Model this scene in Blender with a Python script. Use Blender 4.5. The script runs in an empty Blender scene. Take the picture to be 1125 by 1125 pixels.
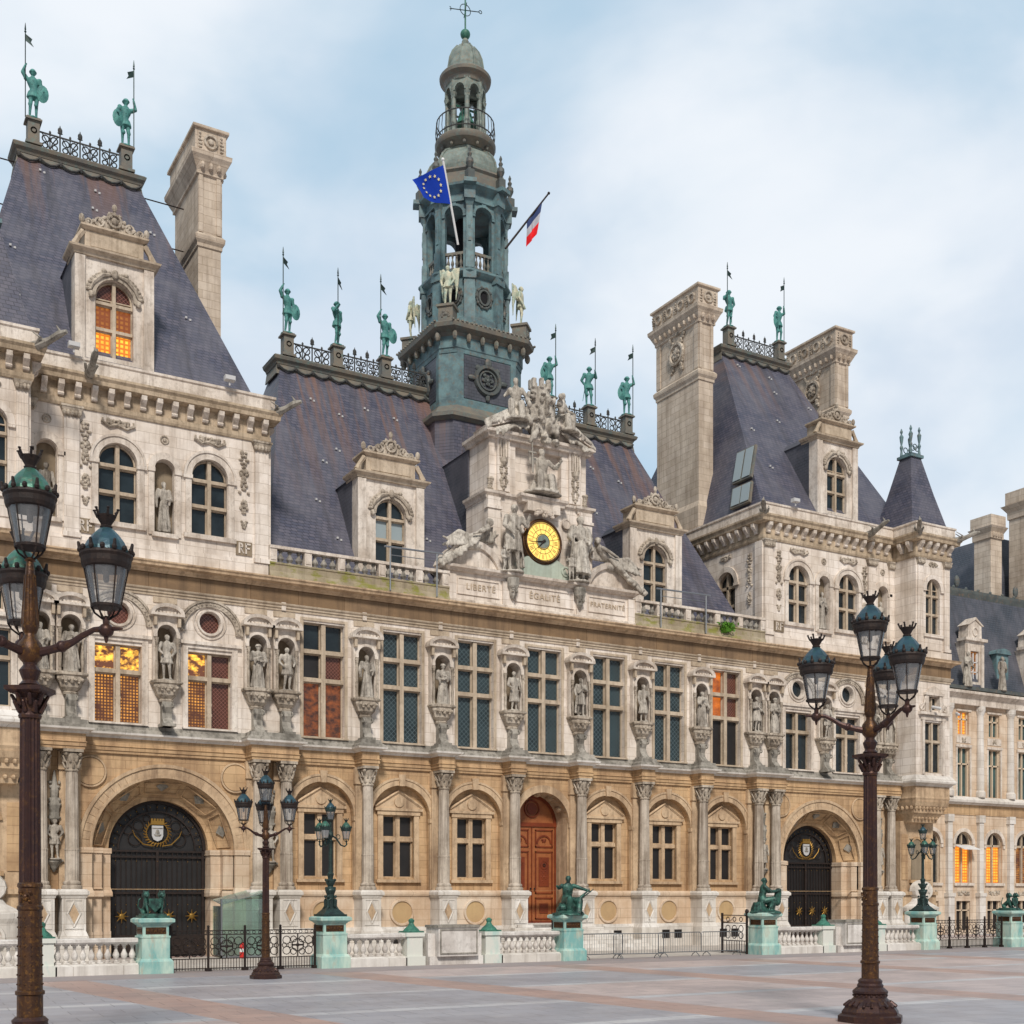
import bpy, bmesh, math, random
from mathutils import Vector, Matrix
PI = math.pi
sc = bpy.context.scene
col = sc.collection
random.seed(7)

# ---------------------------------------------------------------- mesh builder
class MB:
    """collects shapes in one bmesh; build() links them as ONE mesh object"""
    def __init__(s):
        s.bm = bmesh.new(); s.M = Matrix(); s.mi = 0
    def v(s, p): return s.bm.verts.new(s.M @ Vector(p))
    def f(s, vs):
        try:
            fc = s.bm.faces.new(vs); fc.material_index = s.mi; return fc
        except ValueError: return None
    def quad(s, a, b, c, d): s.f([s.v(a), s.v(b), s.v(c), s.v(d)])
    def box(s, x0, x1, y0, y1, z0, z1):
        V = [s.v(p) for p in ((x0,y0,z0),(x1,y0,z0),(x1,y1,z0),(x0,y1,z0),(x0,y0,z1),(x1,y0,z1),(x1,y1,z1),(x0,y1,z1))]
        for q in ((0,1,5,4),(1,2,6,5),(2,3,7,6),(3,0,4,7),(4,5,6,7),(3,2,1,0)): s.f([V[i] for i in q])
    def cbox(s, cx, cy, z0, z1, hx, hy=None, top=1.0):
        hy = hx if hy is None else hy
        s.rings([[(cx-hx,cy-hy,z0),(cx+hx,cy-hy,z0),(cx+hx,cy+hy,z0),(cx-hx,cy+hy,z0)],
                 [(cx-hx*top,cy-hy*top,z1),(cx+hx*top,cy-hy*top,z1),(cx+hx*top,cy+hy*top,z1),(cx-hx*top,cy+hy*top,z1)]])
    def rings(s, R, cap=True, closed=True):
        L = [[s.v(p) for p in r] for r in R]
        n = len(L[0])
        for a, b in zip(L, L[1:]):
            for i in range(n if closed else n-1):
                j = (i+1) % n
                s.f([a[i], a[j], b[j], b[i]])
        if cap and closed:
            s.f(list(reversed(L[0]))); s.f(L[-1])
    def prism(s, poly, y0, y1):                       # polygon in XZ, extruded along Y
        s.rings([[(x,y0,z) for x,z in poly],[(x,y1,z) for x,z in poly]])
    def prismx(s, poly, x0, x1):                      # polygon in YZ, extruded along X
        s.rings([[(x0,y,z) for y,z in poly],[(x1,y,z) for y,z in poly]])
    def lathe(s, cx, cy, prof, seg=12, a0=0.0, flute=0, fd=0.0):
        R = []
        for r, z in prof:
            ring = []
            for k in range(seg):
                a = a0 + 2*PI*k/seg
                rr = r*(1 - (fd if flute and k % 2 else 0))
                ring.append((cx+rr*math.cos(a), cy+rr*math.sin(a), z))
            R.append(ring)
        s.rings(R)
    def tube(s, pts, rad, seg=6):
        pts = [Vector(p) for p in pts]; n = len(pts)
        if not hasattr(rad, '__len__'): rad = [rad]*n
        R = []; up = None
        for i, p in enumerate(pts):
            d = (pts[min(i+1,n-1)] - pts[max(i-1,0)]).normalized()
            if up is None: up = Vector((0,0,1)) if abs(d.z) < .9 else Vector((1,0,0))
            a = d.cross(up).normalized(); b = a.cross(d).normalized(); up = b
            R.append([p + (a*math.cos(t) + b*math.sin(t))*rad[i] for t in [2*PI*k/seg for k in range(seg)]])
        s.rings(R)
    def ell(s, c, r, seg=8, rg=5, R=None):
        c = Vector(c)
        if not hasattr(r, '__len__'): r = (r,r,r)
        L = []
        for i in range(rg+1):
            t = PI*(.04 + .92*i/rg)
            L.append([c + ((R @ Vector((r[0]*math.sin(t)*math.cos(a), r[1]*math.sin(t)*math.sin(a), -r[2]*math.cos(t)))) if R else
                     Vector((r[0]*math.sin(t)*math.cos(a), r[1]*math.sin(t)*math.sin(a), -r[2]*math.cos(t)))) for a in [2*PI*k/seg for k in range(seg)]])
        s.rings(L)
    def cone(s, a, b, ra, rb, seg=9):                # round cone (limb)
        a = Vector(a); b = Vector(b); d = (b-a)
        l = d.length or 1e-4; d /= l
        s.tube([a-d*ra*.85, a-d*ra*.45, a, b, b+d*rb*.45, b+d*rb*.85], [ra*.45, ra*.86, ra, rb, rb*.86, rb*.45], seg)
    def ring(s, c, r, t, seg=20, axis='y', a0=0, a1=2*PI, ts=5):
        pts = []
        n = max(3, int(seg*(a1-a0)/(2*PI)))
        for k in range(n+1):
            a = a0+(a1-a0)*k/n
            x, z = r*math.cos(a), r*math.sin(a)
            pts.append((c[0]+x, c[1], c[2]+z) if axis=='y' else (c[0]+x, c[1]+z, c[2]) if axis=='z' else (c[0], c[1]+x, c[2]+z))
        s.tube(pts, t, ts)
    def archband(s, cx, cz, r0, r1, y0, y1, a0=0, a1=PI, seg=16):
        R = []
        for k in range(seg+1):
            a = a0+(a1-a0)*k/seg; c, n = math.cos(a), math.sin(a)
            R.append([(cx+r0*c,y0,cz+r0*n),(cx+r1*c,y0,cz+r1*n),(cx+r1*c,y1,cz+r1*n),(cx+r0*c,y1,cz+r0*n)])
        s.rings(R)
    def disc(s, cx, cz, r, y0, y1, seg=20, rx=None):
        rx = rx or r
        s.prism([(cx+rx*math.cos(2*PI*k/seg), cz+r*math.sin(2*PI*k/seg)) for k in range(seg)], y0, y1)
    def sweep(s, path, prof):                         # moulding: plan path, profile (out, z) closed polygon; out is to the right of travel
        n = len(path); P = [Vector((p[0],p[1])) for p in path]; R = []
        for i in range(n):
            if 0 < i < n-1:
                d0 = (P[i]-P[i-1]).normalized(); d1 = (P[i+1]-P[i]).normalized()
                n0 = Vector((d0.y,-d0.x)); n1 = Vector((d1.y,-d1.x)); m = n0+n1
                m = m / max(.3, m.dot(n0))
            else:
                d = (P[1]-P[0] if i == 0 else P[-1]-P[-2]).normalized(); m = Vector((d.y,-d.x))
            R.append([(P[i].x+m.x*o, P[i].y+m.y*o, z) for o, z in prof])
        s.rings(R)
    def wall(s, x0, x1, z0, z1, y, holes, depth=.3):  # sheet at y with real openings and their reveals
        bm = s.bm
        def loop(pts):
            vs = [s.v((p[0], y, p[1])) for p in pts]
            return vs, [bm.edges.new((vs[i], vs[(i+1) % len(vs)])) for i in range(len(vs))]
        _, E = loop([(x0,z0),(x1,z0),(x1,z1),(x0,z1)])
        for h in holes: E += loop(h)[1]
        r = bmesh.ops.triangle_fill(bm, edges=E, use_beauty=True, use_dissolve=False)
        for g in r['geom']:
            if isinstance(g, bmesh.types.BMFace): g.material_index = s.mi
        for h in holes:
            d = depth
            s.rings([[(p[0], y, p[1]) for p in h], [(p[0], y+d, p[1]) for p in h]], cap=False)
    def build(s, name, mat, parent=None, loc=None, smooth=None, recalc=True):
        bm = s.bm
        if recalc: bmesh.ops.recalc_face_normals(bm, faces=bm.faces)
        me = bpy.data.meshes.new(name); bm.to_mesh(me); bm.free()
        for m in (mat if isinstance(mat, (list,tuple)) else [mat]): me.materials.append(m)
        o = bpy.data.objects.new(name, me); col.objects.link(o)
        if parent is not None: o.parent = parent
        if loc is not None: o.location = loc
        if smooth: shade(me, smooth)
        return o

def shade(me, ang=40):
    me.polygons.foreach_set('use_smooth', [True]*len(me.polygons))
    try: me.set_sharp_from_angle(angle=math.radians(ang))
    except Exception: pass
    me.update()

def tag(o, label=None, cat=None, group=None, kind=None):
    if label: o['label'] = label
    if cat: o['category'] = cat
    if group: o['group'] = group
    if kind: o['kind'] = kind
    return o
def thing(name, label, cat, loc=(0,0,0), rz=0, group=None, scale=1):
    o = bpy.data.objects.new(name, None); col.objects.link(o)
    o.location = loc; o.rotation_euler = (0,0,rz); o.scale = (scale,)*3; o.empty_display_size = .3
    return tag(o, label, cat, group)
def clusters(me, gap=.02):
    n = len(me.vertices); par = list(range(n))
    def fd(a):
        while par[a] != a: par[a] = par[par[a]]; a = par[a]
        return a
    for e in me.edges:
        a, b = fd(e.vertices[0]), fd(e.vertices[1])
        if a != b: par[a] = b
    bb = {}
    for i, v in enumerate(me.vertices):
        q = bb.setdefault(fd(i), [list(v.co), list(v.co), [fd(i)]])
        for k in range(3): q[0][k] = min(q[0][k], v.co[k]); q[1][k] = max(q[1][k], v.co[k])
    B = list(bb.values()); ch = True
    while ch:
        ch = False; out = []
        while B:
            a = B.pop(); i = 0
            while i < len(B):
                b = B[i]
                if all(a[0][k]-gap <= b[1][k] and b[0][k]-gap <= a[1][k] for k in range(3)):
                    a = [[min(a[0][k],b[0][k]) for k in range(3)], [max(a[1][k],b[1][k]) for k in range(3)], a[2]+b[2]]; B.pop(i); i = 0; ch = True
                else: i += 1
            out.append(a)
        B = out
    return [set(b[2]) for b in B], [fd(i) for i in range(n)]
def split_parts(names):
    """pieces of one kind that stand apart become parts of their own"""
    for o in [o for o in bpy.data.objects if o.type == 'MESH' and o.name.split('.')[0] in names]:
        cl, root = clusters(o.data)
        if len(cl) < 2: continue
        src = o.data; nm = names[o.name.split('.')[0]] or o.name.split('.')[0]
        for i, c in enumerate(cl):
            bm = bmesh.new(); bm.from_mesh(src); bm.verts.ensure_lookup_table()
            bmesh.ops.delete(bm, geom=[bm.verts[k] for k in range(len(root)) if root[k] not in c], context='VERTS')
            me = bpy.data.meshes.new(nm); bm.to_mesh(me); bm.free()
            for m_ in src.materials: me.materials.append(m_)
            if i == 0: o.data = me; o.name = nm
            else:
                q = bpy.data.objects.new(nm, me); col.objects.link(q); q.parent = o.parent; q.location = o.location; q.rotation_euler = o.rotation_euler; q.scale = o.scale
def dup(o, label=None, loc=None, rz=None, parent=None, scale=None):
    c = o.copy(); col.objects.link(c)
    if parent is not None: c.parent = parent
    for ch in list(o.children): dup(ch, parent=c)
    if label: c['label'] = label
    if loc is not None: c.location = loc
    if rz is not None: c.rotation_euler = (0,0,rz)
    if scale: c.scale = (scale,)*3 if not hasattr(scale,'__len__') else scale
    return c
def arch(cx, z0, zs, r, seg=14):                      # arched outline: rectangle with a round head
    return [(cx-r,z0),(cx+r,z0)] + [(cx+r*math.cos(PI*k/seg), zs+r*math.sin(PI*k/seg)) for k in range(seg+1)]
def rect(x0, x1, z0, z1): return [(x0,z0),(x1,z0),(x1,z1),(x0,z1)]
def circ(cx, cz, r, seg=20): return [(cx+r*math.cos(2*PI*k/seg), cz+r*math.sin(2*PI*k/seg)) for k in range(seg)]

def voxel(mb, size, smooth_it=2):                     # weld overlapping shapes into one continuous skin
    bmesh.ops.recalc_face_normals(mb.bm, faces=mb.bm.faces)
    me = bpy.data.meshes.new('tmp'); mb.bm.to_mesh(me); mb.bm.free()
    o = bpy.data.objects.new('tmp', me); col.objects.link(o)
    m = o.modifiers.new('r', 'REMESH'); m.mode = 'VOXEL'; m.voxel_size = size; m.use_smooth_shade = True
    if smooth_it:
        k = o.modifiers.new('s', 'SMOOTH'); k.factor = .5; k.iterations = smooth_it
    dg = bpy.context.evaluated_depsgraph_get(); dg.update()
    out = bpy.data.meshes.new_from_object(o.evaluated_get(dg))
    bpy.data.objects.remove(o); bpy.data.meshes.remove(me)
    out.polygons.foreach_set('use_smooth', [True]*len(out.polygons))
    return out
def meshobj(name, me, mat, parent=None, loc=None):
    me.materials.clear(); me.materials.append(mat); me.name = name
    o = bpy.data.objects.new(name, me); col.objects.link(o)
    if parent is not None: o.parent = parent
    if loc is not None: o.location = loc
    return o

# ---------------------------------------------------------------- materials
class NT:
    def __init__(s, name):
        s.m = bpy.data.materials.new(name); s.m.use_nodes = True
        s.t = s.m.node_tree; s.n = s.t.nodes; s.l = s.t.links
        s.b = s.n['Principled BSDF']
    def new(s, t, **k):
        n = s.n.new(t)
        for a, v in k.items(): setattr(n, a, v)
        return n
    def set(s, n, **k):
        for a, v in k.items(): n.inputs[a.replace('_',' ')].default_value = v
        return n
    def link(s, a, b): s.l.new(a, b)
    def pos(s, sx=1, sy=1, sz=1, fold=False):
        g = s.new('ShaderNodeNewGeometry'); src = g.outputs['Position']
        if fold:                                      # (x+y, z): block courses run round corners
            sp = s.new('ShaderNodeSeparateXYZ'); s.link(src, sp.inputs[0])
            ad = s.new('ShaderNodeMath', operation='ADD'); s.link(sp.outputs[0], ad.inputs[0]); s.link(sp.outputs[1], ad.inputs[1])
            cb = s.new('ShaderNodeCombineXYZ'); s.link(ad.outputs[0], cb.inputs[0]); s.link(sp.outputs[2], cb.inputs[1]); src = cb.outputs[0]
        mp = s.new('ShaderNodeMapping'); mp.inputs['Scale'].default_value = (sx,sy,sz); s.link(src, mp.inputs[0])
        return mp.outputs[0]
    def noise(s, vec, scale, detail=4, rough=.55):
        n = s.new('ShaderNodeTexNoise'); n.inputs['Scale'].default_value = scale; n.inputs['Detail'].default_value = detail
        n.inputs['Roughness'].default_value = rough; s.link(vec, n.inputs['Vector']); return n.outputs['Fac']
    def ramp(s, fac, stops):
        r = s.new('ShaderNodeValToRGB'); s.link(fac, r.inputs[0]); e = r.color_ramp.elements
        while len(e) < len(stops): e.new(.5)
        for i, (p, c) in enumerate(stops): e[i].position = p; e[i].color = (*c,1) if hasattr(c,'__len__') else (c,c,c,1)
        return r.outputs[0]
    def mix(s, a, b, fac, mode='MIX'):
        n = s.new('ShaderNodeMix', data_type='RGBA', blend_type=mode)
        for val, i in ((fac,0),(a,6),(b,7)):
            if isinstance(val, (int,float)): n.inputs[i].default_value = val
            elif isinstance(val, (tuple,list)): n.inputs[i].default_value = (*val,1)
            else: s.link(val, n.inputs[i])
        return n.outputs[2]
    def bump(s, h, strength=.3, dist=.05):
        n = s.new('ShaderNodeBump'); n.inputs['Strength'].default_value = strength; n.inputs['Distance'].default_value = dist
        s.link(h, n.inputs['Height']); s.link(n.outputs[0], s.b.inputs['Normal'])
    def fin(s, c, rough=.8, metal=0, spec=.3):
        if isinstance(c, (tuple,list)): s.b.inputs['Base Color'].default_value = (*c,1)
        else: s.link(c, s.b.inputs['Base Color'])
        s.b.inputs['Roughness'].default_value = rough; s.b.inputs['Metallic'].default_value = metal
        s.b.inputs['Specular IOR Level'].default_value = spec
        return s.m

def stone(name, c1, c2, dirt, w=1.1, h=.42, dirt_amt=.6, joints=True, moss=None, streak=1.0, carve=0, jf=.85, speck=0, fold=0):
    t = NT(name)
    base = t.mix(c1, c2, t.ramp(t.noise(t.pos(), .45, 5, .6), [(.35,0),(.65,1)]))
    if joints:
        br = t.new('ShaderNodeTexBrick'); br.offset = .5
        t.link(t.pos(fold=True), br.inputs['Vector'])
        t.set(br, Scale=1.0, Mortar_Size=.014, Mortar_Smooth=.2, Brick_Width=w, Row_Height=h, Bias=0.0)
        br.inputs['Color1'].default_value = (1,1,1,1); br.inputs['Color2'].default_value = (.80,.77,.72,1); br.inputs['Mortar'].default_value = (.42,.36,.30,1)
        base = t.mix(base, br.outputs['Color'], jf, 'MULTIPLY')
    # rain streaks run down the face, grime in broad patches
    st = t.ramp(t.noise(t.pos(3.2,3.2,.22), 1.0, 5, .65), [(.47,0),(.72,1)])
    pt = t.ramp(t.noise(t.pos(), .9, 6, .7), [(.45,0),(.75,1)])
    m1 = t.new('ShaderNodeMath', operation='MULTIPLY'); t.link(st, m1.inputs[0]); m1.inputs[1].default_value = dirt_amt*streak
    base = t.mix(base, dirt, m1.outputs[0])
    m2 = t.new('ShaderNodeMath', operation='MULTIPLY'); t.link(pt, m2.inputs[0]); m2.inputs[1].default_value = dirt_amt*.7
    base = t.mix(base, dirt, m2.outputs[0])
    if speck:
        m3 = t.new('ShaderNodeMath', operation='MULTIPLY'); t.link(t.ramp(t.noise(t.pos(1,1,.8), 5.5, 5, .75), [(.50,0),(.66,1)]), m3.inputs[0]); m3.inputs[1].default_value = speck
        base = t.mix(base, tuple(d*.6 for d in dirt), m3.outputs[0])
    if moss: base = t.mix(base, moss, t.ramp(t.noise(t.pos(1,1,2), 1.3, 5, .7), [(.5,0),(.62,.85)]))
    hgt = t.noise(t.pos(), 14 if carve else 9, 6, .75)
    if carve:
        vo = t.new('ShaderNodeTexVoronoi'); vo.inputs['Scale'].default_value = carve; t.link(t.pos(), vo.inputs['Vector'])
        t.bump(vo.outputs['Distance'], .7, .08)
        base = t.mix(base, tuple(d*.55 for d in dirt), t.ramp(t.noise(t.pos(), 5, 3, .6), [(.5,0),(.7,.6)]))
    elif fold: t.bump(t.noise(t.pos(11,11,2.2), 1, 5, .7), .9, .10)
    else: t.bump(hgt, .4, .04)
    return t.fin(base, .85, 0, .2)

CREAM1, CREAM2 = (.72,.63,.51), (.62,.53,.42)
M = {}
M['pale'] = stone('pale_limestone', (.86,.79,.72), (.76,.67,.58), (.30,.235,.18), 1.15, .45, .55, jf=.55)
M['trim'] = stone('pale_trim', (.80,.73,.65), (.65,.56,.47), (.24,.185,.14), joints=False, dirt_amt=.65, speck=.35)
M['tan'] = stone('tan_limestone', (.65,.455,.265), (.50,.335,.195), (.22,.135,.08), 1.0, .36, .7, jf=.6)
M['tantrim'] = stone('tan_trim', (.65,.49,.325), (.52,.37,.235), (.20,.13,.085), joints=False, dirt_amt=.75, speck=.3)
M['warmtrim'] = stone('warm_trim', (.58,.47,.34), (.46,.36,.25), (.17,.125,.085), joints=False, dirt_amt=.8, speck=.4)
M['verd_stone'] = stone('copper_stained_stone', (.50,.55,.46), (.40,.47,.40), (.24,.24,.19), joints=False, dirt_amt=.5)
M['brown'] = stone('brown_frieze', (.29,.195,.115), (.23,.155,.095), (.11,.075,.05), 2.2, .9, .7)
M['dado'] = stone('dado_stone', (.73,.62,.50), (.64,.475,.33), (.34,.22,.14), 1.5, .5, .5, jf=.6)
M['ochre'] = stone('ochre_disc', (.54,.38,.20), (.46,.31,.17), (.35,.23,.12), joints=False, dirt_amt=.4)
M['white'] = stone('white_plinth', (.80,.77,.73), (.68,.64,.59), (.34,.30,.26), 1.6, .5, .55, jf=.6)
M['column'] = stone('column_stone', (.60,.53,.45), (.48,.41,.33), (.17,.13,.10), joints=False, dirt_amt=.8, streak=1.3, speck=.25)
M['carved'] = stone('carved_stone', (.60,.53,.44), (.44,.37,.29), (.13,.10,.075), joints=False, dirt_amt=.85, speck=.7)
M['grey'] = stone('weathered_ledge', (.42,.39,.34), (.28,.26,.225), (.10,.09,.075), joints=False, dirt_amt=.95, speck=.5)
M['moss'] = stone('mossy_ledge', (.42,.36,.26), (.34,.28,.19), (.16,.13,.08), joints=False, moss=(.22,.22,.04))
M['statue'] = stone('statue_stone', (.64,.59,.51), (.46,.41,.35), (.12,.10,.08), joints=False, dirt_amt=.9, streak=1.3, speck=.6, fold=1)
M['chimney'] = stone('chimney_stone', (.68,.585,.48), (.54,.45,.36), (.24,.185,.14), .95, .40, .55, jf=.65)
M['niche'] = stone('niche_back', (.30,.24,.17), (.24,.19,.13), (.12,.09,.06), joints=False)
M['statue_pale'] = stone('pale_statue_stone', (.70,.65,.57), (.52,.47,.40), (.15,.125,.10), joints=False, dirt_amt=.75, streak=1.3, speck=.6, fold=1)
M['marble'] = stone('balustrade_stone', (.78,.75,.71), (.62,.58,.54), (.28,.24,.21), joints=False, dirt_amt=.6, speck=.3)

def slate(name, c1, c2, rust=True, rl=24, rh=37):
    t = NT(name)
    br = t.new('ShaderNodeTexBrick'); t.link(t.pos(fold=True), br.inputs['Vector'])
    t.set(br, Scale=1.0, Mortar_Size=.02, Mortar_Smooth=.4, Brick_Width=.30, Row_Height=.17, Bias=0.0)
    br.inputs['Color1'].default_value = (*c1,1); br.inputs['Color2'].default_value = (*c2,1); br.inputs['Mortar'].default_value = (c1[0]*.45,c1[1]*.45,c1[2]*.45,1)
    base = t.mix(br.outputs['Color'], (.16,.155,.18), t.ramp(t.noise(t.pos(), .5, 6, .7), [(.4,0),(.75,.75)]))
    base = t.mix(base, (.05,.047,.055), t.ramp(t.noise(t.pos(2.5,.2,.15), 1, 4, .6), [(.5,0),(.75,.7)]))
    if rust:
        sp = t.new('ShaderNodeSeparateXYZ'); g = t.new('ShaderNodeNewGeometry'); t.link(g.outputs['Position'], sp.inputs[0])
        mr = t.new('ShaderNodeMapRange'); t.link(sp.outputs[2], mr.inputs[0])
        mr.inputs[1].default_value = rl; mr.inputs[2].default_value = rh; mr.inputs[3].default_value = 0; mr.inputs[4].default_value = .75
        st = t.ramp(t.noise(t.pos(1.5,.1,.045), 1, 4, .65), [(.50,0),(.60,1)])
        mm = t.new('ShaderNodeMath', operation='MULTIPLY'); t.link(st, mm.inputs[0]); t.link(mr.outputs[0], mm.inputs[1])
        base = t.mix(base, (.23,.115,.065), mm.outputs[0])
    t.bump(br.outputs['Fac'], -.4, .03)
    return t.fin(base, .5, 0, .45)
M['slate'] = slate('slate', (.062,.067,.105), (.118,.112,.148), True, 21, 32)
M['slate_high'] = slate('slate_pavilion', (.062,.067,.105), (.118,.112,.148), True, 31.5, 39.5)
M['slate_far'] = slate('slate_wing', (.055,.065,.085), (.07,.078,.095), False)

def patina(name, c1, c2, c3, sc_=2.0, rough=.6, metal=0.0, lo=.4, hi=.65, obj=False, bs=8, run=1):
    t = NT(name)
    v = t.pos(1,1,run)
    if obj:
        tc = t.new('ShaderNodeTexCoord'); v = tc.outputs['Object']
    b = t.mix(c1, c2, t.ramp(t.noise(v, sc_, 5, .65), [(lo,0),(hi,1)]))
    b = t.mix(b, c3, t.ramp(t.noise(v, sc_*3.1, 5, .7), [(.52,0),(.70,.8)]))
    t.bump(t.noise(v, sc_*bs, 4, .6), .25, .02)
    return t.fin(b, rough, metal, .4)
M['lead'] = patina('tower_lead', (.145,.245,.26), (.075,.115,.13), (.17,.135,.10), 1.3)
M['lead_dark'] = patina('tower_lead_dark', (.10,.115,.11), (.07,.08,.08), (.20,.13,.085), 1.6)
M['dome'] = patina('dome_lead', (.23,.28,.25), (.12,.15,.135), (.27,.18,.11), 2.2)
M['lead_warm'] = patina('ledge_lead', (.20,.17,.13), (.13,.13,.12), (.14,.22,.20), 1.4)
M['verdigris'] = patina('verdigris_copper', (.095,.31,.275), (.045,.16,.16), (.025,.06,.06), 4.0, .65, obj=True)
M['winged'] = patina('pale_winged', (.62,.58,.42), (.34,.44,.36), (.14,.16,.12), 2.6, .7)
M['bronze'] = patina('green_bronze', (.040,.125,.098), (.018,.035,.032), (.085,.20,.155), 4.2, .5, .3, .42, .6, obj=True)
M['bronze_dark'] = patina('dark_bronze', (.022,.035,.034), (.03,.06,.055), (.05,.10,.085), 5, .45, .4, obj=True)
M['bronze_cap'] = patina('green_cap', (.045,.19,.13), (.025,.10,.075), (.11,.28,.21), 6, .5)
M['iron'] = patina('red_brown_iron', (.045,.024,.023), (.065,.030,.024), (.13,.062,.022), 4, .42, .45, .4,.7, obj=True, bs=5)
M['iron_gold'] = patina('worn_gilt_iron', (.055,.028,.018), (.10,.045,.018), (.24,.115,.025), 6, .42, .5, obj=True)
M['iron_black'] = patina('black_iron', (.018,.013,.012), (.032,.020,.016), (.05,.03,.022), 6, .6, .2)
M['roof_crest'] = patina('roof_crest_iron', (.035,.035,.035), (.055,.05,.045), (.05,.085,.08), 3, .6)
M['lamp_roof'] = patina('lantern_roof', (.035,.085,.115), (.022,.045,.06), (.035,.11,.09), 3.5, .35, .3, obj=True)
M['lamp_roof_green'] = patina('lantern_roof_green', (.05,.17,.12), (.03,.08,.07), (.14,.10,.06), 3.5, .4, .3, obj=True)
M['green_ped'] = patina('verdigris_pedestal', (.50,.64,.55), (.20,.42,.40), (.46,.42,.33), 1.9, .75, lo=.38, hi=.62, run=.35)
M['green_post'] = patina('stained_post', (.66,.67,.61), (.40,.58,.53), (.72,.69,.64), 1.6, .75, lo=.48, hi=.68, run=.3)
M['wood'] = patina('varnished_wood', (.34,.12,.042), (.27,.085,.028), (.20,.05,.016), 2.0, .45)
M['wood_dark'] = patina('wood_moulding', (.20,.04,.012), (.15,.03,.012), (.11,.03,.012), 2.0, .45)
M['galv'] = NT('galvanised_steel').fin((.30,.32,.34), .4, .8)
M['galv_pale'] = NT('pale_zinc').fin((.50,.50,.50), .5)
M['gold'] = NT('gilding').fin((.34,.20,.05), .5, .7)
M['timber'] = NT('window_timber').fin((.62,.50,.37), .6)
M['mullion'] = stone('mullion_stone', (.60,.50,.385), (.48,.39,.285), (.20,.145,.10), joints=False, dirt_amt=.6, speck=.3)
M['inscription'] = NT('cut_letters').fin((.46,.37,.27), .9)
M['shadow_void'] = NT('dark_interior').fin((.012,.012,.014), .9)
M['plant'] = NT('leaf_green').fin((.09,.24,.02), .6)
M['red'] = NT('red_enamel').fin((.55,.03,.025), .35)
M['whitem'] = NT('white_enamel').fin((.75,.75,.74), .4)
M['camera'] = NT('camera_housing').fin((.55,.55,.55), .4)

def glass(name, tint, lattice=0, rough=.12, warm=0):
    t = NT(name); v = t.pos(fold=True)
    b = t.mix(tint, tuple(c*.45 for c in tint), t.ramp(t.noise(t.pos(), 1.1, 3, .6), [(.4,0),(.7,1)]))
    if lattice:
        mp = t.new('ShaderNodeMapping'); mp.inputs['Rotation'].default_value = (0,0,PI/4); mp.inputs['Scale'].default_value = (1/lattice,)*3; t.link(v, mp.inputs[0])
        br = t.new('ShaderNodeTexBrick'); br.offset = 0; t.link(mp.outputs[0], br.inputs['Vector'])
        t.set(br, Scale=1.0, Mortar_Size=.07, Brick_Width=1.0, Row_Height=1.0)
        b = t.mix(b, tuple(min(1,c*2.2+.03) for c in tint), br.outputs['Fac'])
        t.bump(t.noise(v, 9, 2), .12, .02)
    else: t.bump(t.noise(t.pos(), 1.6, 2), .08, .05)
    return t.fin(b, rough, 0, .6)
M['glass'] = glass('dark_glass', (.020,.030,.036))
M['glass_lat'] = glass('leaded_glass', (.028,.046,.052), .17, .22)
M['glass_brown'] = glass('brown_glass', (.10,.035,.022), .12, .2)
M['glass_black'] = glass('black_glass', (.014,.012,.012), 0, .5)
M['glass_curtain'] = NT('white_blind').fin((.30,.36,.38), .35)
M['glass_teal'] = glass('teal_glass', (.06,.12,.12), 0, .2)
def litglass(name, c, strength, sx=3.0, lo=.45, hi=.7, dark=(.04,.012,.006), cell=0):
    t = NT(name)
    n = t.ramp(t.noise(t.pos(sx,sx,sx*1.4), 1.0, 4, .6), [(lo,0),(hi,1)])
    if cell:
        br = t.new('ShaderNodeTexBrick'); br.offset = 0; t.link(t.pos(fold=True), br.inputs['Vector'])
        t.set(br, Scale=1.0, Mortar_Size=cell*.28, Mortar_Smooth=.5, Brick_Width=cell, Row_Height=cell)
        inv = t.new('ShaderNodeMath', operation='SUBTRACT'); inv.inputs[0].default_value = 1; t.link(br.outputs['Fac'], inv.inputs[1])
        mm = t.new('ShaderNodeMath', operation='MULTIPLY'); t.link(n, mm.inputs[0]); t.link(inv.outputs[0], mm.inputs[1]); n = mm.outputs[0]
    e = t.mix(dark, c, n)
    t.link(e, t.b.inputs['Emission Color']); t.b.inputs['Emission Strength'].default_value = strength
    return t.fin((.06,.03,.02), .2, 0, .5)
M['lit'] = litglass('lit_window_amber', (1.0,.56,.05), 1.5, 1.3, .25, .60, (.55,.14,.01), .2)
M['lit_dim'] = litglass('lit_window_dim', (1.0,.42,.06), 1.2, 1.6, .34, .74, (.05,.015,.008), .13)
M['lit_chand'] = litglass('lit_window_chandelier', (1.0,.50,.06), 2.2, 2.6, .46, .66, (.06,.02,.01))
M['lit_stain'] = litglass('lit_window_stained', (.80,.20,.04), .36, 2.6, .40, .70, (.03,.014,.02))
M['lit_red'] = litglass('lit_window_red', (1.0,.24,.015), .9, 1.3, .35, .75, (.22,.04,.01))
M['lit_amber_low'] = litglass('lit_window_low', (.85,.36,.045), .9, 1.5, .35, .8, (.25,.06,.012), .2)
M['clockface'] = NT('lit_clock_face')
_t = M['clockface']; _t.b.inputs['Emission Color'].default_value = (1,.66,.16,1); _t.b.inputs['Emission Strength'].default_value = .75; M['clockface'] = _t.fin((.75,.5,.12), .5)

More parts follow.
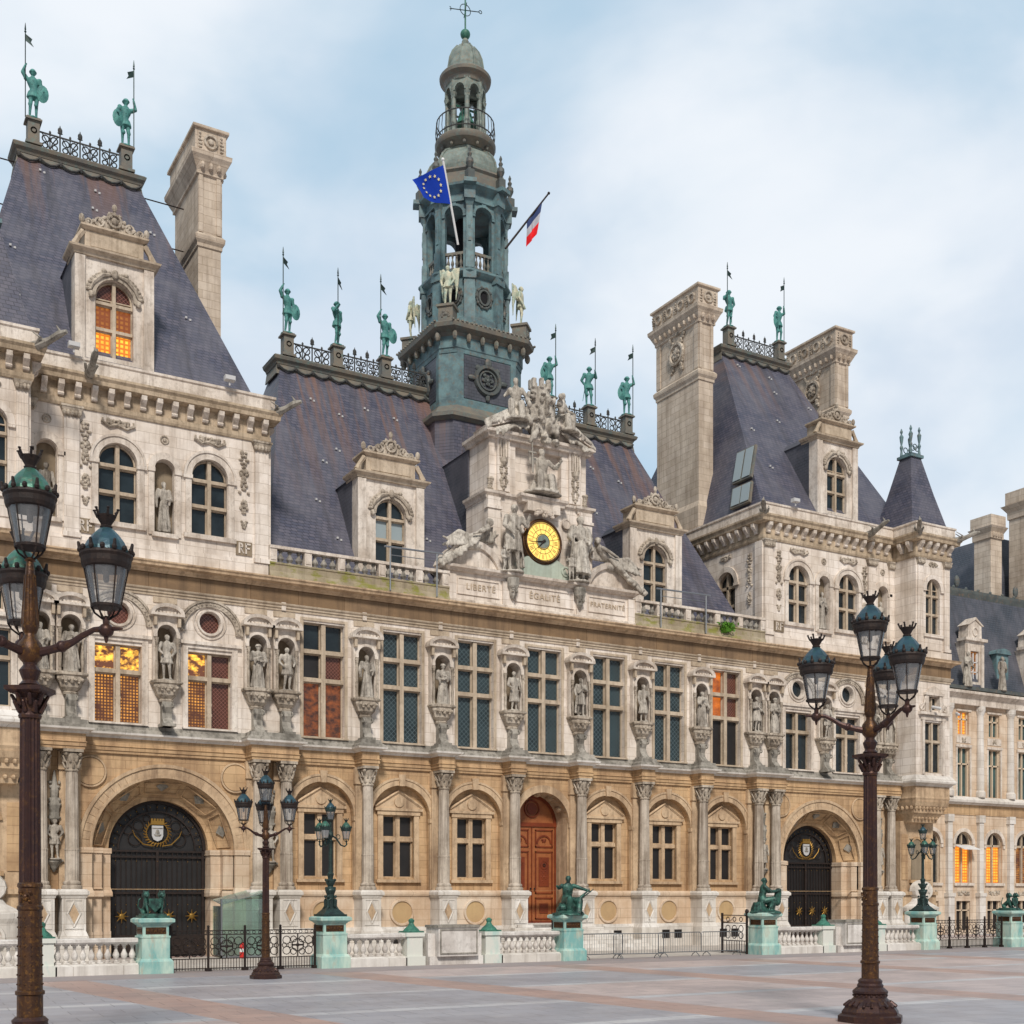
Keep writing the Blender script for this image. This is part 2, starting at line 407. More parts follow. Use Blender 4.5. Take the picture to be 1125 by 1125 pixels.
def clear(name, tint, f=.25):
    t = NT(name)
    tr = t.new('ShaderNodeBsdfTransparent'); tr.inputs[0].default_value = (*tint,1)
    gl = t.new('ShaderNodeBsdfGlossy'); gl.inputs['Roughness'].default_value = .06
    df = t.new('ShaderNodeBsdfDiffuse'); df.inputs['Color'].default_value = (.6,.63,.66,1)
    fr = t.new('ShaderNodeFresnel'); fr.inputs[0].default_value = 1.35
    ad = t.new('ShaderNodeMath', operation='ADD'); ad.inputs[1].default_value = .05; t.link(fr.outputs[0], ad.inputs[0])
    mx = t.new('ShaderNodeMixShader'); t.link(ad.outputs[0], mx.inputs[0]); t.link(tr.outputs[0], mx.inputs[1]); t.link(gl.outputs[0], mx.inputs[2])
    m2 = t.new('ShaderNodeMixShader'); m2.inputs[0].default_value = f; t.link(mx.outputs[0], m2.inputs[1]); t.link(df.outputs[0], m2.inputs[2])
    t.link(m2.outputs[0], t.n['Material Output'].inputs['Surface'])
    return t.m
M['clear'] = clear('lantern_glass', (.93,.95,.97), .16)
M['booth'] = clear('green_glass', (.72,.88,.82), .12)
M['amber_glass'] = clear('amber_lantern_glass', (.75,.6,.2), .35)
# ---------------------------------------------------------------- figures
def head(mb, c, r, turn=0, hair='short', beard=False, hat=None):
    """head about 1/7.5 of the height; r is half its height"""
    c = Vector(c); R = Matrix.Rotation(turn, 3, 'Z')
    P = lambda x,y,z: c + R @ Vector((x*r, y*r, z*r))
    mb.ell(c, (r*.74, r*.86, r), 12, 8, R)
    mb.ell(P(0,-.35,-.45), (r*.5,r*.5,r*.5), 10, 6, R)
    mb.cone(P(0,-.86,.12), P(0,-1.02,-.15), r*.08, r*.15, 6)                     # nose
    for s in (-1,1):
        mb.ell(P(s*.3,-.80,.18), (r*.2,r*.08,r*.07), 6, 4, R)                     # brow
        mb.ell(P(s*.74,0,-.02), (r*.1,r*.2,r*.27), 6, 4, R)                       # ear
    mb.ell(P(0,-.80,-.46), (r*.28,r*.1,r*.07), 6, 4, R)                           # mouth
    if hair == 'short': mb.ell(P(0,.12,.28), (r*.84,r*.90,r*.82), 12, 6, R)
    if hair == 'long':
        mb.ell(P(0,.14,.26), (r*.92,r*.92,r*.86), 12, 6, R); mb.cone(P(0,.55,0), P(0,.6,-1.2), r*.6, r*.35)
    if hair == 'bun':
        mb.ell(P(0,.14,.26), (r*.86,r*.9,r*.84), 12, 6, R); mb.ell(P(0,.95,.2), r*.4, 8, 5)
    if beard: mb.cone(P(0,-.62,-.55), P(0,-.66,-1.15), r*.46, r*.22, 8)
    if hat == 'flat': mb.lathe(c.x, c.y, [(r*1.15,c.z+r*.35),(r*1.25,c.z+r*.5),(r*.9,c.z+r*.62),(r*.85,c.z+r*1.15),(r*.3,c.z+r*1.25)], 12)
    if hat == 'wide': mb.lathe(c.x, c.y, [(r*1.6,c.z+r*.42),(r*1.6,c.z+r*.52),(r*.85,c.z+r*.62),(r*.75,c.z+r*1.3),(r*.2,c.z+r*1.4)], 12)
    if hat == 'helmet':
        mb.ell(P(0,.05,.25), (r*.98,r*1.12,r*.95), 12, 7, R); mb.cone(P(0,-.2,1.1), P(0,.9,.7), r*.16, r*.22, 6)
        mb.lathe(c.x, c.y, [(r*1.3,c.z+r*.12),(r*1.35,c.z+r*.2),(r*.9,c.z+r*.34)], 12)
    if hat == 'crown':
        for k in range(8):
            a = 2*PI*k/8; mb.cone(c+Vector((math.cos(a)*r*.8,math.sin(a)*r*.8,r*.6)), c+Vector((math.cos(a)*r*.95,math.sin(a)*r*.95,r*1.25)), r*.16, r*.08, 5)

def hand(mb, w, d, r, grip=False, side=1):
    """palm with four bent fingers of unequal length and a thumb"""
    w = Vector(w); d = Vector(d).normalized()
    a = d.cross(Vector((0,0,1)));  a = a.normalized() if a.length > .05 else Vector((1,0,0))
    n = a.cross(d).normalized()
    mb.cone(w, w+d*r*1.5, r*.8, r*.95, 8)
    for i, L in enumerate((1.1,1.3,1.2,.9)):
        b = w + d*r*2.0 + a*r*(i-1.5)*.52
        k = b + d*r*L*.55 - n*r*(.35 if grip else .1)
        t = k + (d*(-.1 if grip else .5) - n*(.9 if grip else .35))*r*L*.7
        mb.cone(b, k, r*.27, r*.24, 6); mb.cone(k, t, r*.24, r*.19, 6)
    tb = w + d*r*.6 + a*side*r*.7
    mb.cone(tb, tb + (d*.7 + a*side*.5 - n*.4)*r*1.2, r*.3, r*.22, 6)

def limb(mb, a, b, c, r0, r1, r2):
    mb.cone(a, b, r0, r1); mb.cone(b, c, r1*.96, r2)

def skirt(mb, top, bot, rt, rb, folds=9, amp=.12, ph=0, ry=.8, shift=(0,0), seg=40, n=7):
    R = []
    for i in range(n+1):
        f = i/n; z = top+(bot-top)*f; r = rt+(rb-rt)*f**.8
        ring = []
        for k in range(seg):
            a = 2*PI*k/seg
            q = r*(1+amp*f**.6*math.sin(folds*a+ph+f*1.4)+amp*.5*f*math.sin((folds*2+1)*a+ph*2))
            ring.append((q*math.cos(a)+shift[0]*f, q*ry*math.sin(a)+shift[1]*f, z))
        R.append(ring)
    mb.rings(R)

def standing(H=1.9, robe=.0, armL=None, armR=None, turn=0, hair='short', beard=False, hat=None, sway=.02, seed=0, book=False, cloak=False, slim=1.0, vox=.022, wings=False, extra=None, prop_staff=False):
    """a standing figure facing -Y, feet at z=0; robe = height of the hem as a fraction of H (None: legs bare)"""
    mb = MB(); h = H; rr = random.Random(seed)
    hipx, shx = .052*h*slim, .115*h*slim
    sx = sway*h
    pel = Vector((sx,0,.52*h)); ch = Vector((-sx*.3,0,.72*h)); nk = Vector((0,0,.845*h)); hd = Vector((0,-.012*h,.925*h))
    mb.rings([[ (c.x+rx*math.cos(a), c.y+ry*math.sin(a), c.z) for a in [2*PI*k/16 for k in range(16)]] for c, rx, ry in
        ((pel-Vector((0,0,.05*h)), .085*h*slim, .062*h),(pel, .088*h*slim,.066*h),(pel+Vector((0,0,.09*h)), .078*h*slim,.062*h),(ch,.104*h*slim,.074*h),(ch+Vector((0,0,.065*h)),.108*h*slim,.070*h),(Vector((0,0,.845*h)),.055*h,.045*h))])
    mb.cone((0,0,.82*h), (0,-.008*h,.88*h), .036*h, .033*h)
    head(mb, hd, .066*h, turn, hair, beard, hat)
    # legs
    for s in (-1,1):
        fw = -.03*h if s == (1 if sway < 0 else -1) else .015*h
        kn = Vector((s*.055*h+sx*.5, fw-.012*h, .285*h)); an = Vector((s*.062*h, fw*.6+.01*h, .045*h))
        limb(mb, (s*hipx+sx,0,.5*h), kn, an, .055*h, .037*h, .022*h)
        mb.cone(an, (s*.075*h, an.y-.075*h, .018*h), .024*h, .018*h)
    if robe is not None:
        skirt(mb, .60*h, max(robe*h,.015), .078*h*slim, (.15 if robe < .2 else .13)*h, 9, .13, rr.random()*6, .82, (sx*.4, 0))
    for s, arm in ((-1,armR),(1,armL)):
        sh = Vector((s*shx, 0, .80*h))
        if arm is None: arm = ((s*.15*h,.01*h,.64*h),(s*.155*h,-.04*h,.50*h))
        else: arm = tuple(Vector((s*p[0]*h, p[1]*h, p[2]*h)) for p in arm)
        e, w = Vector(arm[0]), Vector(arm[1])
        k = 1.25 if robe is not None and robe < .2 else 1.0
        limb(mb, sh, e, w, .046*h*k, .038*h*k, .025*h)
        hand(mb, w, (w-e), .020*h, True, -s)
        if robe is not None and robe < .2: mb.cone(e+(w-e)*.5, e+(w-e)*.5+Vector((0,.01*h,-.10*h)), .04*h, .022*h)
    if book: mb.box(-.06*h,.05*h,-.15*h,-.10*h,.60*h,.72*h)
    if cloak:
        R = []
        for i in range(8):
            f = i/7; z = .82*h-f*.74*h; w = (.10+.07*f)*h
            out = [(w*math.cos(a)*(1+.08*math.sin(7*a+f*2)), .02*h+w*.8*math.sin(a)*(1+.1*math.sin(9*a+f*3)), z) for a in [PI*(-.12+1.24*k/18) for k in range(19)]]
            inn = [(p[0]*.86, p[1]*.86, z) for p in reversed(out)]
            R.append(out+inn)
        mb.rings(R)
        mb.cone((-.11*h,-.03*h,.80*h), (.10*h,-.07*h,.60*h), .028*h, .035*h)       # fold across the chest
    if wings:
        for s in (-1,1):
            for k in range(9):
                f = k/8
                mb.tube([(s*.05*h,.06*h,(.80-.16*f)*h),(s*(.16-.02*f)*h,.13*h,(.95-.28*f)*h),(s*(.24-.05*f)*h,.17*h,(.98-.50*f)*h),(s*(.22-.06*f)*h,.18*h,(.80-.58*f)*h)], [.035*h,.04*h,.032*h,.012*h], 6)
    if extra: extra(mb, h)
    mb.lathe(0, 0, [(.15*h,-.02*h),(.15*h,.012*h),(.1*h,.02*h)], 12)
    return voxel(mb, vox)

def seated(H=1.9, turn=0, robe=True, hair='bun', armL=None, armR=None, lean=0.0, seed=0, legs=None, vox=.024, beard=False, hat=None, seat=True, rock=True, extra=None):
    """a seated figure facing -Y; hips at z=.27H. Limb points are given in fractions of H with x signed"""
    mb = MB(); h = H
    V = lambda p: Vector((p[0]*h, p[1]*h, p[2]*h))
    pel = V((0,.02,.27)); ch = V((lean*.5,-.01,.46)); nk = V((lean*.8,-.02,.595)); hd = V((lean,-.035,.668))
    mb.rings([[ (c.x+rx*h*math.cos(a), c.y+ry*h*math.sin(a), c.z) for a in [2*PI*k/16 for k in range(16)]] for c, rx, ry in
        ((pel-V((0,0,.05)),.12,.10),(pel,.12,.10),(pel+V((lean*.2,0,.09)),.092,.075),(ch,.108,.085),(ch+V((0,0,.07)),.112,.075),(nk-V((0,0,.0)),.055,.045))])
    mb.cone(nk-V((0,0,.03)), nk+V((0,-.01,.03)), .042*h, .036*h)
    head(mb, hd, .066*h, turn, hair, beard, hat)
    legs = legs or {-1:((-.10,-.23,.30),(-.09,-.22,.03)), 1:((.11,-.22,.27),(.16,-.26,.03))}
    for s in (-1,1):
        k, a = V(legs[s][0]), V(legs[s][1])
        limb(mb, V((s*.055,0,.26)), k, a, .072*h, .050*h, .028*h)
        mb.cone(a, a+V((s*.01,-.08,-.012)), .026*h, .018*h)
        if robe:
            mb.cone(V((s*.05,-.02,.25)), k+V((0,.01,-.01)), .082*h, .06*h); mb.cone(k+V((0,.01,-.02)), V((a.x/h*.8,a.y/h+.03,.05)), .062*h, .07*h)
            for q in range(5):
                t = q/5; mb.cone(V((s*.02,-.05,.24)).lerp(k, t), V((s*(.01+.03*q),-.17+.02*q,.05)), .026*h, .022*h, 6)
    for s, arm in ((-1,armR),(1,armL)):
        sh = ch + V((s*.112,.0,.085))
        e, w = (V(arm[0]), V(arm[1])) if arm else (V((s*.16,-.01,.42)), V((s*.13,-.13,.33)))
        limb(mb, sh, e, w, .046*h, .037*h, .026*h); hand(mb, w, (w-e), .020*h, True, -s)
    if seat: mb.rings([[(q*h*math.cos(a)*(1+.1*math.sin(5*a+seed)), .09*h+q*h*.9*math.sin(a), z*h) for a in [2*PI*k/14 for k in range(14)]] for q, z in ((.20,-.01),(.19,.08),(.15,.17),(.13,.22))])
    if rock: mb.rings([[(q*h*math.cos(a)*(1+.08*math.sin(4*a+seed)), -.05*h+q*h*math.sin(a)*1.15, z*h) for a in [2*PI*k/16 for k in range(16)]] for q, z in ((.30,-.02),(.29,.02),(.2,.05))])
    if extra: extra(mb, h, V)
    return voxel(mb, vox)

def reclining(H=2.0, seed=0, vox=.028):
    """figure lying along +X, head at +X end, propped on an elbow (used on the curved pediments)"""
    mb = MB(); h = H; V = lambda x,y,z: Vector((x*h,y*h,z*h))
    mb.cone(V(0,0,.10), V(.17,0,.20), .085*h, .075*h); mb.cone(V(.17,0,.20), V(.27,-.01,.30), .085*h, .075*h)
    head(mb, V(.33,-.03,.43), .066*h, .6, 'long'); mb.cone(V(.28,0,.33), V(.32,-.02,.39), .035*h, .033*h)
    limb(mb, V(0,-.04,.10), V(-.24,-.09,.17), V(-.44,-.08,.02), .062*h, .042*h, .025*h)
    limb(mb, V(0,.04,.09), V(-.22,.02,.05), V(-.46,.02,-.06), .062*h, .042*h, .025*h)
    mb.cone(V(-.44,-.08,.02), V(-.51,-.09,.04), .025*h, .018*h)
    limb(mb, V(.26,-.10,.30), V(.14,-.16,.22), V(.02,-.15,.17), .037*h, .03*h, .02*h); hand(mb, V(.02,-.15,.17), (-1,0,-.3), .02*h, True)
    limb(mb, V(.28,.08,.30), V(.40,.08,.16), V(.44,-.04,.22), .037*h, .03*h, .02*h); hand(mb, V(.44,-.04,.22), (0,-1,.2), .02*h, True)
    for q in range(9): mb.cone(V(.1-.05*q,-.08+.01*(q%3),.12), V(.02-.06*q,-.13,.0-.012*q), .04*h, .03*h, 6)
    for q in range(5): mb.cone(V(.15+.06*q,.05,.12), V(.22+.06*q,.06,.42-.05*abs(q-2)), .04*h, .02*h, 6)
    mb.ell(V(-.02,.02,.0), (.3*h,.12*h,.09*h), 12, 6)
    return voxel(mb, vox)

def knight(kind=0):
    """verdigris herald in armour with raised arm; lance, pennant and shield are parts"""
    if kind == 0: a = dict(armR=((.19,-.02,.90),(.14,-.05,1.02)), armL=((.17,.02,.66),(.19,-.07,.58)), sway=.02, turn=-.2)
    elif kind == 1: a = dict(armL=((.20,-.02,.84),(.15,-.05,.99)), armR=((.19,.0,.68),(.20,-.10,.62)), sway=-.02, turn=.35)
    else: a = dict(armR=((.17,-.05,.72),(.12,-.13,.84)), armL=((.19,.03,.66),(.13,.02,.56)), sway=.03, turn=.5)
    def armour(mb, h):
        skirt(mb, .56*h, .43*h, .085*h, .12*h, 12, .05)
        for s in (-1,1):
            mb.ell((s*.125*h,0,.80*h), (.05*h,.05*h,.045*h)); mb.ell((s*.056*h,-.04*h,.285*h), (.04*h,.035*h,.045*h))
    return standing(2.15, None, hat='helmet', extra=armour, vox=.026, **a)

def relief(mb, x, z, w, h, y, n=14, seed=0, r=.07, dep=.07):
    """carved ornament: leaves, scrolls and a boss standing off the wall"""
    q = random.Random(seed)
    mb.ell((x, y, z), (min(w,h)*.22, dep*1.3, min(w,h)*.22), 8, 5)
    for k in range(n):
        f = (k+.5)/n; a = q.uniform(-.3,.3)
        xx = w*.5*(2*q.random()-1); zz = h*.5*(2*f-1)
        if w > h: xx, zz = w*.5*(2*f-1), h*.4*(2*q.random()-1)
        for s in (-1,1):
            mb.ell((x+s*abs(xx)*.9, y, z+zz), (r*q.uniform(.6,1.2), dep*q.uniform(.7,1.2), r*q.uniform(.5,1.1)), 6, 4)
    for s in (-1,1):
        mb.ring((x+s*w*.28, y-.01, z), min(w,h)*.16, r*.28, 10, ts=4)
# ---------------------------------------------------------------- the town hall (x measured from its middle)
XC = 32.3; BAY = 3.89
hall = thing('town_hall', 'long pale stone renaissance town hall with slate roofs, clock and central bell tower', 'town hall', (XC,0,0))
def S(s): return Matrix.Diagonal((s,1,1,1))
def NB(s=1):
    m = MB(); m.M = S(s); return m

def window(x0, x1, z0, z1, y, transoms=(), s=1, rnd=False, pane='glass', parent=None, thick=.085, name='window', frame='mullion', deep=.14, panes=None, sub=False, cols=2, handles=False):
    """stone cross window: mullion, transoms and casement frames; glass set behind"""
    p = parent or hall
    m = NB(s); cx = (x0+x1)/2; w = (x1-x0); r = w/2
    zs = z1-r if rnd else z1
    for c in range(1, cols):
        xx = x0+w*c/cols; m.box(xx-thick, xx+thick, y-deep, y+.06, z0, z1-.02)
    for f in transoms:
        zz = z0+(z1-z0)*f
        m.box(x0, x1, y-deep*.95, y+.055, zz-thick*.9, zz+thick*.9)
    t = .045                                            # timber casement frames inside every light
    zl = [z0]+[z0+(z1-z0)*f for f in transoms]+[zs if rnd else z1]
    for c in range(cols):
        a = x0+w*c/cols+(thick if c else 0); b = x0+w*(c+1)/cols-(thick if c < cols-1 else 0)
        for i in range(len(zl)-1):
            za, zb = zl[i]+(thick*.9 if i else 0), zl[i+1]-(thick*.9 if i < len(zl)-2 else 0)
            if zb-za < .1: continue
            m.box(a, a+t, y-.035, y+.05, za, zb); m.box(b-t, b, y-.035, y+.05, za, zb)
            m.box(a+t, b-t, y-.03, y+.05, za, za+t); m.box(a+t, b-t, y-.03, y+.05, zb-t, zb)
    if rnd:
        m.archband(cx, zs, r-t*1.3, r, y-.035, y+.05, seg=14)
    if handles:
        for q in (.16,.30): 
            for e in (-1,1): m.box(cx+e*.10-.012, cx+e*.10+.012, y-.2, y-.15, z0+(z1-z0)*q, z0+(z1-z0)*(q+.035))
    o = m.build(name, M[frame], p)
    par = p if sub else o
    if panes:                                           # individual lights with their own glass
        groups = {}
        for (c, i), mat in panes.items(): groups.setdefault(mat, []).append((c, i))
    else: groups = {pane: [(c,i) for c in range(cols) for i in range(len(zl)-1)]}
    if rnd and not panes:
        g = NB(s); g.prism(arch(cx, z0, zs, r, 14)[:-0 or None], y+.05, y+.07); pn = g.build('pane', M[pane], par)
    else:
        for mat, cells in groups.items():
            g = NB(s)
            for c, i in cells:
                a = x0+w*c/cols; b = x0+w*(c+1)/cols; top = zl[i+1]
                if rnd and i == len(zl)-2:
                    n = 8; pts = [(a,zl[i]),(b,zl[i])]
                    rng = range(n+1)
                    for k in rng:
                        ang = (PI/2)*(k/n) if b > cx+.01 else PI/2+(PI/2)*(k/n)
                        pts.append((cx+r*math.cos(ang), zs+r*math.sin(ang)))
                    if b > cx+.01: pts.append((cx, zl[i+1])) if False else None
                    g.prism(pts, y+.05, y+.07)
                else: g.box(a, b, y+.05, y+.07, zl[i], top)
            g.build('pane', M[mat], par)
    return o

def column(s, x, y=0.0, parent=None, z0=2.9, z1=7.7, zt=8.53, r=.27):
    m = NB(s)
    m.lathe(x, y, [(r*1.45,z0),(r*1.5,z0+.06),(r*1.45,z0+.13),(r*1.2,z0+.17),(r*1.3,z0+.22),(r*1.28,z0+.28),(r*1.05,z0+.33),(r*1.03,z0+.36)], 20)
    n = 20; zz = z0+.36
    m.lathe(x, y, [(r*1.02,zz),(r*1.03,z0+1.55),(r*1.08,z0+1.56),(r*1.08,z0+1.62),(r*.99,z0+1.63),(r*.93,z0+3.3),(r*.86,z1)], 28, flute=1, fd=.07)
    o = m.build('column', M['column'], parent or hall)
    c = NB(s)
    c.lathe(x, y, [(r*.98,z1-.05),(r*1.02,z1),(r*.86,z1+.04),(r*.92,z1+.35),(r*1.25,zt-.16)], 16)
    for lv, zz, rr_ in ((0,z1+.10,.98),(1,z1+.34,1.1)):
        for k in range(8):
            a = 2*PI*(k+.5*lv)/8; q = r*rr_
            c.cone((x+q*math.cos(a), y+q*math.sin(a), zz), (x+q*1.32*math.cos(a), y+q*1.32*math.sin(a), zz+.19), .05, .035, 5)
    for k in range(4):
        a = PI/4+PI/2*k; c.ell((x+r*1.45*math.cos(a), y+r*1.45*math.sin(a), zt-.2), .085, 6, 4)
    c.cbox(x, y, zt-.12, zt, r*1.42)
    c.build('capital', M['carved'], o)
    return o

def diamond(m, x, y, z0, z1, w):                       # diamond panel on a pedestal face
    cz = (z0+z1)/2; h = (z1-z0)/2; t = .045
    for a, b in (((-w,0),(0,h)),((0,h),(w,0)),((w,0),(0,-h)),((0,-h),(-w,0))):
        m.tube([(x+a[0], y, cz+a[1]), (x+b[0], y, cz+b[1])], t, 4)

# ---- ground floor walls
ZB, ZD, ZC = 1.09, 2.62, 2.9
def plinth_wall(s=1):
    pass
bays = [-3,-2,-1,0,1,2,3]
gw = MB()
Rb, ZS = 1.5, 6.3
gw.wall(-14.4, 14.4, 2.9, 8.55, .6, [arch(b*BAY, 2.91 if b else 1.25, ZS, Rb) if b else arch(0, 2.905, ZS, Rb) for b in bays], .34)
gw.build('ground_floor_wall', M['tan'], hall)
for s in (-1,1):
    m = NB(s); m.box(1.5, 14.4, .22, 1.1, .0, ZB); m.box(1.5, 14.4, .30, 1.1, ZB, ZB+.10)
    m.build('plinth', M['white'], hall)
    m = NB(s); m.box(1.5, 14.4, .52, 1.2, ZB+.10, ZD)
    m.build('dado', M['dado'], hall)
    m = NB(s); m.sweep([(14.4,.50),(1.5,.50),(1.5,1.6)] if False else [(1.5,.52),(14.4,.52)], [(-.3,ZD),(.06,ZD),(.10,ZD+.08),(.10,ZD+.18),(.02,ZC),(-.3,ZC)])
    m.build('dado_moulding', M['dado'], hall)
for b in bays:
    if b == 0: continue
    x = b*BAY
    m = MB(); m.ring((x,.49,1.86), .57, .075, 28); m.build('roundel_ring', M['dado'], hall)
    m = MB(); m.disc(x, 1.86, .54, .49, .53, 28); m.build('roundel', M['ochre'], hall)
    m = MB()                                            # recessed wall with the window opening
    m.wall(x-1.55, x+1.55, 2.9, 7.85, .94, [rect(x-.80, x+.80, 3.5, 6.4)], .32)
    m.build('recess_wall', M['tan'], hall)
    m = MB(); W = .80
    for e in (-1,1): m.box(x+e*(W+.13)-.13, x+e*(W+.13)+.13, .84, .96, 3.4, 6.42)
    m.box(x-W-.3, x+W+.3, .80, .96, 6.422, 6.62); m.box(x-W-.42, x+W+.42, .74, .96, 6.62, 6.74)
    m.box(x-W-.34, x+W+.34, .78, .96, 3.26, 3.4)
    m.prism([(x-W-.42,6.742),(x+W+.42,6.742),(x,7.52)], .84, .95)
    for e in (-1,1): m.tube([(x+e*(W+.42), .82, 6.80), (x, .82, 7.55)], .07, 4)
    m.disc(x, 7.05, .25, .78, .90, 18)
    m.build('window_surround', M['tantrim'], hall)
    window(x-W+.02, x+W-.02, 3.5, 6.4, 1.12, (.62,), pane='glass_black', thick=.11, deep=.14, frame='tantrim')
    m = MB()
    m.archband(x, ZS, Rb, Rb+.32, .53, .62, seg=20); m.archband(x, ZS, Rb+.26, Rb+.36, .49, .60, seg=20)
    for e in (-1,1):
        m.box(x+e*1.62-.16, x+e*1.62+.16, .46, .72, ZS-.22, ZS-.02); m.box(x+e*1.62-.13, x+e*1.62+.13, .52, .72, 2.9, ZS-.22)
    m.prism([(x-.12,7.76),(x+.12,7.76),(x+.18,8.3),(x-.18,8.3)], .44, .6)
    m.build('archivolt', M['tantrim'], hall)
# little basement gratings
for b in (1,2,3,-1,-2,-3):
    for e in (-1,1):
        x = b*BAY+e*.40
        m = MB(); m.box(x-.24, x+.24, .20, .24, .42, .86); o = m.build('basement_grille', M['glass_black'], hall)
        m = MB()
        for k in range(6): m.box(x-.235+k*.09, x-.22+k*.09, .18, .21, .42, .86)
        m.build('grille_bars', M['iron_black'], o)

# ---- central doorway
m = MB(); yd = 1.68; z0 = 1.25
m.prism(arch(0, z0, ZS, 1.46, 18), yd, yd+.08)
door = m.build('main_door', M['wood'], hall)
m = MB()
m.box(-.02,.02,yd-.05,yd,z0,ZS); m.box(-1.46,1.46,yd-.07,yd,ZS-.15,ZS+.05); m.box(-1.46,1.46,yd-.05,yd,z0,z0+.12)
m.archband(0, ZS, 1.3, 1.46, yd-.06, yd, seg=18)
m.ring((0,yd-.03,ZS+.75),.42,.05,20); m.disc(0, ZS+.75, .30, yd-.05, yd, 16)
for e in (-1,1):
    x = e*.72
    for za, zb in ((1.45,2.55),(2.75,4.9),(5.1,6.0)):
        for a, b_, c, d in ((x-.52,x+.52,za,za+.06),(x-.52,x+.52,zb-.06,zb),(x-.52,x-.46,za,zb),(x+.46,x+.52,za,zb)): m.box(a,b_,yd-.05,yd,c,d)
    m.box(x-.25,x+.25,yd-.04,yd,1.75,2.25); m.box(x-.3,x+.3,yd-.03,yd,3.1,4.6)
    m.ring((x,yd-.03,4.2),.2,.03,14); relief(m, x, 3.6, .3, .7, yd-.02, 7, 3, .05,.03)
    m.archband(x, 5.3, .36, .44, yd-.05, yd, seg=10); relief(m, x, 5.45, .3, .25, yd-.02, 5, 5, .05,.03)
    m.box(e*1.40-.04,e*1.40+.04,yd-.05,yd,z0,ZS)
m.build('door_panelling', M['wood_dark'], door)
m = MB()
for e in (-1,1): m.ell((e*.12,yd-.1,3.0),(.05,.05,.05)); m.ring((e*.72,yd-.06,4.2),.07,.02,10)
m.build('door_knocker', M['iron_black'], door)
m = MB()                                                # splayed jambs and coffered vault of the doorway
for e in (-1,1): m.box(e*1.49-.015 if e>0 else -1.505, e*1.49+.015 if e>0 else -1.475, .62, yd+.08, 1.25, ZS)
R = []
for k in range(17):
    a = PI*k/16; R.append([(1.5*math.cos(a),.62,ZS+1.5*math.sin(a)),(1.62*math.cos(a),.62,ZS+1.62*math.sin(a)),(1.62*math.cos(a),yd+.1,ZS+1.62*math.sin(a)),(1.47*math.cos(a),yd+.1,ZS+1.47*math.sin(a))])
m.rings(R)
for k in range(1,6):
    a = PI*k/6; m.ell((1.46*math.cos(a),1.15,ZS+1.46*math.sin(a)),(.16,.3,.16),8,5)
m.archband(0, ZS, 1.5, 1.86, .50, .60, seg=20)
for e in (-1,1): m.box(e*1.66-.17, e*1.66+.17, .44, .70, ZS-.22, ZS-.02)
m.build('doorway_vault', M['tantrim'], hall)
m = MB()
for e in (-1,1): m.box(e*1.52-.02 if e>0 else -1.9, 1.9 if e>0 else -1.5, .25, 1.7, .0, 2.9)
m.build('doorway_jamb', M['dado'], hall)
m = MB()
for k in range(8):
    q_ = -.72-.34*(7-k); m.box(-4.6+.34*k, 4.6-.34*k, q_, -.62, .156*k+.001*k, .156*(k+1)); m.box(-1.36, 1.36, -.62, 1.75, .156*k+.001*k, .156*(k+1)-.002)
m.box(-1.37,1.37,-.9,1.75,1.249,1.262)
m.build('entrance_steps', M['white'], hall)

# ---- pedestals and columns
def pedestal(s, x, y=0.0, w=.46):
    m = NB(s)
    m.box(x-w-.10, x+w+.10, y-w-.10, .60, 0, .97)
    m.rings([[(x-w-.10,y-w-.10,.97),(x+w+.10,y-w-.10,.97),(x+w+.10,.6,.97),(x-w-.10,.6,.97)],[(x-w,y-w,1.22),(x+w,y-w,1.22),(x+w,.6,1.22),(x-w,.6,1.22)]])
    m.box(x-w, x+w, y-w, .6, 1.22, 2.55)
    m.sweep([(x-w,.6),(x-w,y-w),(x+w,y-w),(x+w,.6)], [(-.1,2.55),(.03,2.55),(.05,2.62),(.12,2.68),(.12,2.80),(.02,2.9),(-.1,2.9)])
    m.box(x-w-.02, x+w+.02, y-w-.01, .6, 2.6, 2.895)
    o = m.build('pedestal', M['white'], hall)
    d = NB(s); diamond(d, x, y-w-.01, 1.38, 2.42, .25)
    for a, b, c, e in ((x-.36,x+.36,1.30,1.345),(x-.36,x+.36,2.44,2.485),(x-.36,x-.315,1.345,2.44),(x+.315,x+.36,1.345,2.44)): d.box(a,b,y-w-.03,y-w,c,e)
    d.build('pedestal_ornament', M['white'], o)
    g = NB(s); g.prism([(x-.19,1.9),(x,1.51),(x+.19,1.9),(x,2.29)], y-w-.012, y-w+.01); g.build('pedestal_inlay', M['tantrim'], o)
def pilaster(s, x):
    m = NB(s); m.box(x-.42, x+.42, .42, .62, 2.9, 8.53); m.box(x-.46, x+.46, .34, .6, 7.75, 8.5); m.build('pilaster', M['tantrim'], hall)
cols = [.5*BAY, 1.5*BAY, 2.5*BAY, 13.6, 14.85, 22.65, 23.85]
for s in (-1,1):
    for x in cols: pedestal(s, x); column(s, x); pilaster(s, x)

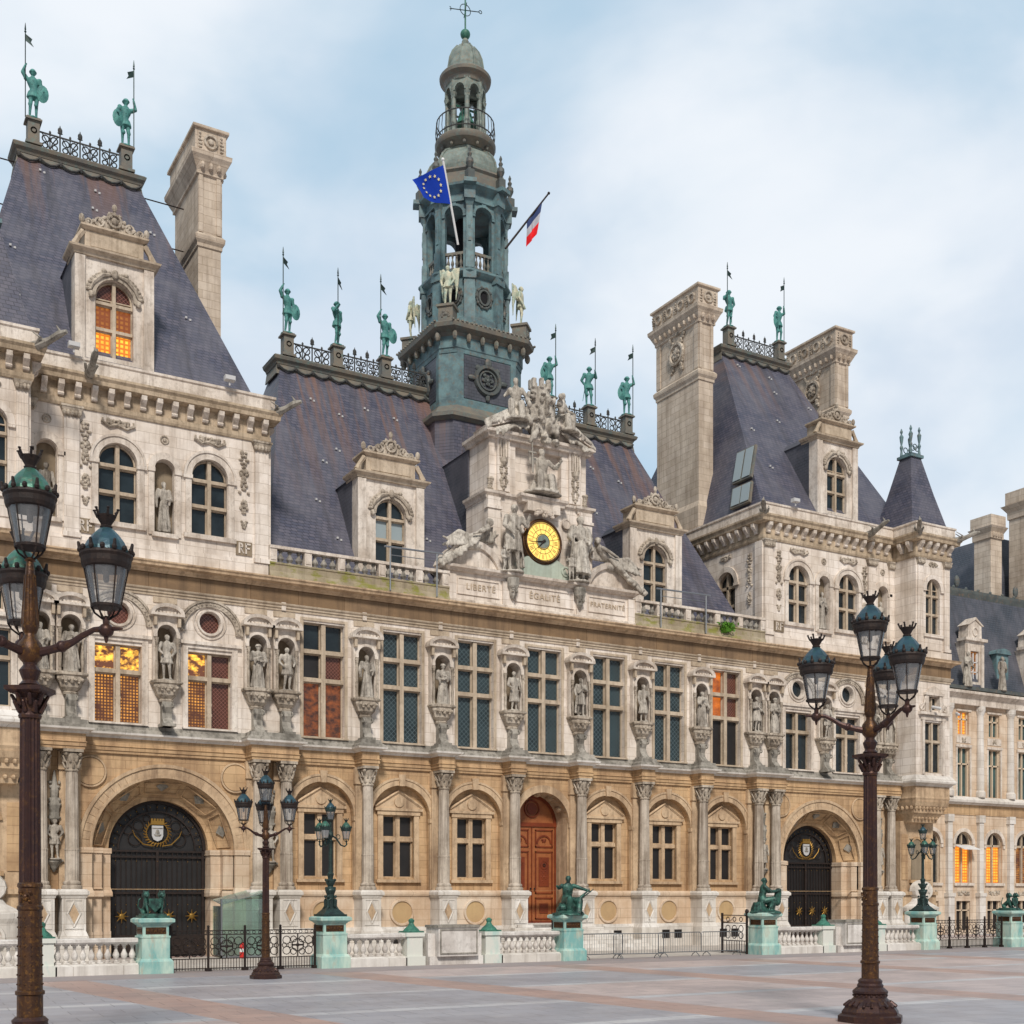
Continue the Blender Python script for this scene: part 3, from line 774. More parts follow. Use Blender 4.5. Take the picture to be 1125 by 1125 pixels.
# ---- portal bays under the pavilions
def portal(s):
    cx = 18.78
    m = NB(s)
    m.wall(14.4, 24.4, 2.9, 8.55, .6, [[p for p in arch(cx, 2.92, 4.62, 3.0, 26)]], .10)
    m.build('portal_wall', M['tan'], hall)
    m = NB(s)
    m.archband(cx, 4.62, 3.0, 3.5, .50, .62, seg=30); m.archband(cx, 4.62, 3.42, 3.56, .44, .6, seg=30); m.archband(cx, 4.62, 2.98, 3.1, .46, .6, seg=30)
    for k in range(1,30):
        a = PI*k/30; c_, n_ = math.cos(a), math.sin(a)
        m.tube([(cx+3.02*c_, .49, 4.62+3.02*n_), (cx+3.42*c_, .49, 4.62+3.42*n_)], .014, 3)
    m.build('portal_archivolt', M['tantrim'], hall)
    # splayed, coffered reveal between the outer arch and the gate
    R = []
    for k in range(31):
        a = PI*k/30; c_, n_ = math.cos(a), math.sin(a)
        R.append([(cx+3.0*c_,.66,4.62+3.0*n_),(cx+2.75*c_,.95,4.62+2.75*n_),(cx+2.3*c_,1.45,4.62+2.3*n_),(cx+2.12*c_,1.5,4.62+2.12*n_),(cx+2.12*c_,2.0,4.62+2.12*n_),(cx+3.2*c_,2.0,4.62+3.2*n_),(cx+3.2*c_,.68,4.62+3.2*n_)])
    m = NB(s); m.rings(R)
    for k in range(5):                                  # coffers
        a = PI*(k+.5)/5; c_, n_ = math.cos(a), math.sin(a)
        P = lambda rr, da: (cx+rr*math.cos(a+da), .66+(3.0-rr)*1.1-.05, 4.62+rr*math.sin(a+da))
        for q in ((2.88,-.27,2.45,-.27),(2.88,.27,2.45,.27),(2.88,-.27,2.88,.27),(2.45,-.27,2.45,.27)): m.tube([P(q[0],q[1]), P(q[2],q[3])], .03, 4)
    o = m.build('portal_reveal', M['tan'], hall)
    m = NB(s)
    for k in range(5):
        a = PI*(k+.5)/5; rr_ = 2.66; c3 = Vector((cx+rr_*math.cos(a), .66+(3.0-rr_)*1.1-.10, 4.62+rr_*math.sin(a)))
        u = Vector((-math.sin(a),0,math.cos(a))); w_ = Vector((math.cos(a)*-.7,.7,math.sin(a)*-.7))
        q = .27
        m.rings([[c3+u*q, c3+w_*q, c3-u*q, c3-w_*q],[c3+u*q*.8+Vector((0,.12,0)), c3+w_*q*.8+Vector((0,.12,0)), c3-u*q*.8+Vector((0,.12,0)), c3-w_*q*.8+Vector((0,.12,0))]])
    m.build('coffer_rosette', M['grey'], o)
    m = NB(s)
    for e in (-1,1):
        # stepped jambs
        for (xa, xb, ya, yb) in ((3.0,3.62,.40,.7),(2.55,3.02,.72,1.2),(2.12,2.58,1.1,2.0)):
            a, b = sorted((cx+e*xa, cx+e*xb)); m.box(a, b, ya, yb, 2.9, 4.40); m.box(a-.04, b+.04, ya-.06, yb, 4.40, 4.62)
            m.box(a-.02, b+.02, ya-.03, yb, .0, 1.15); m.box(a, b, ya+.01, yb, 1.15, 2.6)
            m.rings([[(a-.07,ya-.1,2.6),(b+.07,ya-.1,2.6),(b+.07,yb,2.6),(a-.07,yb,2.6)],[(a-.07,ya-.1,2.76),(b+.07,ya-.1,2.76),(b+.07,yb,2.76),(a-.07,yb,2.76)],[(a,ya,3.0),(b,ya,3.0),(b,yb,3.0),(a,yb,3.0)]])
    m.build('portal_jamb', M['dado'], hall)
    m = NB(s)
    for e in (-1,1):
        m.ring((cx+e*3.05,.53,7.75), .62, .05, 26)
    m.build('spandrel_ring', M['tantrim'], hall)
    m = NB(s)
    for e in (-1,1): m.disc(cx+e*3.05, 7.75, .56, .50, .6, 24)
    m.build('spandrel_disc', M['tan'], hall)
    # the iron gate
    y = 1.86
    m = NB(s); m.prism(arch(cx, 0.02, 4.62, 2.12, 24), y+.06, y+.09); g0 = m.build('portal_gate', M['glass_black'], hall)
    m = NB(s)
    for zz in (4.55, 2.75, .12, 4.3): m.box(cx-2.1, cx+2.1, y-.05, y+.05, zz-.04, zz+.04)
    m.archband(cx, 4.62, 1.98, 2.12, y-.06, y+.04, seg=24); m.archband(cx, 4.62, 1.62, 1.68, y-.04, y+.02, seg=24)
    m.box(cx-.06, cx+.06, y-.06, y+.04, 0, 4.6)
    for k in range(-9,10):
        if k: m.box(cx+k*.218-.015, cx+k*.218+.015, y-.02, y+.02, .1, 4.5)
    for e in (-1,1):
        m.box(cx+e*1.98-.05, cx+e*1.98+.05, y-.06, y+.05, 0, 4.6)
        for zz in (.9,): m.box(cx+(e*1.03)-.95, cx+(e*1.03)+.95, y-.03, y+.03, .15, .95)
    for k in range(13):
        a = PI*(k+.5)/13; m.tube([(cx+1.66*math.cos(a), y-.02, 4.62+1.66*math.sin(a)), (cx+2.0*math.cos(a), y-.02, 4.62+2.0*math.sin(a))], .02, 4)
    for e in (-1,1):
        for (rx, rz, r_) in ((.95,.45,.28),(1.25,.85,.2),(.8,1.05,.22),(.45,1.35,.15)): m.ring((cx+e*rx, y-.02, 4.62+rz), r_, .022, 14, ts=4)
    m.mi = 1
    for q in range(9):
        for zz in (1.3,2.25,2.9,4.12,.45): m.ell((cx-1.76+q*.44,y-.05,zz),(.022,.02,.022),5,3)
    for k in range(19):
        a = PI*(k+.5)/19; m.ell((cx+1.84*math.cos(a), y-.05, 4.62+1.84*math.sin(a)), (.02,.02,.035), 5, 3)
    m.build('gate_ironwork', [M['iron_black'],M['gold']], g0)
    for q in range(4):
        m = NB(s); xx = cx-1.5+q*1.0; zz = 1.75
        m.ell((xx,y-.06,zz),(.13,.05,.13),10,5)
        for k in range(8):
            a = 2*PI*k/8; m.cone((xx+.12*math.cos(a),y-.05,zz+.12*math.sin(a)), (xx+.28*math.cos(a),y-.05,zz+.28*math.sin(a)), .03,.012,4)
        m.build('gilt_sunburst', M['gold'], g0)
    m = NB(s); m.ring((cx,y-.06,5.35),.47,.022,30,'y',PI/2+.45,PI/2+2*PI-.45)
    # wreath round the arms
    for k in range(26):
        a = 2*PI*k/26
        if abs(a-PI/2) < .5: continue
        m.cone((cx+.46*math.cos(a),y-.07,5.35+.46*math.sin(a)), (cx+.60*math.cos(a+.15),y-.07,5.35+.60*math.sin(a+.15)), .035,.018,4)
    m.box(cx-.28,cx+.28,y-.12,y-.05,5.70,5.86)
    for k in range(5): m.box(cx-.28+k*.12,cx-.20+k*.12,y-.12,y-.05,5.86,5.96)
    for e in (-1,1): m.tube([(cx+e*.2,y-.06,4.78),(cx+e*.6,y-.06,4.85),(cx+e*.95,y-.06,5.2),(cx+e*1.05,y-.06,5.45)], [.03,.03,.025,.01], 5)
    m.build('gilt_wreath', M['gold'], g0)
    m = NB(s); m.prism([(cx-.24,5.66),(cx+.24,5.66),(cx+.24,5.22),(cx+.17,5.06),(cx,4.98),(cx-.17,5.06),(cx-.24,5.22)], y-.11, y-.05); ca = m.build('coat_of_arms', M['galv_pale'], g0)
    m = NB(s); m.prism([(cx-.16,5.28),(cx-.1,5.2),(cx+.1,5.2),(cx+.16,5.28)], y-.13, y-.105); m.box(cx-.01,cx+.01,y-.13,y-.105,5.28,5.5); m.prism([(cx-.09,5.32),(cx+.1,5.32),(cx+.06,5.47),(cx-.05,5.47)], y-.128, y-.112); m.box(cx-.22,cx+.22,y-.13,y-.105,5.53,5.56); m.build('ship_charge', M['grey'], ca) if False else m.build('ship_charge', M['grey'], g0)
    m = NB(s); m.box(14.4, 15.1, .50, 1.1, 0, 2.9); m.box(22.45,24.4,.50,1.1,0,2.9); m.build('portal_plinth', M['dado'], hall)
    # carved trophies between the paired columns
    for xa in (14.22, 23.25):
        m = NB(s); x = xa
        m.lathe(x, .42, [(.05,5.5),(.22,5.75),(.2,6.0),(.26,6.3),(.14,6.6),(.18,6.9),(.08,7.4),(.03,7.7)], 8)
        relief(m, x, 6.5, .5, 1.6, .36, 9, 4, .09, .08); m.build('hanging_trophy', M['grey'], hall)
        m = NB(s); m.lathe(x, .5, [(.04,3.6),(.2,3.85),(.34,4.0),(.34,4.1)], 10); m.box(x-.34,x+.34,.3,.62,4.02,4.1); m.build('bracket', M['grey'], hall)
for s in (-1,1): portal(s)

# ---- ground floor entablature and the ledge above it
def ressaut(xs, yb, yf, w, xa, xb, ends=True):
    P = [(xa, yb)]
    for x in xs: P += [(x-w,yb),(x-w,yf),(x+w,yf),(x+w,yb)]
    P.append((xb, yb)); return P
ctr = sorted([c for c in cols[:3]]+[-c for c in cols[:3]])
xs_all = sorted([c for c in cols if c < 13]+[-c for c in cols if c < 13])
def paired(xc): return [(xc-1.05,.5),(xc-1.05,-.34),(xc+1.05,-.34),(xc+1.05,.5)]
path = [(-24.45,.5)]
for x in [-23.25,-14.22]: path += paired(x)
for x in xs_all: path += [(x-.40,.5),(x-.40,-.34),(x+.40,-.34),(x+.40,.5)]
for x in [14.22,23.25]: path += paired(x)
path.append((24.45,.5))
m = MB(); m.sweep(path, [(-.5,8.53),(.0,8.53),(.0,8.64),(.04,8.65),(.04,8.78),(.09,8.82),(.02,8.86),(.02,9.16),(-.5,9.16)]); m.build('ground_entablature', M['tan'], hall)
m = MB(); m.sweep(path, [(-.5,9.16),(.10,9.16),(.14,9.24),(.30,9.30),(.32,9.38),(-.5,9.38)]); m.build('ground_cornice', M['white'], hall)
m = MB(); m.sweep(path, [(-.5,9.38),(.26,9.38),(.24,9.48),(.10,9.58),(.08,9.72),(-.5,9.72)]); m.build('mossy_ledge', M['grey'], hall)

# ---- first floor
Y1 = .45
holes = []
for b in bays: holes.append(rect(b*BAY-.98, b*BAY+.98, 9.78, 14.9))
nich = [.5*BAY, 1.5*BAY, 2.5*BAY, 13.6, 14.85]
for s in (-1,1):
    for x in nich[:3]: holes.append([(s*x+q[0], q[1]) for q in arch(0, 11.7, 13.62, .40, 10)])
    holes.append([(s*13.55+q[0], q[1]) for q in arch(0, 11.7, 13.62, .40, 10)])
m = MB(); m.wall(-14.2, 14.2, 9.7, 15.26, Y1, holes, .42); m.build('first_floor_wall', M['pale'], hall)
pw = [20.72, 16.88]
for s in (-1,1):
    hs = [rect(x-.95, x+.95, 9.82, 13.05) for x in pw] + [circ(x, 14.36, .46) for x in pw] + [arch(x, 11.7, 13.62, .40, 10) for x in (14.85, 18.8, 22.65, 23.85)]
    m = NB(s); m.wall(14.2, 24.45, 9.7, 15.26, Y1, hs, .42); m.build('first_floor_wall', M['pale'], hall)
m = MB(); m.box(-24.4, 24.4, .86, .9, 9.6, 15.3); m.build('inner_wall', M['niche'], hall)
PN = {-3:('glass_brown', {(0,0):'lit_stain',(1,0):'lit_stain',(0,1):'glass_black',(1,1):'glass_brown',(0,2):'glass',(1,2):'glass'}),
      3:(None, {(0,0):'glass_black',(1,0):'glass_black',(0,1):'lit_red',(1,1):'glass_brown',(0,2):'lit_red',(1,2):'glass_brown'})}
for b in bays:
    x = b*BAY
    window(x-.97, x+.97, 9.79, 14.89, Y1+.28, (.50,.75), pane='glass_lat' if abs(b) < 3 else 'glass_brown', panes=PN[b][1] if b in PN else None, thick=.10, deep=.22, handles=True)
    m = MB()
    for e in (-1,1): m.box(x+e*1.06-.07, x+e*1.06+.07, Y1-.05, Y1+.02, 9.74, 14.98)
    m.box(x-1.13, x+1.13, Y1-.055, Y1+.02, 14.982, 15.10); m.box(x-1.15,x+1.15,Y1-.12,Y1+.1,9.70,9.77)
    m.build('window_surround', M['mullion'], hall)
for s in (-1,1):
    for x in pw:
        lit = 'lit_dim' if s < 0 else 'glass'
        pn = None
        if s < 0: pn = {(0,0):'lit_dim',(1,0):'lit_dim',(0,1):'lit_chand',(1,1):'lit_chand' } if x > 18 else {(0,0):'glass_brown',(1,0):'lit_dim',(0,1):'glass_brown',(1,1):'lit_chand'}
        window(x-.94, x+.94, 9.83, 13.04, Y1+.28, (.66,), s=s, pane=lit, panes=pn, thick=.09, deep=.2, handles=True)
        m = NB(s)
        for e in (-1,1): m.box(x+e*1.08-.12, x+e*1.08+.12, Y1-.07, Y1+.02, 9.74, 13.2)
        m.box(x-1.2,x+1.2,Y1-.075,Y1+.02,13.202,13.36); m.box(x-1.35,x+1.35,Y1-.16,Y1+.02,13.36,13.5)
        m.box(x-1.2,x+1.2,Y1-.12,Y1+.1,9.74,9.81)
        m.build('window_surround', M['trim'], hall)
        m = NB(s); m.ring((x,Y1-.03,14.36), .52, .07, 26); m.ring((x,Y1-.02,14.36), .70, .04, 26); m.build('oculus_ring', M['trim'], hall)
        m = NB(s); m.disc(x, 14.36, .5, Y1+.25, Y1+.28, 22); m.build('oculus_pane', M['glass_brown' if s < 0 else 'glass'], hall)
        m = NB(s); m.archband(x, 13.9, 1.12, 1.38, Y1-.10, Y1+.02, seg=22); m.archband(x, 13.9, 1.33, 1.42, Y1-.15, Y1+.02, seg=22)
        for k in range(21):
            a = PI*(k+.5)/21; m.ell((x+1.23*math.cos(a), Y1-.11, 13.9+1.23*math.sin(a)), (.06,.03,.06), 5, 3)
        m.build('relieving_arch', M['carved'], hall)

def niche(s, x, narrow=False):
    """statue bay: console, shelf, colonnettes, arched niche and curved hood"""
    w = .56 if narrow else .62
    m = NB(s)
    m.wall(x-w, x+w, 11.66, 14.42, .18, [arch(x, 11.67, 13.62, .40, 12)], .28)
    for e in (-1,1): a, b = sorted((x+e*w, x+e*(w-.002))); m.box(a-.0, b+.002, .181, .45, 11.66, 14.42)
    m.archband(x, 13.62, .40, .52, .12, .20, seg=14)
    for e in (-1,1):
        m.box(x+e*.48-.08, x+e*.48+.08, .10, .2, 13.48, 13.62)
    m.build('niche_frame', M['trim'], hall)
    m = NB(s)
    for e in (-1,1):
        m.lathe(x+e*(w-.12), .08, [(.075,11.68),(.055,11.8),(.075,12.3),(.05,12.5),(.06,13.2),(.10,13.44)], 8)
        relief(m, x+e*(w-.10), 13.2, .1, .4, .05, 4, 7, .05, .05)
    m.build('colonnette', M['carved'], hall)
    m = NB(s)
    n = 10; top = [(x+(w+.14)*math.cos(PI*k/n), 14.46+.42*math.sin(PI*k/n)) for k in range(n+1)]
    ins = [(x+(w-.02)*math.cos(PI*k/n), 14.46+.28*math.sin(PI*k/n)) for k in range(n+1)]
    for k in range(n):
        m.rings([[(ins[k][0],-.06,ins[k][1]),(top[k][0],-.10,top[k][1]),(top[k][0],.45,top[k][1]),(ins[k][0],.45,ins[k][1])],[(ins[k+1][0],-.06,ins[k+1][1]),(top[k+1][0],-.10,top[k+1][1]),(top[k+1][0],.45,top[k+1][1]),(ins[k+1][0],.45,ins[k+1][1])]])
    m.box(x-w-.14, x+w+.14, -.10, .45, 14.36, 14.46)
    m.prism([(x+(w)*math.cos(PI*k/n), 14.46+.30*math.sin(PI*k/n)) for k in range(n+1)], .10, .44)
    for k in range(7): m.box(x-w+.04+k*(2*w-.2)/6, x-w+.12+k*(2*w-.2)/6, .02,.12,14.47,14.56)
    m.build('niche_hood', M['trim'], hall)
    m = NB(s)
    for e in (-1,1): m.box(x+e*(w-.06)-.06, x+e*(w-.06)+.06, -.02, .2, 13.95, 14.36)
    m.box(x-.5, x+.5, .40, .46, 14.98, 15.22)
    m.build('hood_bracket', M['mullion'], hall)
    m = NB(s); z = 11.66
    m.rings([[(x+a*f, max(-.16, .45-d*g), zz) for a, g in ((-1,0),(-1,.7),(-.6,1),(.6,1),(1,.7),(1,0))] for f, d, zz in
        ((.64,.62,z),(.66,.66,z-.05),(.64,.62,z-.12),(.56,.55,z-.15),(.56,.55,z-.28),(.46,.50,z-.42),(.40,.46,z-.60),(.30,.34,z-.72),(.26,.30,z-.76),(.30,.36,z-.80),(.28,.32,z-.88))])
    relief(m, x, z-.36, 1.0, .22, -.10, 7, 5, .07, .07)
    m.build('statue_console', M['carved'], hall)
    m = NB(s)
    m.prismx([(.45,10.78),(.08,10.78),(.04,10.55),(.14,10.3),(.10,10.1),(-.05,9.95),(-.14,9.85),(-.16,9.72),(.45,9.72)], x-.20, x+.20)
    for e in (-1,1): m.ring((x+e*.21,.0,10.62), .09, .035, 10, 'x')
    m.box(x-.30,x+.30,-.24,.45,9.72,9.84)
    m.build('console_stem', M['grey'], hall)
for s in (-1,1):
    for x in nich[:3]: niche(s, x)
    for x in (13.55, 14.85, 18.8, 22.65, 23.85): niche(s, x, True)

# ---- main entablature
Y = .45; T = 24.5
mp = [(-T,Y),(T,Y)]
m = MB(); m.sweep(mp, [(-.3,15.26),(.05,15.26),(.05,15.36),(.10,15.38),(.10,15.46),(.16,15.50),(.18,15.56),(.06,15.60),(-.3,15.60)]); m.build('main_architrave', M['mullion'], hall)
m = MB(); m.sweep(mp, [(-.3,15.60),(.05,15.60),(.05,16.22),(-.3,16.22)]); m.build('main_frieze', M['brown'], hall)
m = MB(); m.sweep(mp, [(-.3,16.22),(.10,16.22),(.14,16.28),(.20,16.30),(.24,16.37),(.48,16.42),(.50,16.50),(.56,16.56),(.56,16.62),(-.3,16.66)]); m.build('main_cornice', M['tantrim'], hall)
m = MB()
for s in (-1,1):
    for x in nich[:4]: m.box(s*x-.1, s*x+.1, .33, .42, 15.26, 15.62)
m.build('architrave_dowel', M['trim'], hall)

# ---- roof terrace balustrade in the middle section
def urn_baluster(m, x, y, z0, z1, r=.09, seg=8):
    h = z1-z0
    m.lathe(x, y, [(r*.9,z0),(r*.9,z0+.06*h),(r*.5,z0+.12*h),(r*1.05,z0+.32*h),(r*1.0,z0+.42*h),(r*.42,z0+.66*h),(r*.40,z0+.78*h),(r*.75,z0+.84*h),(r*.45,z0+.9*h),(r*.9,z0+.95*h),(r*.9,z1)], seg)
for s in (-1,1):
    m = NB(s); m.sweep([(5.42,.35),(14.28,.35)], [(-.3,16.62),(.25,16.62),(.10,16.95),(.10,17.22),(.14,17.26),(.14,17.33),(-.3,17.33)]); m.build('mossy_parapet_base', M['moss'], hall)
    m = NB(s); m.box(5.42, 14.28, .18, .62, 17.93, 18.06)
    posts = [5.62, 7.0, 8.9, 10.9, 12.5, 14.12]
    for p in posts: m.box(p-.17, p+.17, .22, .58, 17.33, 17.93); m.box(p-.12,p+.12,.19,.22,17.42,17.84)
    rail = m.build('roof_balustrade', M['trim'], hall)
    m = NB(s)
    for a, b in zip(posts, posts[1:]):
        n = max(2, int((b-a-.4)/.36))
        for k in range(n): urn_baluster(m, a+.17+(b-a-.34)*(k+.5)/n, .40, 17.33, 17.93, .15)
    m.build('balusters', M['grey'], rail)

# ---- middle roof
def hiproof(name, cx, wx0, wx1, y0, y1, z0, z1, ty0, ty1, mat, parent=hall):
    m = MB()
    m.rings([[(cx-wx0,y0,z0),(cx+wx0,y0,z0),(cx+wx0,y1,z0),(cx-wx0,y1,z0)],[(cx-wx1,ty0,z1),(cx+wx1,ty0,z1),(cx+wx1,ty1,z1),(cx-wx1,ty1,z1)]])
    return m.build(name, mat, parent)
r0 = hiproof('central_roof', 0, 14.1, 10.9, 1.05, 17.3, 16.9, 29.75, 8.5, 9.9, M['slate'])
for i, (x, f) in enumerate([(-9.6,.85),(-8.2,.80),(-6.6,.86),(-5,.84),(-8.9,.62),(-6.9,.6),(-4.7,.62),(-9.8,.55),(-7.3,.48),(-10.7,.36),(-10.1,.2),(-5.2,.26),(6.2,.55),(7.9,.42),(6.9,.22),(8.9,.75),(7.2,.8)]):
    m = MB(); y = 1.05+(8.5-1.05)*f; z = 16.9+(29.75-16.9)*f
    for e in (-1,1): m.box(x+e*.09-.045, x+e*.09+.045, y-.09, y+.02, z-.04-e*.04, z+.05-e*.04)
    m.build('snow_hook', M['galv_pale'], hall)
    if i > 100: break

def ledge(cx, hw, y0, y1, z, parent=hall, cut=None):
    """lead roll at the top of a roof with its festooned apron"""
    m = MB(); P = [(cx-hw,y1),(cx-hw,y0),(cx+hw,y0),(cx+hw,y1)]
    m.sweep(P, [(-.4,z),(.06,z),(.10,z+.10),(.22,z+.20),(.27,z+.34),(.18,z+.42),(-.4,z+.45)])
    m.sweep(P, [(-.3,z-.02),(.06,z-.55),(.12,z-.53),(.04,z-.02)])
    o = m.build('ridge_ledge', M['lead_warm'], parent)
    m = MB(); n = int(hw*2/.9)
    for k in range(n):
        a = cx-hw+2*hw*k/n; b = cx-hw+2*hw*(k+1)/n
        m.tube([(a+(b-a)*t, y0-.14-.1*(1-abs(2*t-1)), z-.12-.26*math.sin(PI*t)) for t in (0,.25,.5,.75,1)], .06, 5)
        m.ell((a, y0-.14, z-.16), (.09,.07,.13), 6, 4)
    m.build('lead_festoon', M['roof_crest'], o)
    return o
def crest(x0, x1, y, z, parent=hall, h=.95):
    """iron cresting: posts with finials and scrolls between"""
    m = MB(); n = max(2, round((x1-x0)/.85)); w = (x1-x0)/n
    m.box(x0, x1, y-.03, y+.03, z+.04, z+.10); m.box(x0, x1, y-.03, y+.03, z+h*.82, z+h*.88)
    for k in range(n+1):
        x = x0+w*k
        if 0 < k < n:
            m.tube([(x,y,z),(x,y,z+h*1.25)], .04, 5)
            m.ell((x,y,z+h*1.18), (.11,.06,.16), 6, 5); m.ell((x,y,z+h*1.05),(.13,.06,.05),6,4); m.cone((x,y,z+h*1.3),(x,y,z+h*1.42),.035,.015,4)
        if k < n:
            c = x+w/2
            for e in (-1,1):
                m.ring((c+e*w*.21, y, z+h*.60), w*.17, .032, 12, ts=4); m.ring((c+e*w*.24, y, z+h*.26), w*.13, .032, 10, ts=4)
                m.tube([(c, y, z+.05),(c+e*w*.12, y, z+h*.42),(c+e*w*.38, y, z+h*.82)], .026, 4)
            m.tube([(c,y,z+.05),(c,y,z+h*.98)], .026, 4); m.ell((c,y,z+h*.95),(.06,.04,.09),5,4)
    return m.build('iron_cresting', M['roof_crest'], parent)
def rooftop_post(x, y, z, h=.95):
    m = MB(); m.cbox(x, y, z, z+.12, .36); m.cbox(x, y, z+.12, z+h, .26); m.cbox(x, y, z+h, z+h+.08, .36); m.cbox(x,y,z+h+.08,z+h+.15,.30)
    for e in (-1,1): m.ring((x, y+e*0-.27, z+h*.6), .12, .03, 10)
    return m.build('ridge_post', M['lead_warm'], hall)

ledge(0, 11.05, 8.4, 10.0, 29.75); 
kx = [-10.5, -7.8, -5.05, 5.3, 8.05, 10.75]
ZR = 30.2
for a, b in zip(kx[:2], kx[1:3]): crest(a+.3, b-.3, 8.5, ZR)
crest(-4.75, -2.6, 8.5, ZR); crest(2.6, 5.0, 8.5, ZR)
for a, b in zip(kx[3:5], kx[4:6]): crest(a+.3, b-.3, 8.5, ZR)
for x in kx: rooftop_post(x, 8.5, ZR, 1.05)
# ---------------------------------------------------------------- dormers
def dormer(s, cx, y, z0, hw, zsill, zcorn, parent_roof_y, panes=None, pane='glass', zb=None):
    """stone dormer: arched window, carved spandrels, cornice, attic box and crest; slate cheeks run back"""
    W = .78 if hw > 1.66 else .78; ztop = zcorn-.85
    m = NB(s)
    m.wall(cx-hw, cx+hw, z0, zcorn, y, [arch(cx, zsill, ztop-W, W, 14)], .3)
    for e in (-1,1):
        a, b = sorted((cx+e*hw, cx+e*(hw-.06))); m.box(a, b, y+.003, y+.6, z0, zcorn)
        a, b = sorted((cx+e*hw, cx+e*(hw-.42))); m.box(a, b, y-.10, y+.01, z0, zcorn-.1)
    m.box(cx-hw+.05, cx+hw-.05, y+.44, y+.5, z0, zcorn)
    d = m.build('dormer', M['trim'], hall)
    m = NB(s)
    m.archband(cx, ztop-W, W, W+.14, y-.07, y+.02, seg=16)
    for e in (-1,1):
        m.ell((cx+e*(W+.18), y-.1, ztop-W-.02), (.14,.10,.15), 7, 5)
        for k in range(9):
            a = PI/2 + e*(.25+k*.14); m.ell((cx-(W+.32)*math.cos(a)*1, y-.05, ztop-W+(W+.30)*math.sin(a)), (.13,.06,.08), 6, 4)
        m.tube([(cx+e*.1,y-.08,ztop+.2),(cx+e*.5,y-.1,ztop+.1),(cx+e*.85,y-.08,ztop-.25),(cx+e*1.0,y-.06,ztop-.6)], [.05,.10,.09,.04], 6)
        m.ell((cx+e*.45,y-.1,ztop+.28),(.12,.08,.1),6,4)
    m.ell((cx,y-.12,ztop+.22),(.14,.09,.2),7,5)
    m.build('dormer_carving', M['carved'], d)
    m = NB(s)
    P = [(cx-hw,y+1.2),(cx-hw,y-.08),(cx+hw,y-.08),(cx+hw,y+1.2)]
    m.sweep(P, [(-.2,zcorn-.08),(.05,zcorn-.08),(.08,zcorn+.02),(.24,zcorn+.12),(.26,zcorn+.2),(-.2,zcorn+.26)])
    P = [(cx-hw*.76,y+1.2),(cx-hw*.76,y-.02),(cx+hw*.76,y-.02),(cx+hw*.76,y+1.2)]
    m.box(cx-hw*.74, cx+hw*.74, y, y+1.2, zcorn+.2, zcorn+1.05)
    m.box(cx-hw*.60, cx+hw*.60, y-.03, y+.01, zcorn+.38, zcorn+.88)
    m.sweep(P, [(-.2,zcorn+1.02),(.02,zcorn+1.02),(.16,zcorn+1.12),(.16,zcorn+1.2),(-.2,zcorn+1.24)])
    for e in (-1,1): m.tube([(cx+e*hw*1.0,y+.05,zcorn+.3),(cx+e*hw*.92,y+.05,zcorn+.6),(cx+e*hw*.78,y+.05,zcorn+.95)], [.16,.11,.13], 6)
    m.build('dormer_cornice', M['mullion'], d)
    m = NB(s); zc = zcorn+1.2
    for k in range(13):
        t = k/12*2-1; hh = .22+.72*math.exp(-(t*2.3)**2)
        m.ell((cx+t*hw*.78, y+.05, zc+hh*.5), (.10,.07,hh*.5), 6, 5)
        if abs(t) < .7: m.ell((cx+t*hw*.75, y-.02, zc+hh*.8), (.08,.07,.08), 6, 4)
    m.prism([(cx-hw*.8,zc-.02)]+[(cx+t*hw*.8, zc+.16+.62*math.exp(-(t*2.3)**2)) for t in [k/10-1 for k in range(21)]]+[(cx+hw*.8,zc-.02)], y+.03, y+.18)
    for k in range(26):
        t = random.uniform(-.9,.9); m.ell((cx+t*hw*.78, y-.01, zc+random.uniform(.05,.2+.62*math.exp(-(t*2.3)**2))), (random.uniform(.05,.10),.07,random.uniform(.05,.10)), 6, 4)
    m.ring((cx,y-.03,zc+.45), .26, .06, 14); m.ell((cx,y-.03,zc+.45),(.14,.08,.14),7,5); m.ell((cx,y,zc+1.0),(.11,.08,.17),7,5)
    for e in (-1,1):
        m.ring((cx+e*.62,y-.02,zc+.26), .17, .055, 10); m.ring((cx+e*1.05,y-.02,zc+.16), .12, .05, 10); m.ell((cx+e*hw*.82,y,zc+.25),(.12,.1,.2),7,5)
    m.build('dormer_crest', M['carved'], d)
    window(cx-W+.02, cx+W-.02, zsill, ztop-.02, y+.24, (.36,.70), s=s, rnd=True, panes=panes, pane=pane, parent=d, sub=True, thick=.07, deep=.14)
    m = NB(s)
    for e in (-1,1):
        a, b = sorted((cx+e*(hw+.03), cx+e*(hw-.1))); m.box(a, b, y+.6, parent_roof_y, z0, zcorn+.05)
    m.prism([(cx-hw-.1,zcorn+.0),(cx+hw+.1,zcorn+.0),(cx+hw*.8,zcorn+.45),(cx,zcorn+.72),(cx-hw*.8,zcorn+.45)], y+.62, parent_roof_y+.9)
    m.build('dormer_cheeks', M['slate_far'], d)
    m = NB(s)
    n = 16
    for k in range(n):
        f = k/n; m.box(cx-hw-.5, cx-hw-.38, 0, .1, 0, .1) if False else None
    return d
bl = {(0,0):'glass',(1,0):'glass',(0,1):'glass_curtain',(1,1):'glass_curtain',(0,2):'glass',(1,2):'glass'}
dormer(-1, 7.8, 1.7, 16.7, 1.72, 18.45, 22.35, 4.6, bl)
dormer(1, 7.8, 1.7, 16.7, 1.72, 18.45, 22.35, 4.6)

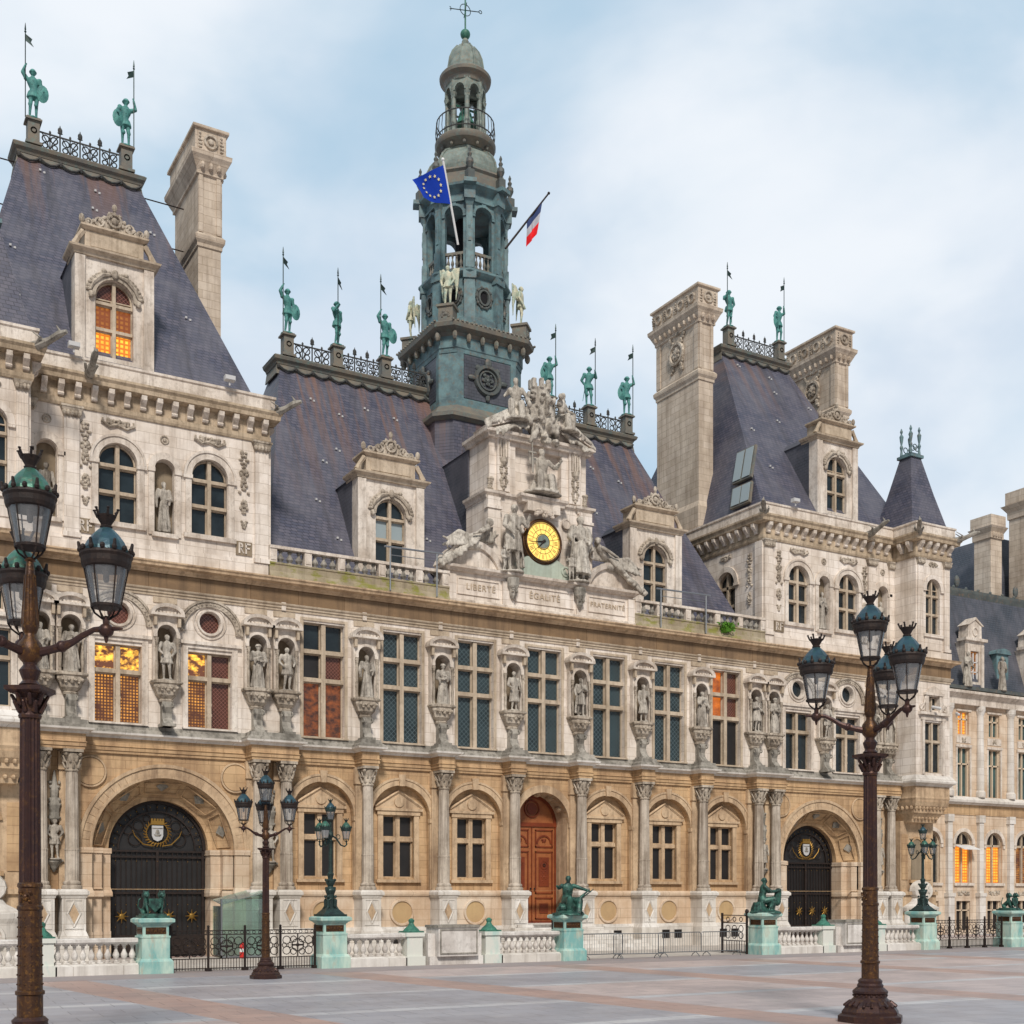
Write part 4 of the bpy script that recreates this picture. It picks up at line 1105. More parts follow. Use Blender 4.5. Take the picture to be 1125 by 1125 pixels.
# ---------------------------------------------------------------- pavilions
def modillion_cornice(m, mm, P, z):
    pass
def pavilion(s):
    # attic storey: front, side and corner turret
    x0, x1 = 14.3, 24.45; z0, z1 = 16.6, 22.75; y = .40; WX = [20.75, 16.9]; W = .78
    ZT = 21.35; ZSL = 18.1
    hs = [arch(x, ZSL, ZT-W, W, 14) for x in WX] + [arch(18.83, 17.9, 20.6, .42, 12), arch(23.55, 17.9, 20.6, .40, 12)]
    m = NB(s); m.wall(x0, x1, z0, z1, y, hs, .40); m.build('upper_wall', M['pale'], hall)
    m = NB(s); m.M = S(s) @ Matrix.Translation((x0,0,0)) @ Matrix.Rotation(-PI/2, 4, 'Z') @ Matrix.Translation((-x0*0,0,0))
    # side wall faces the middle of the building; local x runs along -Y
    m.wall(-17, -y, z0, z1, 0.0, [arch(-3.6, ZSL, ZT-W, W, 14)], .35); m.build('side_wall', M['pale'], hall)
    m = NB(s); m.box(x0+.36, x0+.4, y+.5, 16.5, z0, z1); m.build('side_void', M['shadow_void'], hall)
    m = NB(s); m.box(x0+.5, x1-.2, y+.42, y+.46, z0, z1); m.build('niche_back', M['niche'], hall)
    for x in WX:
        window(x-W+.02, x+W-.02, ZSL, ZT-.02, y+.26, (.38,.72), s=s, rnd=True, thick=.08, deep=.18)
        m = NB(s); m.archband(x, ZT-W, W, W+.30, y-.08, y+.02, seg=20); m.archband(x, ZT-W, W+.26, W+.36, y-.13, y+.02, seg=20)
        for e in (-1,1): m.box(x+e*(W+.18)-.20, x+e*(W+.18)+.20, y-.12, y+.05, ZT-W-.16, ZT-W)
        for e in (-1,1): m.box(x+e*(W+.15)-.13, x+e*(W+.15)+.13, y-.06, y+.02, ZSL-.1, ZT-W-.16)
        m.box(x-W-.35, x+W+.35, y-.14, y+.05, ZSL-.22, ZSL-.02)
        m.build('window_surround', M['trim'], hall)
        m = NB(s); relief(m, x, 22.15, 1.0, .30, y-.03, 8, 6, .10, .08)
        for e in (-1,1): m.tube([(x,y-.05,22.1),(x+e*.35,y-.07,21.98),(x+e*.66,y-.06,22.15),(x+e*.62,y-.05,22.3)], [.07,.06,.07,.04], 5)
        m.build('carved_cartouche', M['carved'], hall)
    for x in (18.83, 23.55):
        m = NB(s); m.archband(x, 20.6, .42, .70, y-.08, y+.02, seg=16)
        for e in (-1,1): m.box(x+e*.56-.15, x+e*.56+.15, y-.12, y+.05, 20.44, 20.6); m.box(x+e*.56-.12, x+e*.56+.12, y-.07, y+.02, 17.8, 20.44)
        m.box(x-.55,x+.55,y-.16,y+.3,17.72,17.9)
        m.build('niche_surround', M['trim'], hall)
        m = NB(s); m.ring((x,y-.02,21.85), .16, .035, 12); m.ell((x,y-.03,21.85),(.09,.05,.09),7,4); m.build('small_roundel', M['carved'], hall)
    for x in (14.62, 22.6, 24.25):
        wd = .30 if x != 24.25 else .2
        m = NB(s); m.box(x-wd, x+wd, y-.12, y+.02, 17.4, 22.1); m.box(x-wd-.05,x+wd+.05,y-.17,y+.02,17.2,17.4); m.build('upper_pilaster', M['pale'], hall)
        m = NB(s); m.rings([[(x-wd,y-.12,22.05),(x+wd,y-.12,22.05),(x+wd,y,22.05),(x-wd,y,22.05)],[(x-wd-.12,y-.26,22.42),(x+wd+.12,y-.26,22.42),(x+wd+.12,y,22.42),(x-wd-.12,y,22.42)]])
        for k in range(5):
            m.ell((x-wd+wd*.5*k, y-.2, 22.2), (.09,.09,.12), 6, 4)
        m.box(x-wd-.14,x+wd+.14,y-.28,y+.02,22.42,22.5); m.build('pilaster_capital', M['carved'], hall)
    for x in (15.4, 22.05):                             # hanging festoon reliefs
        m = NB(s); relief(m, x, 21.05, .46, 1.9, y-.03, 12, 8, .11, .09); relief(m, x, 19.55, .34, .6, y-.03, 6, 9, .10, .08); relief(m, x, 18.8, .26, .35, y-.03, 4, 10, .08, .07); m.build('festoon_relief', M['carved'], hall)
    for x in (15.4, 22.05):
        m = NB(s); m.box(x-.36,x+.36,y-.05,y+.01,17.45,18.05); m.build('monogram_panel', M['niche'], hall)
        m = NB(); X = s*x
        for dx in (-.22,.08): m.box(X+dx-.035,X+dx+.035,y-.09,y-.05,17.52,17.98)
        m.archband(X-.17,17.86,.05,.12,y-.09,y-.05,-PI/2,PI/2,8); m.tube([(X-.16,y-.07,17.75),(X-.02,y-.07,17.53)],.03,4)
        m.box(X+.08,X+.28,y-.09,y-.05,17.91,17.98); m.box(X+.08,X+.24,y-.09,y-.05,17.73,17.79); m.box(X-.2,X-.1,y-.09,y-.05,17.73,17.79)
        m.build('monogram', M['trim'], hall)
    m = NB(s); m.box(x0+.02,x1,y-.10,y+.01,16.64,17.15); m.box(x0+.02,x1,y-.05,y+.01,17.15,17.3)
    m.build('upper_plinth', M['pale'], hall)
    # side wall dressings
    ys = 3.6
    m = NB(s)
    A = Matrix.Translation((x0,0,0)) @ Matrix.Rotation(-PI/2, 4, 'Z'); m.M = S(s) @ A
    m.archband(-ys, ZT-W, W, W+.30, -.08, .02, seg=18)
    for e in (-1,1): m.box(-ys+e*(W+.18)-.20, -ys+e*(W+.18)+.20, -.12, .05, ZT-W-.16, ZT-W)
    m.build('window_surround', M['trim'], hall)
    m = NB(s); m.M = S(s) @ A
    for xx in (-y-.3, -6.6, -9.5): m.box(xx-.3, xx+.3, -.12, .02, 17.2, 22.45)
    m.build('side_pilasters', M['pale'], hall)
    m = NB(s); m.M = S(s) @ A
    for xx in (-1.55,): relief(m, xx, 21.0, .46, 1.9, -.03, 12, 8, .11, .09); relief(m, xx, 19.4, .3, .7, -.03, 6, 9, .1, .08)
    relief(m, -ys, 22.15, 1.0, .3, -.03, 8, 6, .10,.08)
    m.build('festoon_relief', M['carved'], hall)
    # window on the side
    m = NB(s); m.M = S(s) @ A
    m.box(-ys-.08,-ys+.08,.1,.32,ZSL,ZT)
    for f in (.38,.72): m.box(-ys-W,-ys+W,.1,.3,ZSL+(ZT-ZSL)*f-.08,ZSL+(ZT-ZSL)*f+.08)
    m.archband(-ys,ZT-W,W-.08,W,.15,.3,seg=14)
    o = m.build('window', M['mullion'], hall)
    m = NB(s); m.M = S(s) @ A; m.prism(arch(-ys, ZSL, ZT-W, W, 14), .31, .33); m.build('pane', M['glass'], o)

    # corner turret (oriel)
    ta, tb, ty = 24.42, 27.3, -1.35; tc = (ta+tb)/2
    m = NB(s); m.wall(ta, tb, 16.6, 22.75, ty, [arch(tc, 18.1, 20.75, .60, 12)], .3); m.box(ta, ta+.05, ty+.002, 1.2, 16.6, 22.75); m.box(tb-.05, tb, ty+.002, 9, 16.6, 22.75); m.build('turret_wall', M['pale'], hall)
    window(tc-.58, tc+.58, 18.1, 21.33, ty+.22, (.36,.70), s=s, rnd=True, thick=.06, deep=.12)
    m = NB(s)
    for e in (-1,1):
        xx = tc+e*1.12; m.box(xx-.22,xx+.22,ty-.10,ty+.02,17.3,22.1); m.box(xx-.28,xx+.28,ty-.16,ty+.02,17.1,17.3)
        for k in range(4): m.box(xx-.16+k*.1,xx-.13+k*.1,ty-.12,ty-.09,17.5,21.9)
    m.archband(tc, 20.75, .6, .86, ty-.08, ty+.02, seg=16)
    for e in (-1,1): m.box(tc+e*.74-.13,tc+e*.74+.13,ty-.1,ty+.02,20.6,20.75)
    m.box(tc-.85,tc+.85,ty-.12,ty+.05,17.9,18.08); m.box(tc-.7,tc+.7,ty-.04,ty+.01,17.15,17.8); m.box(ta-.05,tb+.05,ty-.12,ty+.01,16.64,17.05); m.box(ta-.07,ta+.02,ty+.01,.4,16.64,17.05)
    m.build('turret_pilasters', M['pale'], hall)
    m = NB(s)
    for e in (-1,1):
        xx = tc+e*1.12
        m.rings([[(xx-.22,ty-.10,22.05),(xx+.22,ty-.10,22.05),(xx+.22,ty,22.05),(xx-.22,ty,22.05)],[(xx-.34,ty-.24,22.45),(xx+.34,ty-.24,22.45),(xx+.34,ty,22.45),(xx-.34,ty,22.45)]])
        for k in range(4): m.ell((xx-.2+.13*k, ty-.2, 22.22), (.08,.08,.12), 6, 4)
    relief(m, tc, 22.2, .8, .25, ty-.03, 7, 6, .09, .07)
    m.build('pilaster_capital', M['carved'], hall)
    # turret lower storeys
    m = NB(s); m.wall(ta, tb, 9.3, 15.26, ty, [rect(tc-.72,tc+.72,9.9,12.9), rect(tc-.45,tc+.45,13.6,14.4)], .3); m.box(ta, ta+.05, ty+.002, .5, 9.3, 15.26); m.box(tb-.05, tb, ty+.002, 9, 9.3, 15.26); m.build('turret_wall', M['pale'], hall)
    window(tc-.70, tc+.70, 9.92, 12.88, ty+.2, (.62,), s=s, thick=.07, deep=.14)
    window(tc-.44, tc+.44, 13.62, 14.38, ty+.2, (), s=s, thick=.05, deep=.1)
    m = NB(s)
    for e in (-1,1):
        m.box(tc+e*.84-.1,tc+e*.84+.1,ty-.07,ty+.02,9.8,13.0); m.box(tc+e*.58-.12,tc+e*.58+.12,ty-.12,ty+.02,13.5,14.45)
        m.ring((tc+e*.95,ty-.06,13.75), .18, .06, 12); m.tube([(tc+e*.7,ty-.06,14.4),(tc+e*.78,ty-.06,14.0),(tc+e*1.1,ty-.06,13.6)], [.06,.07,.09], 5)
    m.box(tc-1.05,tc+1.05,ty-.08,ty+.02,13.0,13.22); m.box(tc-1.25,tc+1.25,ty-.24,ty+.02,13.3,13.46); m.box(tc-.8,tc+.8,ty-.18,ty+.02,14.46,14.6)
    m.prism([(tc-.7,14.6),(tc+.7,14.6),(tc+.35,14.9),(tc,15.02),(tc-.35,14.9)], ty-.12, ty)
    m.build('window_surround', M['trim'], hall)
    PT = [(ta,.5),(ta,ty),(tb,ty),(tb,3)]
    m = NB(s); m.sweep(PT, [(-.3,9.1),(.04,9.1),(.12,9.2),(.28,9.28),(.3,9.38),(.2,9.55),(.06,9.75),(-.3,9.75)]); m.build('turret_ledge', M['white'], hall)
    m = NB(s)
    m.sweep(PT, [(-.4,8.2),(-.04,8.2),(-.02,8.3),(.02,8.4),(.0,8.5),(.0,9.1),(-.4,9.1)])
    n = 6
    Q = [(0,8.2),(.10,7.95),(.28,7.75),(.30,7.55),(.42,7.45),(.6,7.2),(.65,7.0)]
    m.rings([[(ta+o*.6,1.0,z),(ta+o*.6,ty+o,z),(tb-o*.6,ty+o,z),(tb-o*.6,1.0,z)] for o, z in Q])
    for k in range(9): m.ell((ta+.25+k*.3, ty+.22, 7.85), (.1,.12,.13), 6, 4)
    for k in range(7): m.ell((ta+.55+k*.3, ty+.55, 7.25), (.1,.12,.1), 6, 4)
    for k in range(5): m.ell((ta+.08, ty+.4+k*.35, 7.85), (.1,.12,.13), 6, 4)
    m.build('turret_corbel', M['tantrim'], hall)
    m = NB(s); m.box(ta+.1, tb, -.1, 1.2, 2.9, 7.1); m.box(ta, tb+.1, -.25, 1.2, 0, 2.7); m.box(ta-.1, tb+.1, -.4, 1.2, 2.7, 2.9); m.build('turret_base', M['tantrim'], hall)
    m = NB(s); m.prism(arch(tc, 3.6, 5.6, .45, 12), -.14, -.10); m.build('blind_niche', M['niche'], hall)
    m = NB(s); m.archband(tc,5.6,.45,.58,-.2,-.1,seg=12); m.box(tc-.62,tc+.62,-.24,-.1,3.42,3.6); m.box(tc-1.25,tc-.75,-.14,-.1,3.6,6.3); m.box(tc+.75,tc+1.25,-.14,-.1,3.6,6.3); m.build('niche_surround', M['tan'], hall)
    # fountain under the turret
    m = NB(s)
    m.rings([[(tc+q*math.cos(a), -.35+q*.55*math.sin(a), z) for a in [2*PI*k/18 for k in range(18)]] for q, z in ((1.5,0),(1.5,.2),(1.3,.3),(1.25,1.55),(1.4,1.75),(1.45,1.95),(1.2,2.05),(.7,2.3),(.55,2.5))])
    m.rings([[(tc+.1+q*math.cos(a), -.62, 2.95+q*.75*math.sin(a)) for a in [2*PI*k/16 for k in range(16)]] + [] for q in (.75,)]+[[(tc+.1+q*math.cos(a), -.25, 2.95+q*.75*math.sin(a)) for a in [2*PI*k/16 for k in range(16)]] for q in (.85,)])
    relief(m, tc+.1, 2.95, 1.0, .9, -.62, 10, 3, .12, .1)
    m.ring((tc,-1.05,1.0), .5, .09, 18)
    m.build('wall_fountain', M['white'], hall)

    # turret entablature piece at the first floor
    m = NB(s); m.sweep(PT, [(-.3,15.26),(.05,15.26),(.05,15.36),(.10,15.38),(.16,15.50),(.18,15.56),(.06,15.60),(-.3,15.60)]); m.build('main_architrave', M['mullion'], hall)
    m = NB(s); m.sweep(PT, [(-.3,15.60),(.05,15.60),(.05,16.22),(-.3,16.22)]); m.build('main_frieze', M['brown'], hall)
    m = NB(s); m.sweep(PT, [(-.3,16.22),(.10,16.22),(.14,16.28),(.24,16.37),(.44,16.42),(.46,16.50),(.52,16.58),(-.3,16.62)]); m.build('main_cornice', M['tantrim'], hall)

    # crowning cornice with modillions, gutter parapet, gargoyles
    P = [(x0,15.5),(x0,y),(ta,y),(ta,ty),(tb,ty),(tb,15.5)]
    m = NB(s); m.sweep(P, [(-.3,22.5),(.06,22.5),(.10,22.60),(.10,22.78),(.05,22.8),(.05,23.42),(-.3,23.42)]); m.build('upper_frieze', M['warmtrim'], hall)
    m = NB(s); m.sweep(P, [(-.3,23.40),(.14,23.40),(.42,23.46),(.44,23.62),(.52,23.72),(.52,23.82),(-.3,23.86)]); m.build('upper_cornice', M['warmtrim'], hall)
    m = NB(s); m.sweep(P, [(-.15,23.86),(.24,23.86),(.22,24.38),(.28,24.42),(.28,24.52),(-.15,24.52)]); m.build('gutter_parapet', M['trim'], hall)
    def modil(x, yy, ax):
        m = NB(s)
        if ax: m.prismx([(yy,22.86),(yy-.10,22.86),(yy-.14,23.0),(yy-.36,23.22),(yy-.38,23.40),(yy,23.40)], x-.11, x+.11); m.tube([(x-.12,yy-.28,23.25),(x+.12,yy-.28,23.25)],.08,6); m.tube([(x-.12,yy-.1,22.93),(x+.12,yy-.1,22.93)],.07,6)
        else: m.prism([(x,22.86),(x-.10,22.86),(x-.14,23.0),(x-.36,23.22),(x-.38,23.40),(x,23.40)], yy-.11, yy+.11); m.tube([(x-.28,yy-.12,23.25),(x-.28,yy+.12,23.25)],.08,6)
        m.build('modillion', M['trim'], hall)
    k = x0+.22
    while k < ta-.1: modil(k, y-.05, True); k += .655
    k = ta+.2
    while k < tb: modil(k, ty-.05, True); k += .62
    k = y+.5
    while k < 9: modil(x0-.05, k, False); k += .68
    for yy in (ty+.3, ty+.95): modil(ta-.05, yy, False)
    def gargoyle(x, yy, dx, dy):
        m = NB(s); d = Vector((dx,dy,0)).normalized(); b = Vector((x,yy,23.75))
        m.tube([b-d*.3, b+d*.3+Vector((0,0,.05)), b+d*.8+Vector((0,0,.20)), b+d*1.2+Vector((0,0,.38)), b+d*1.55+Vector((0,0,.45))], [.22,.20,.13,.14,.07], 7)
        m.cone(b+d*1.25+Vector((0,0,.5)), b+d*1.1+Vector((0,0,.72)), .05,.02,5)
        for e in (-1,1):
            n_ = Vector((-d.y,d.x,0))*e; m.tube([b+d*.2+n_*.1, b+d*.55+n_*.24+Vector((0,0,.25)), b+d*.2+n_*.22+Vector((0,0,.5))], [.08,.06,.02], 5)
        m.build('gargoyle', M['grey'], hall)
    gargoyle(x0, y-.1, -.7,-.7); gargoyle(22.0, y-.4, 0,-1) ; gargoyle(ta, ty-.2, -.8,-.8); gargoyle(tb, ty-.2, .8,-.8)
    # roofs
    rc = 20.7
    m = NB(s); zb_, zt_ = 24.2, 36.8
    m.rings([[(rc-6.1,.75,zb_),(rc+6.1,.75,zb_),(rc+6.1,16.3,zb_),(rc-6.1,16.3,zb_)],[(rc-2.7,8.5,zt_),(rc+2.7,8.5,zt_),(rc+2.7,9.7,zt_),(rc-2.7,9.7,zt_)]])
    m.build('pavilion_roof', M['slate_high'], hall)
    m = NB(s); m.box(x0+.1,tb-.1,y+.1,16,23.9,24.2); m.build('gutter_floor', M['grey'], hall)
    ledge(s*rc, 2.75, 8.4, 9.8, zt_)
    crest(s*rc-1.8, s*rc+1.8, 8.5, zt_+.45)
    for e in (-1,1): rooftop_post(s*rc+e*2.1, 8.5, zt_+.45, 1.1)
    for i, (fx, f) in enumerate([(-.6,.93),(.2,.9),(-.8,.5),(-.2,.6),(.5,.55),(.75,.35),(-.7,.28),(.8,.75),(-.2,.38),(.1,.8)]):
        m = NB(); y_ = .75+7.75*f; z = zb_+(zt_-zb_)*f; x = s*rc + fx*(6.1-3.35*f)
        for e in (-1,1): m.box(x+e*.09-.045, x+e*.09+.045, y_-.09, y_+.02, z-.04-e*.04, z+.05-e*.04)
        m.build('snow_hook', M['galv_pale'], hall)
    m = NB(s); tx = tb-1.45; t_y = .35                  # pyramid over the turret
    m.rings([[(tx-q,t_y-q,z),(tx+q,t_y-q,z),(tx+q,t_y+q,z),(tx-q,t_y+q,z)] for q, z in ((1.62,24.35),(1.45,24.75),(.95,26.7),(.42,29.0))]); m.build('turret_roof', M['slate_high'], hall)
    m = NB(s); m.cbox(tx,t_y,28.95,29.12,.55); m.cbox(tx,t_y,29.12,29.22,.42)
    for e in (-1,1):
        for g in (-1,1): m.lathe(tx+e*.36, t_y+g*.36, [(.09,29.2),(.06,29.5),(.11,29.7),(.05,29.85),(.10,30.1),(.13,30.35),(.04,30.5),(.09,30.65),(.02,30.85)], 7)
        m.ring((tx+e*.17,t_y-.36,29.5),.14,.03,10); m.ring((tx,t_y+e*.36,29.6),.17,.03,10)
    m.build('turret_finials', M['lead'], hall)
    # dormer of the pavilion
    lit = {(0,0):'lit',(1,0):'lit',(0,1):'lit_amber_low',(1,1):'lit_amber_low',(0,2):'glass_brown',(1,2):'glass_brown'}
    dormer(s, rc, 1.25, 24.3, 1.62, 25.2, 29.3, 4.6, lit if s < 0 else None)
    # chimneys
    for cx_, nm in ((15.1, 0), (26.3, 1)):
        c0, c1, ya, yb = cx_-.52, cx_+.58, 6.46, 10.6
        m = NB(s); m.box(c0-.16,c1+.16,ya-.16,yb+.16,21.8,26.0)
        m.rings([[(c0-.16,ya-.16,26.0),(c1+.16,ya-.16,26.0),(c1+.16,yb+.16,26.0),(c0-.16,yb+.16,26.0)],[(c0,ya,26.4),(c1,ya,26.4),(c1,yb,26.4),(c0,yb,26.4)]])
        m.box(c0,c1,ya,yb,26.4,37.7)
        c = m.build('chimney', M['chimney'], hall)
        CP = [(c0,yb),(c0,ya),(c1,ya),(c1,yb)] ; CP = CP + [(c0,yb)]
        m = NB(s)
        def loopsweep(prof, P0):
            a0, b0, y0_, y1_ = P0
            m.rings([[(a0-o,y0_-o,z),(b0+o,y0_-o,z),(b0+o,y1_+o,z),(a0-o,y1_+o,z)] for o, z in prof])
        loopsweep([(0,33.6),(.06,33.65),(.06,33.8),(.16,33.95),(.18,34.15),(.05,34.3)], (c0,c1,ya,yb))
        loopsweep([(.0,37.05),(.10,37.1),(.10,37.25),(.18,37.4),(.32,37.7),(.42,37.85),(.44,38.05),(.25,38.12)], (c0,c1,ya,yb))
        loopsweep([(.20,38.1),(.20,39.15),(.32,39.17),(.32,39.30),(.1,39.34)], (c0,c1,ya,yb))
        for k in range(9): yy = ya+.15+k*(yb-ya-.3)/8; m.ell((c0-.18,yy,37.45),(.16,.12,.2),6,4)
        for k in range(3): m.ell((c0+.15+k*.4,ya-.2,37.45),(.12,.16,.2),6,4)
        for q in (c0+.12, c1-.12): m.box(q-.1,q+.1,ya-.06,ya+.02,34.35,37.3)
        for q in (ya+.2, yb-.2): m.box(c0-.06,c0+.02,q-.2,q+.2,34.35,37.3)
        m.build('chimney_cap', M['chimney'], c)
        m = NB(s); m.M = S(s) @ Matrix.Translation((c0,0,0)) @ Matrix.Rotation(-PI/2,4,'Z')
        yc = -(ya+yb)/2
        relief(m, yc, 36.0, 1.5, 2.4, -.04, 16, 4, .17, .10); m.ring((yc,-.08,35.9), .62, .12, 20); relief(m, yc, 35.9, .6, .5, -.1, 6, 2, .12, .08)
        for k in range(4): m.ring((-(ya+.4+k*1.1),-.24,38.62), .26, .07, 12); relief(m, -(ya+.4+k*1.1+.5), 38.62, .2, .7, -.22, 5, k, .08, .07)
        m.M = S(s); m.ring(((c0+c1)/2, ya-.24, 38.62), .30, .07, 14); m.ell(((c0+c1)/2, ya-.24, 38.62), (.15,.08,.15), 7, 4)
        for e in (-1,1): relief(m, (c0+c1)/2+e*.52, 38.62, .1, .8, ya-.22, 5, 1, .07, .06)
        m.build('chimney_relief', M['carved'], c)
for s in (-1,1): pavilion(s)
# skylight in the flank of the right pavilion roof
m = MB(); q = lambda y,z: (14.6+(z-24.2)*.266-.10, y, z)
for ya, yb, za, zb in ((1.9,3.6,25.0,26.3),(2.25,3.9,26.6,28.6)):
    m.rings([[q(ya,za),q(yb,za),q(yb+.2,zb),q(ya+.2,zb)],[(p[0]-.14,p[1],p[2]+.06) for p in (q(ya,za),q(yb,za),q(yb+.2,zb),q(ya+.2,zb))]])
sky_l = m.build('skylight', M['lead_warm'], hall)
m = MB()
for ya, yb, za, zb in ((2.0,2.7,25.1,26.2),(2.8,3.5,25.1,26.2),(2.4,3.05,26.7,28.5),(3.2,3.85,26.7,28.5)):
    P = (q(ya,za),q(yb,za),q(yb+.15,zb),q(ya+.15,zb)); m.rings([[(p[0]-.16,p[1],p[2]+.07) for p in P],[(p[0]-.19,p[1],p[2]+.08) for p in P]])
m.build('skylight_pane', M['glass_curtain'], sky_l)

# ---------------------------------------------------------------- clock frontispiece
yF = .42
m = MB(); m.box(-5.4, 5.4, yF, 2.6, 16.6, 18.2)
for x in (-5.25,-2.15,2.15,5.25): m.box(x-.22 if abs(x)>3 else x-.3, x+.22 if abs(x)>3 else x+.3, yF-.14, yF, 16.7, 18.0)
for a,b in ((-4.9,-2.6),(-1.7,1.7),(2.6,4.9)):
    for p in ((a,b,17.1,17.14),(a,b,17.86,17.9),(a,a+.05,17.14,17.86),(b-.05,b,17.14,17.86)): m.box(p[0],p[1],yF-.05,yF,p[2],p[3])
m.build('inscription_block', M['pale'], hall)
m = MB(); m.sweep([(-5.42,2),(-5.42,yF-.1),(5.42,yF-.1),(5.42,2)], [(-.2,18.16),(.04,18.16),(.14,18.26),(.24,18.3),(.26,18.42),(-.2,18.46)]); m.sweep([(-5.42,2),(-5.42,yF-.1),(5.42,yF-.1),(5.42,2)], [(-.2,16.62),(.1,16.62),(.1,16.8),(.02,16.86),(-.2,16.86)]); m.build('block_moulding', M['trim'], hall)
for txt, x, sz in (('LIBERTÉ',-3.62,.42),('ÉGALITÉ',0,.44),('FRATERNITÉ',3.80,.35)):
    cu = bpy.data.curves.new('lettering','FONT'); cu.body = txt; cu.size = sz; cu.align_x = 'CENTER'; cu.align_y = 'CENTER'; cu.extrude = .015; cu.space_character = 1.12
    to = bpy.data.objects.new('lettering', cu); col.objects.link(to); to.rotation_euler = (PI/2,0,0); to.location = (0,0,0)
    bpy.context.view_layer.update(); dg = bpy.context.evaluated_depsgraph_get()
    me = bpy.data.meshes.new_from_object(to.evaluated_get(dg)); bpy.data.objects.remove(to)
    me.transform(Matrix.Rotation(PI/2,4,'X'))
    meshobj('inscription', me, M['inscription'], hall, (x, yF-.02, 17.5))
for x in (-1.95,1.95):
    m = MB(); m.lathe(x, yF-.22, [(.05,17.1),(.16,17.3),(.2,17.6),(.3,17.75),(.32,18.1),(.3,18.16)], 8); relief(m, x, 17.75, .3, .6, yF-.4, 6, 4, .09, .09); m.build('mask_console', M['grey'], hall)
# lower stage with the clock
m = MB(); m.box(-3.05, 3.05, .95, 3.0, 18.4, 22.2)
for e in (-1,1): m.box(e*2.7-.35, e*2.7+.35, .72, .96, 18.45, 22.2); m.box(e*2.7-.42,e*2.7+.42,.66,.96,21.6,21.75)
m.build('clock_stage', M['pale'], hall)
m = MB(); m.sweep([(-3.05,3),(-3.05,.9),(-2.3,.9),(-2.3,1.0),(-1.2,1.0),(-1.2,.55),(1.2,.55),(1.2,1.0),(2.3,1.0),(2.3,.9),(3.05,.9),(3.05,3)], [(-.4,22.15),(.04,22.15),(.08,22.3),(.2,22.38),(.22,22.5),(-.4,22.55)]); m.box(-.95,.95,.45,1.0,21.75,22.2)
relief(m, 0, 21.7, 1.2, .4, .42, 8, 3, .13, .1)
for e in (-1,1): m.ring((e*1.55,.82,21.5), .22, .06, 14); m.disc(e*1.55, 21.5, .18, .8, .95, 14)
m.build('stage_moulding', M['trim'], hall)
CZ = 20.32
m = MB(); m.ring((0,.52,CZ), 1.02, .055, 40, ts=8); m.ring((0,.62,CZ), 1.10, .05, 40, ts=6); m.disc(0, CZ, 1.1, .64, .98, 36); clk = m.build('clock', M['iron_gold'], hall, smooth=40)
m = MB(); m.disc(0, CZ, .98, .58, .62, 40); m.build('clock_face', M['clockface'], clk)
m = MB()
for k in range(12):
    a = 2*PI*k/12; u, w_ = math.sin(a), math.cos(a)
    n = [1,2,2,3,2,1,2,3,3,2,1,2][k]
    for j in range(n):
        o = (j-(n-1)/2)*.07; m.tube([(u*.66+w_*o,.56,CZ+w_*.66-u*o),(u*.86+w_*o,.56,CZ+w_*.86-u*o)], .012, 4)
    a += PI/12; u, w_ = math.sin(a), math.cos(a); m.tube([(u*.40,.56,CZ+w_*.40),(u*.96,.56,CZ+w_*.96)], .010, 4)
m.ring((0,.565,CZ), .93, .014, 40, ts=4); m.ring((0,.565,CZ), .60, .012, 36, ts=4); m.ring((0,.565,CZ), .38, .02, 30, ts=4)
m.build('clock_numerals', M['bronze_dark'], clk)
m = MB(); m.disc(0, CZ, .34, .53, .57, 24); m.build('clock_boss', M['dome'], clk)
m = MB(); 
for ang, L, w_ in ((math.radians(222), .50, .05), (math.radians(262), .78, .035)):
    m.tube([(-.12*math.sin(ang),.50,CZ-.12*math.cos(ang)),(L*math.sin(ang),.50,CZ+L*math.cos(ang))], [w_,w_*.4], 4)
m.ell((0,.5,CZ), (.08,.04,.08), 8, 4)
m.build('clock_hands', M['iron_black'], clk)
m = MB(); m.rings([[(x,.60,z) for x,z in ((-1.7,18.46),(1.7,18.46),(1.25,19.3),(.9,19.5),(-.9,19.5),(-1.25,19.3))],[(x,.96,z) for x,z in ((-1.7,18.46),(1.7,18.46),(1.25,19.3),(.9,19.5),(-.9,19.5),(-1.25,19.3))]])
for e in (-1,1): m.ring((e*1.35,.58,19.0), .22, .06, 14)
m.build('clock_bracket', M['verd_stone'], hall)
# upper stage, niche panel, pediment
m = MB(); m.wall(-2.85, 2.85, 22.5, 25.2, 1.0, [rect(-1.35,1.35,22.75,24.95)], .35); m.box(-2.85,-2.8,1.002,3.2,22.5,25.2); m.box(2.8,2.85,1.002,3.2,22.5,25.2); m.box(-1.5,1.5,1.34,1.4,22.6,25.1)
for e in (-1,1): m.box(e*2.1-.35, e*2.1+.35, .85, 1.01, 22.6, 25.2); 
m.build('upper_stage', M['pale'], hall)
m = MB()
for e in (-1,1):
    for k in range(4): m.box(e*2.1-.24+k*.14, e*2.1-.18+k*.14, .80,.86, 24.3, 25.1)
    relief(m, e*2.1, 23.3, .36, 1.3, .84, 10, 3, .10, .08); m.lathe(e*2.1, .85, [(.05,23.8),(.2,24.0),(.24,24.2),(.1,24.26)], 8)
    relief(m, e*2.78, 22.9, .2, .6, 1.0, 5, 5, .12, .1)
m.build('pilaster_relief', M['carved'], hall)
PP = [(-2.95,3.2),(-2.95,.8),(2.95,.8),(2.95,3.2)]
m = MB(); m.sweep(PP, [(-.4,25.15),(.04,25.15),(.10,25.3),(.22,25.36),(.24,25.5),(-.4,25.55)])
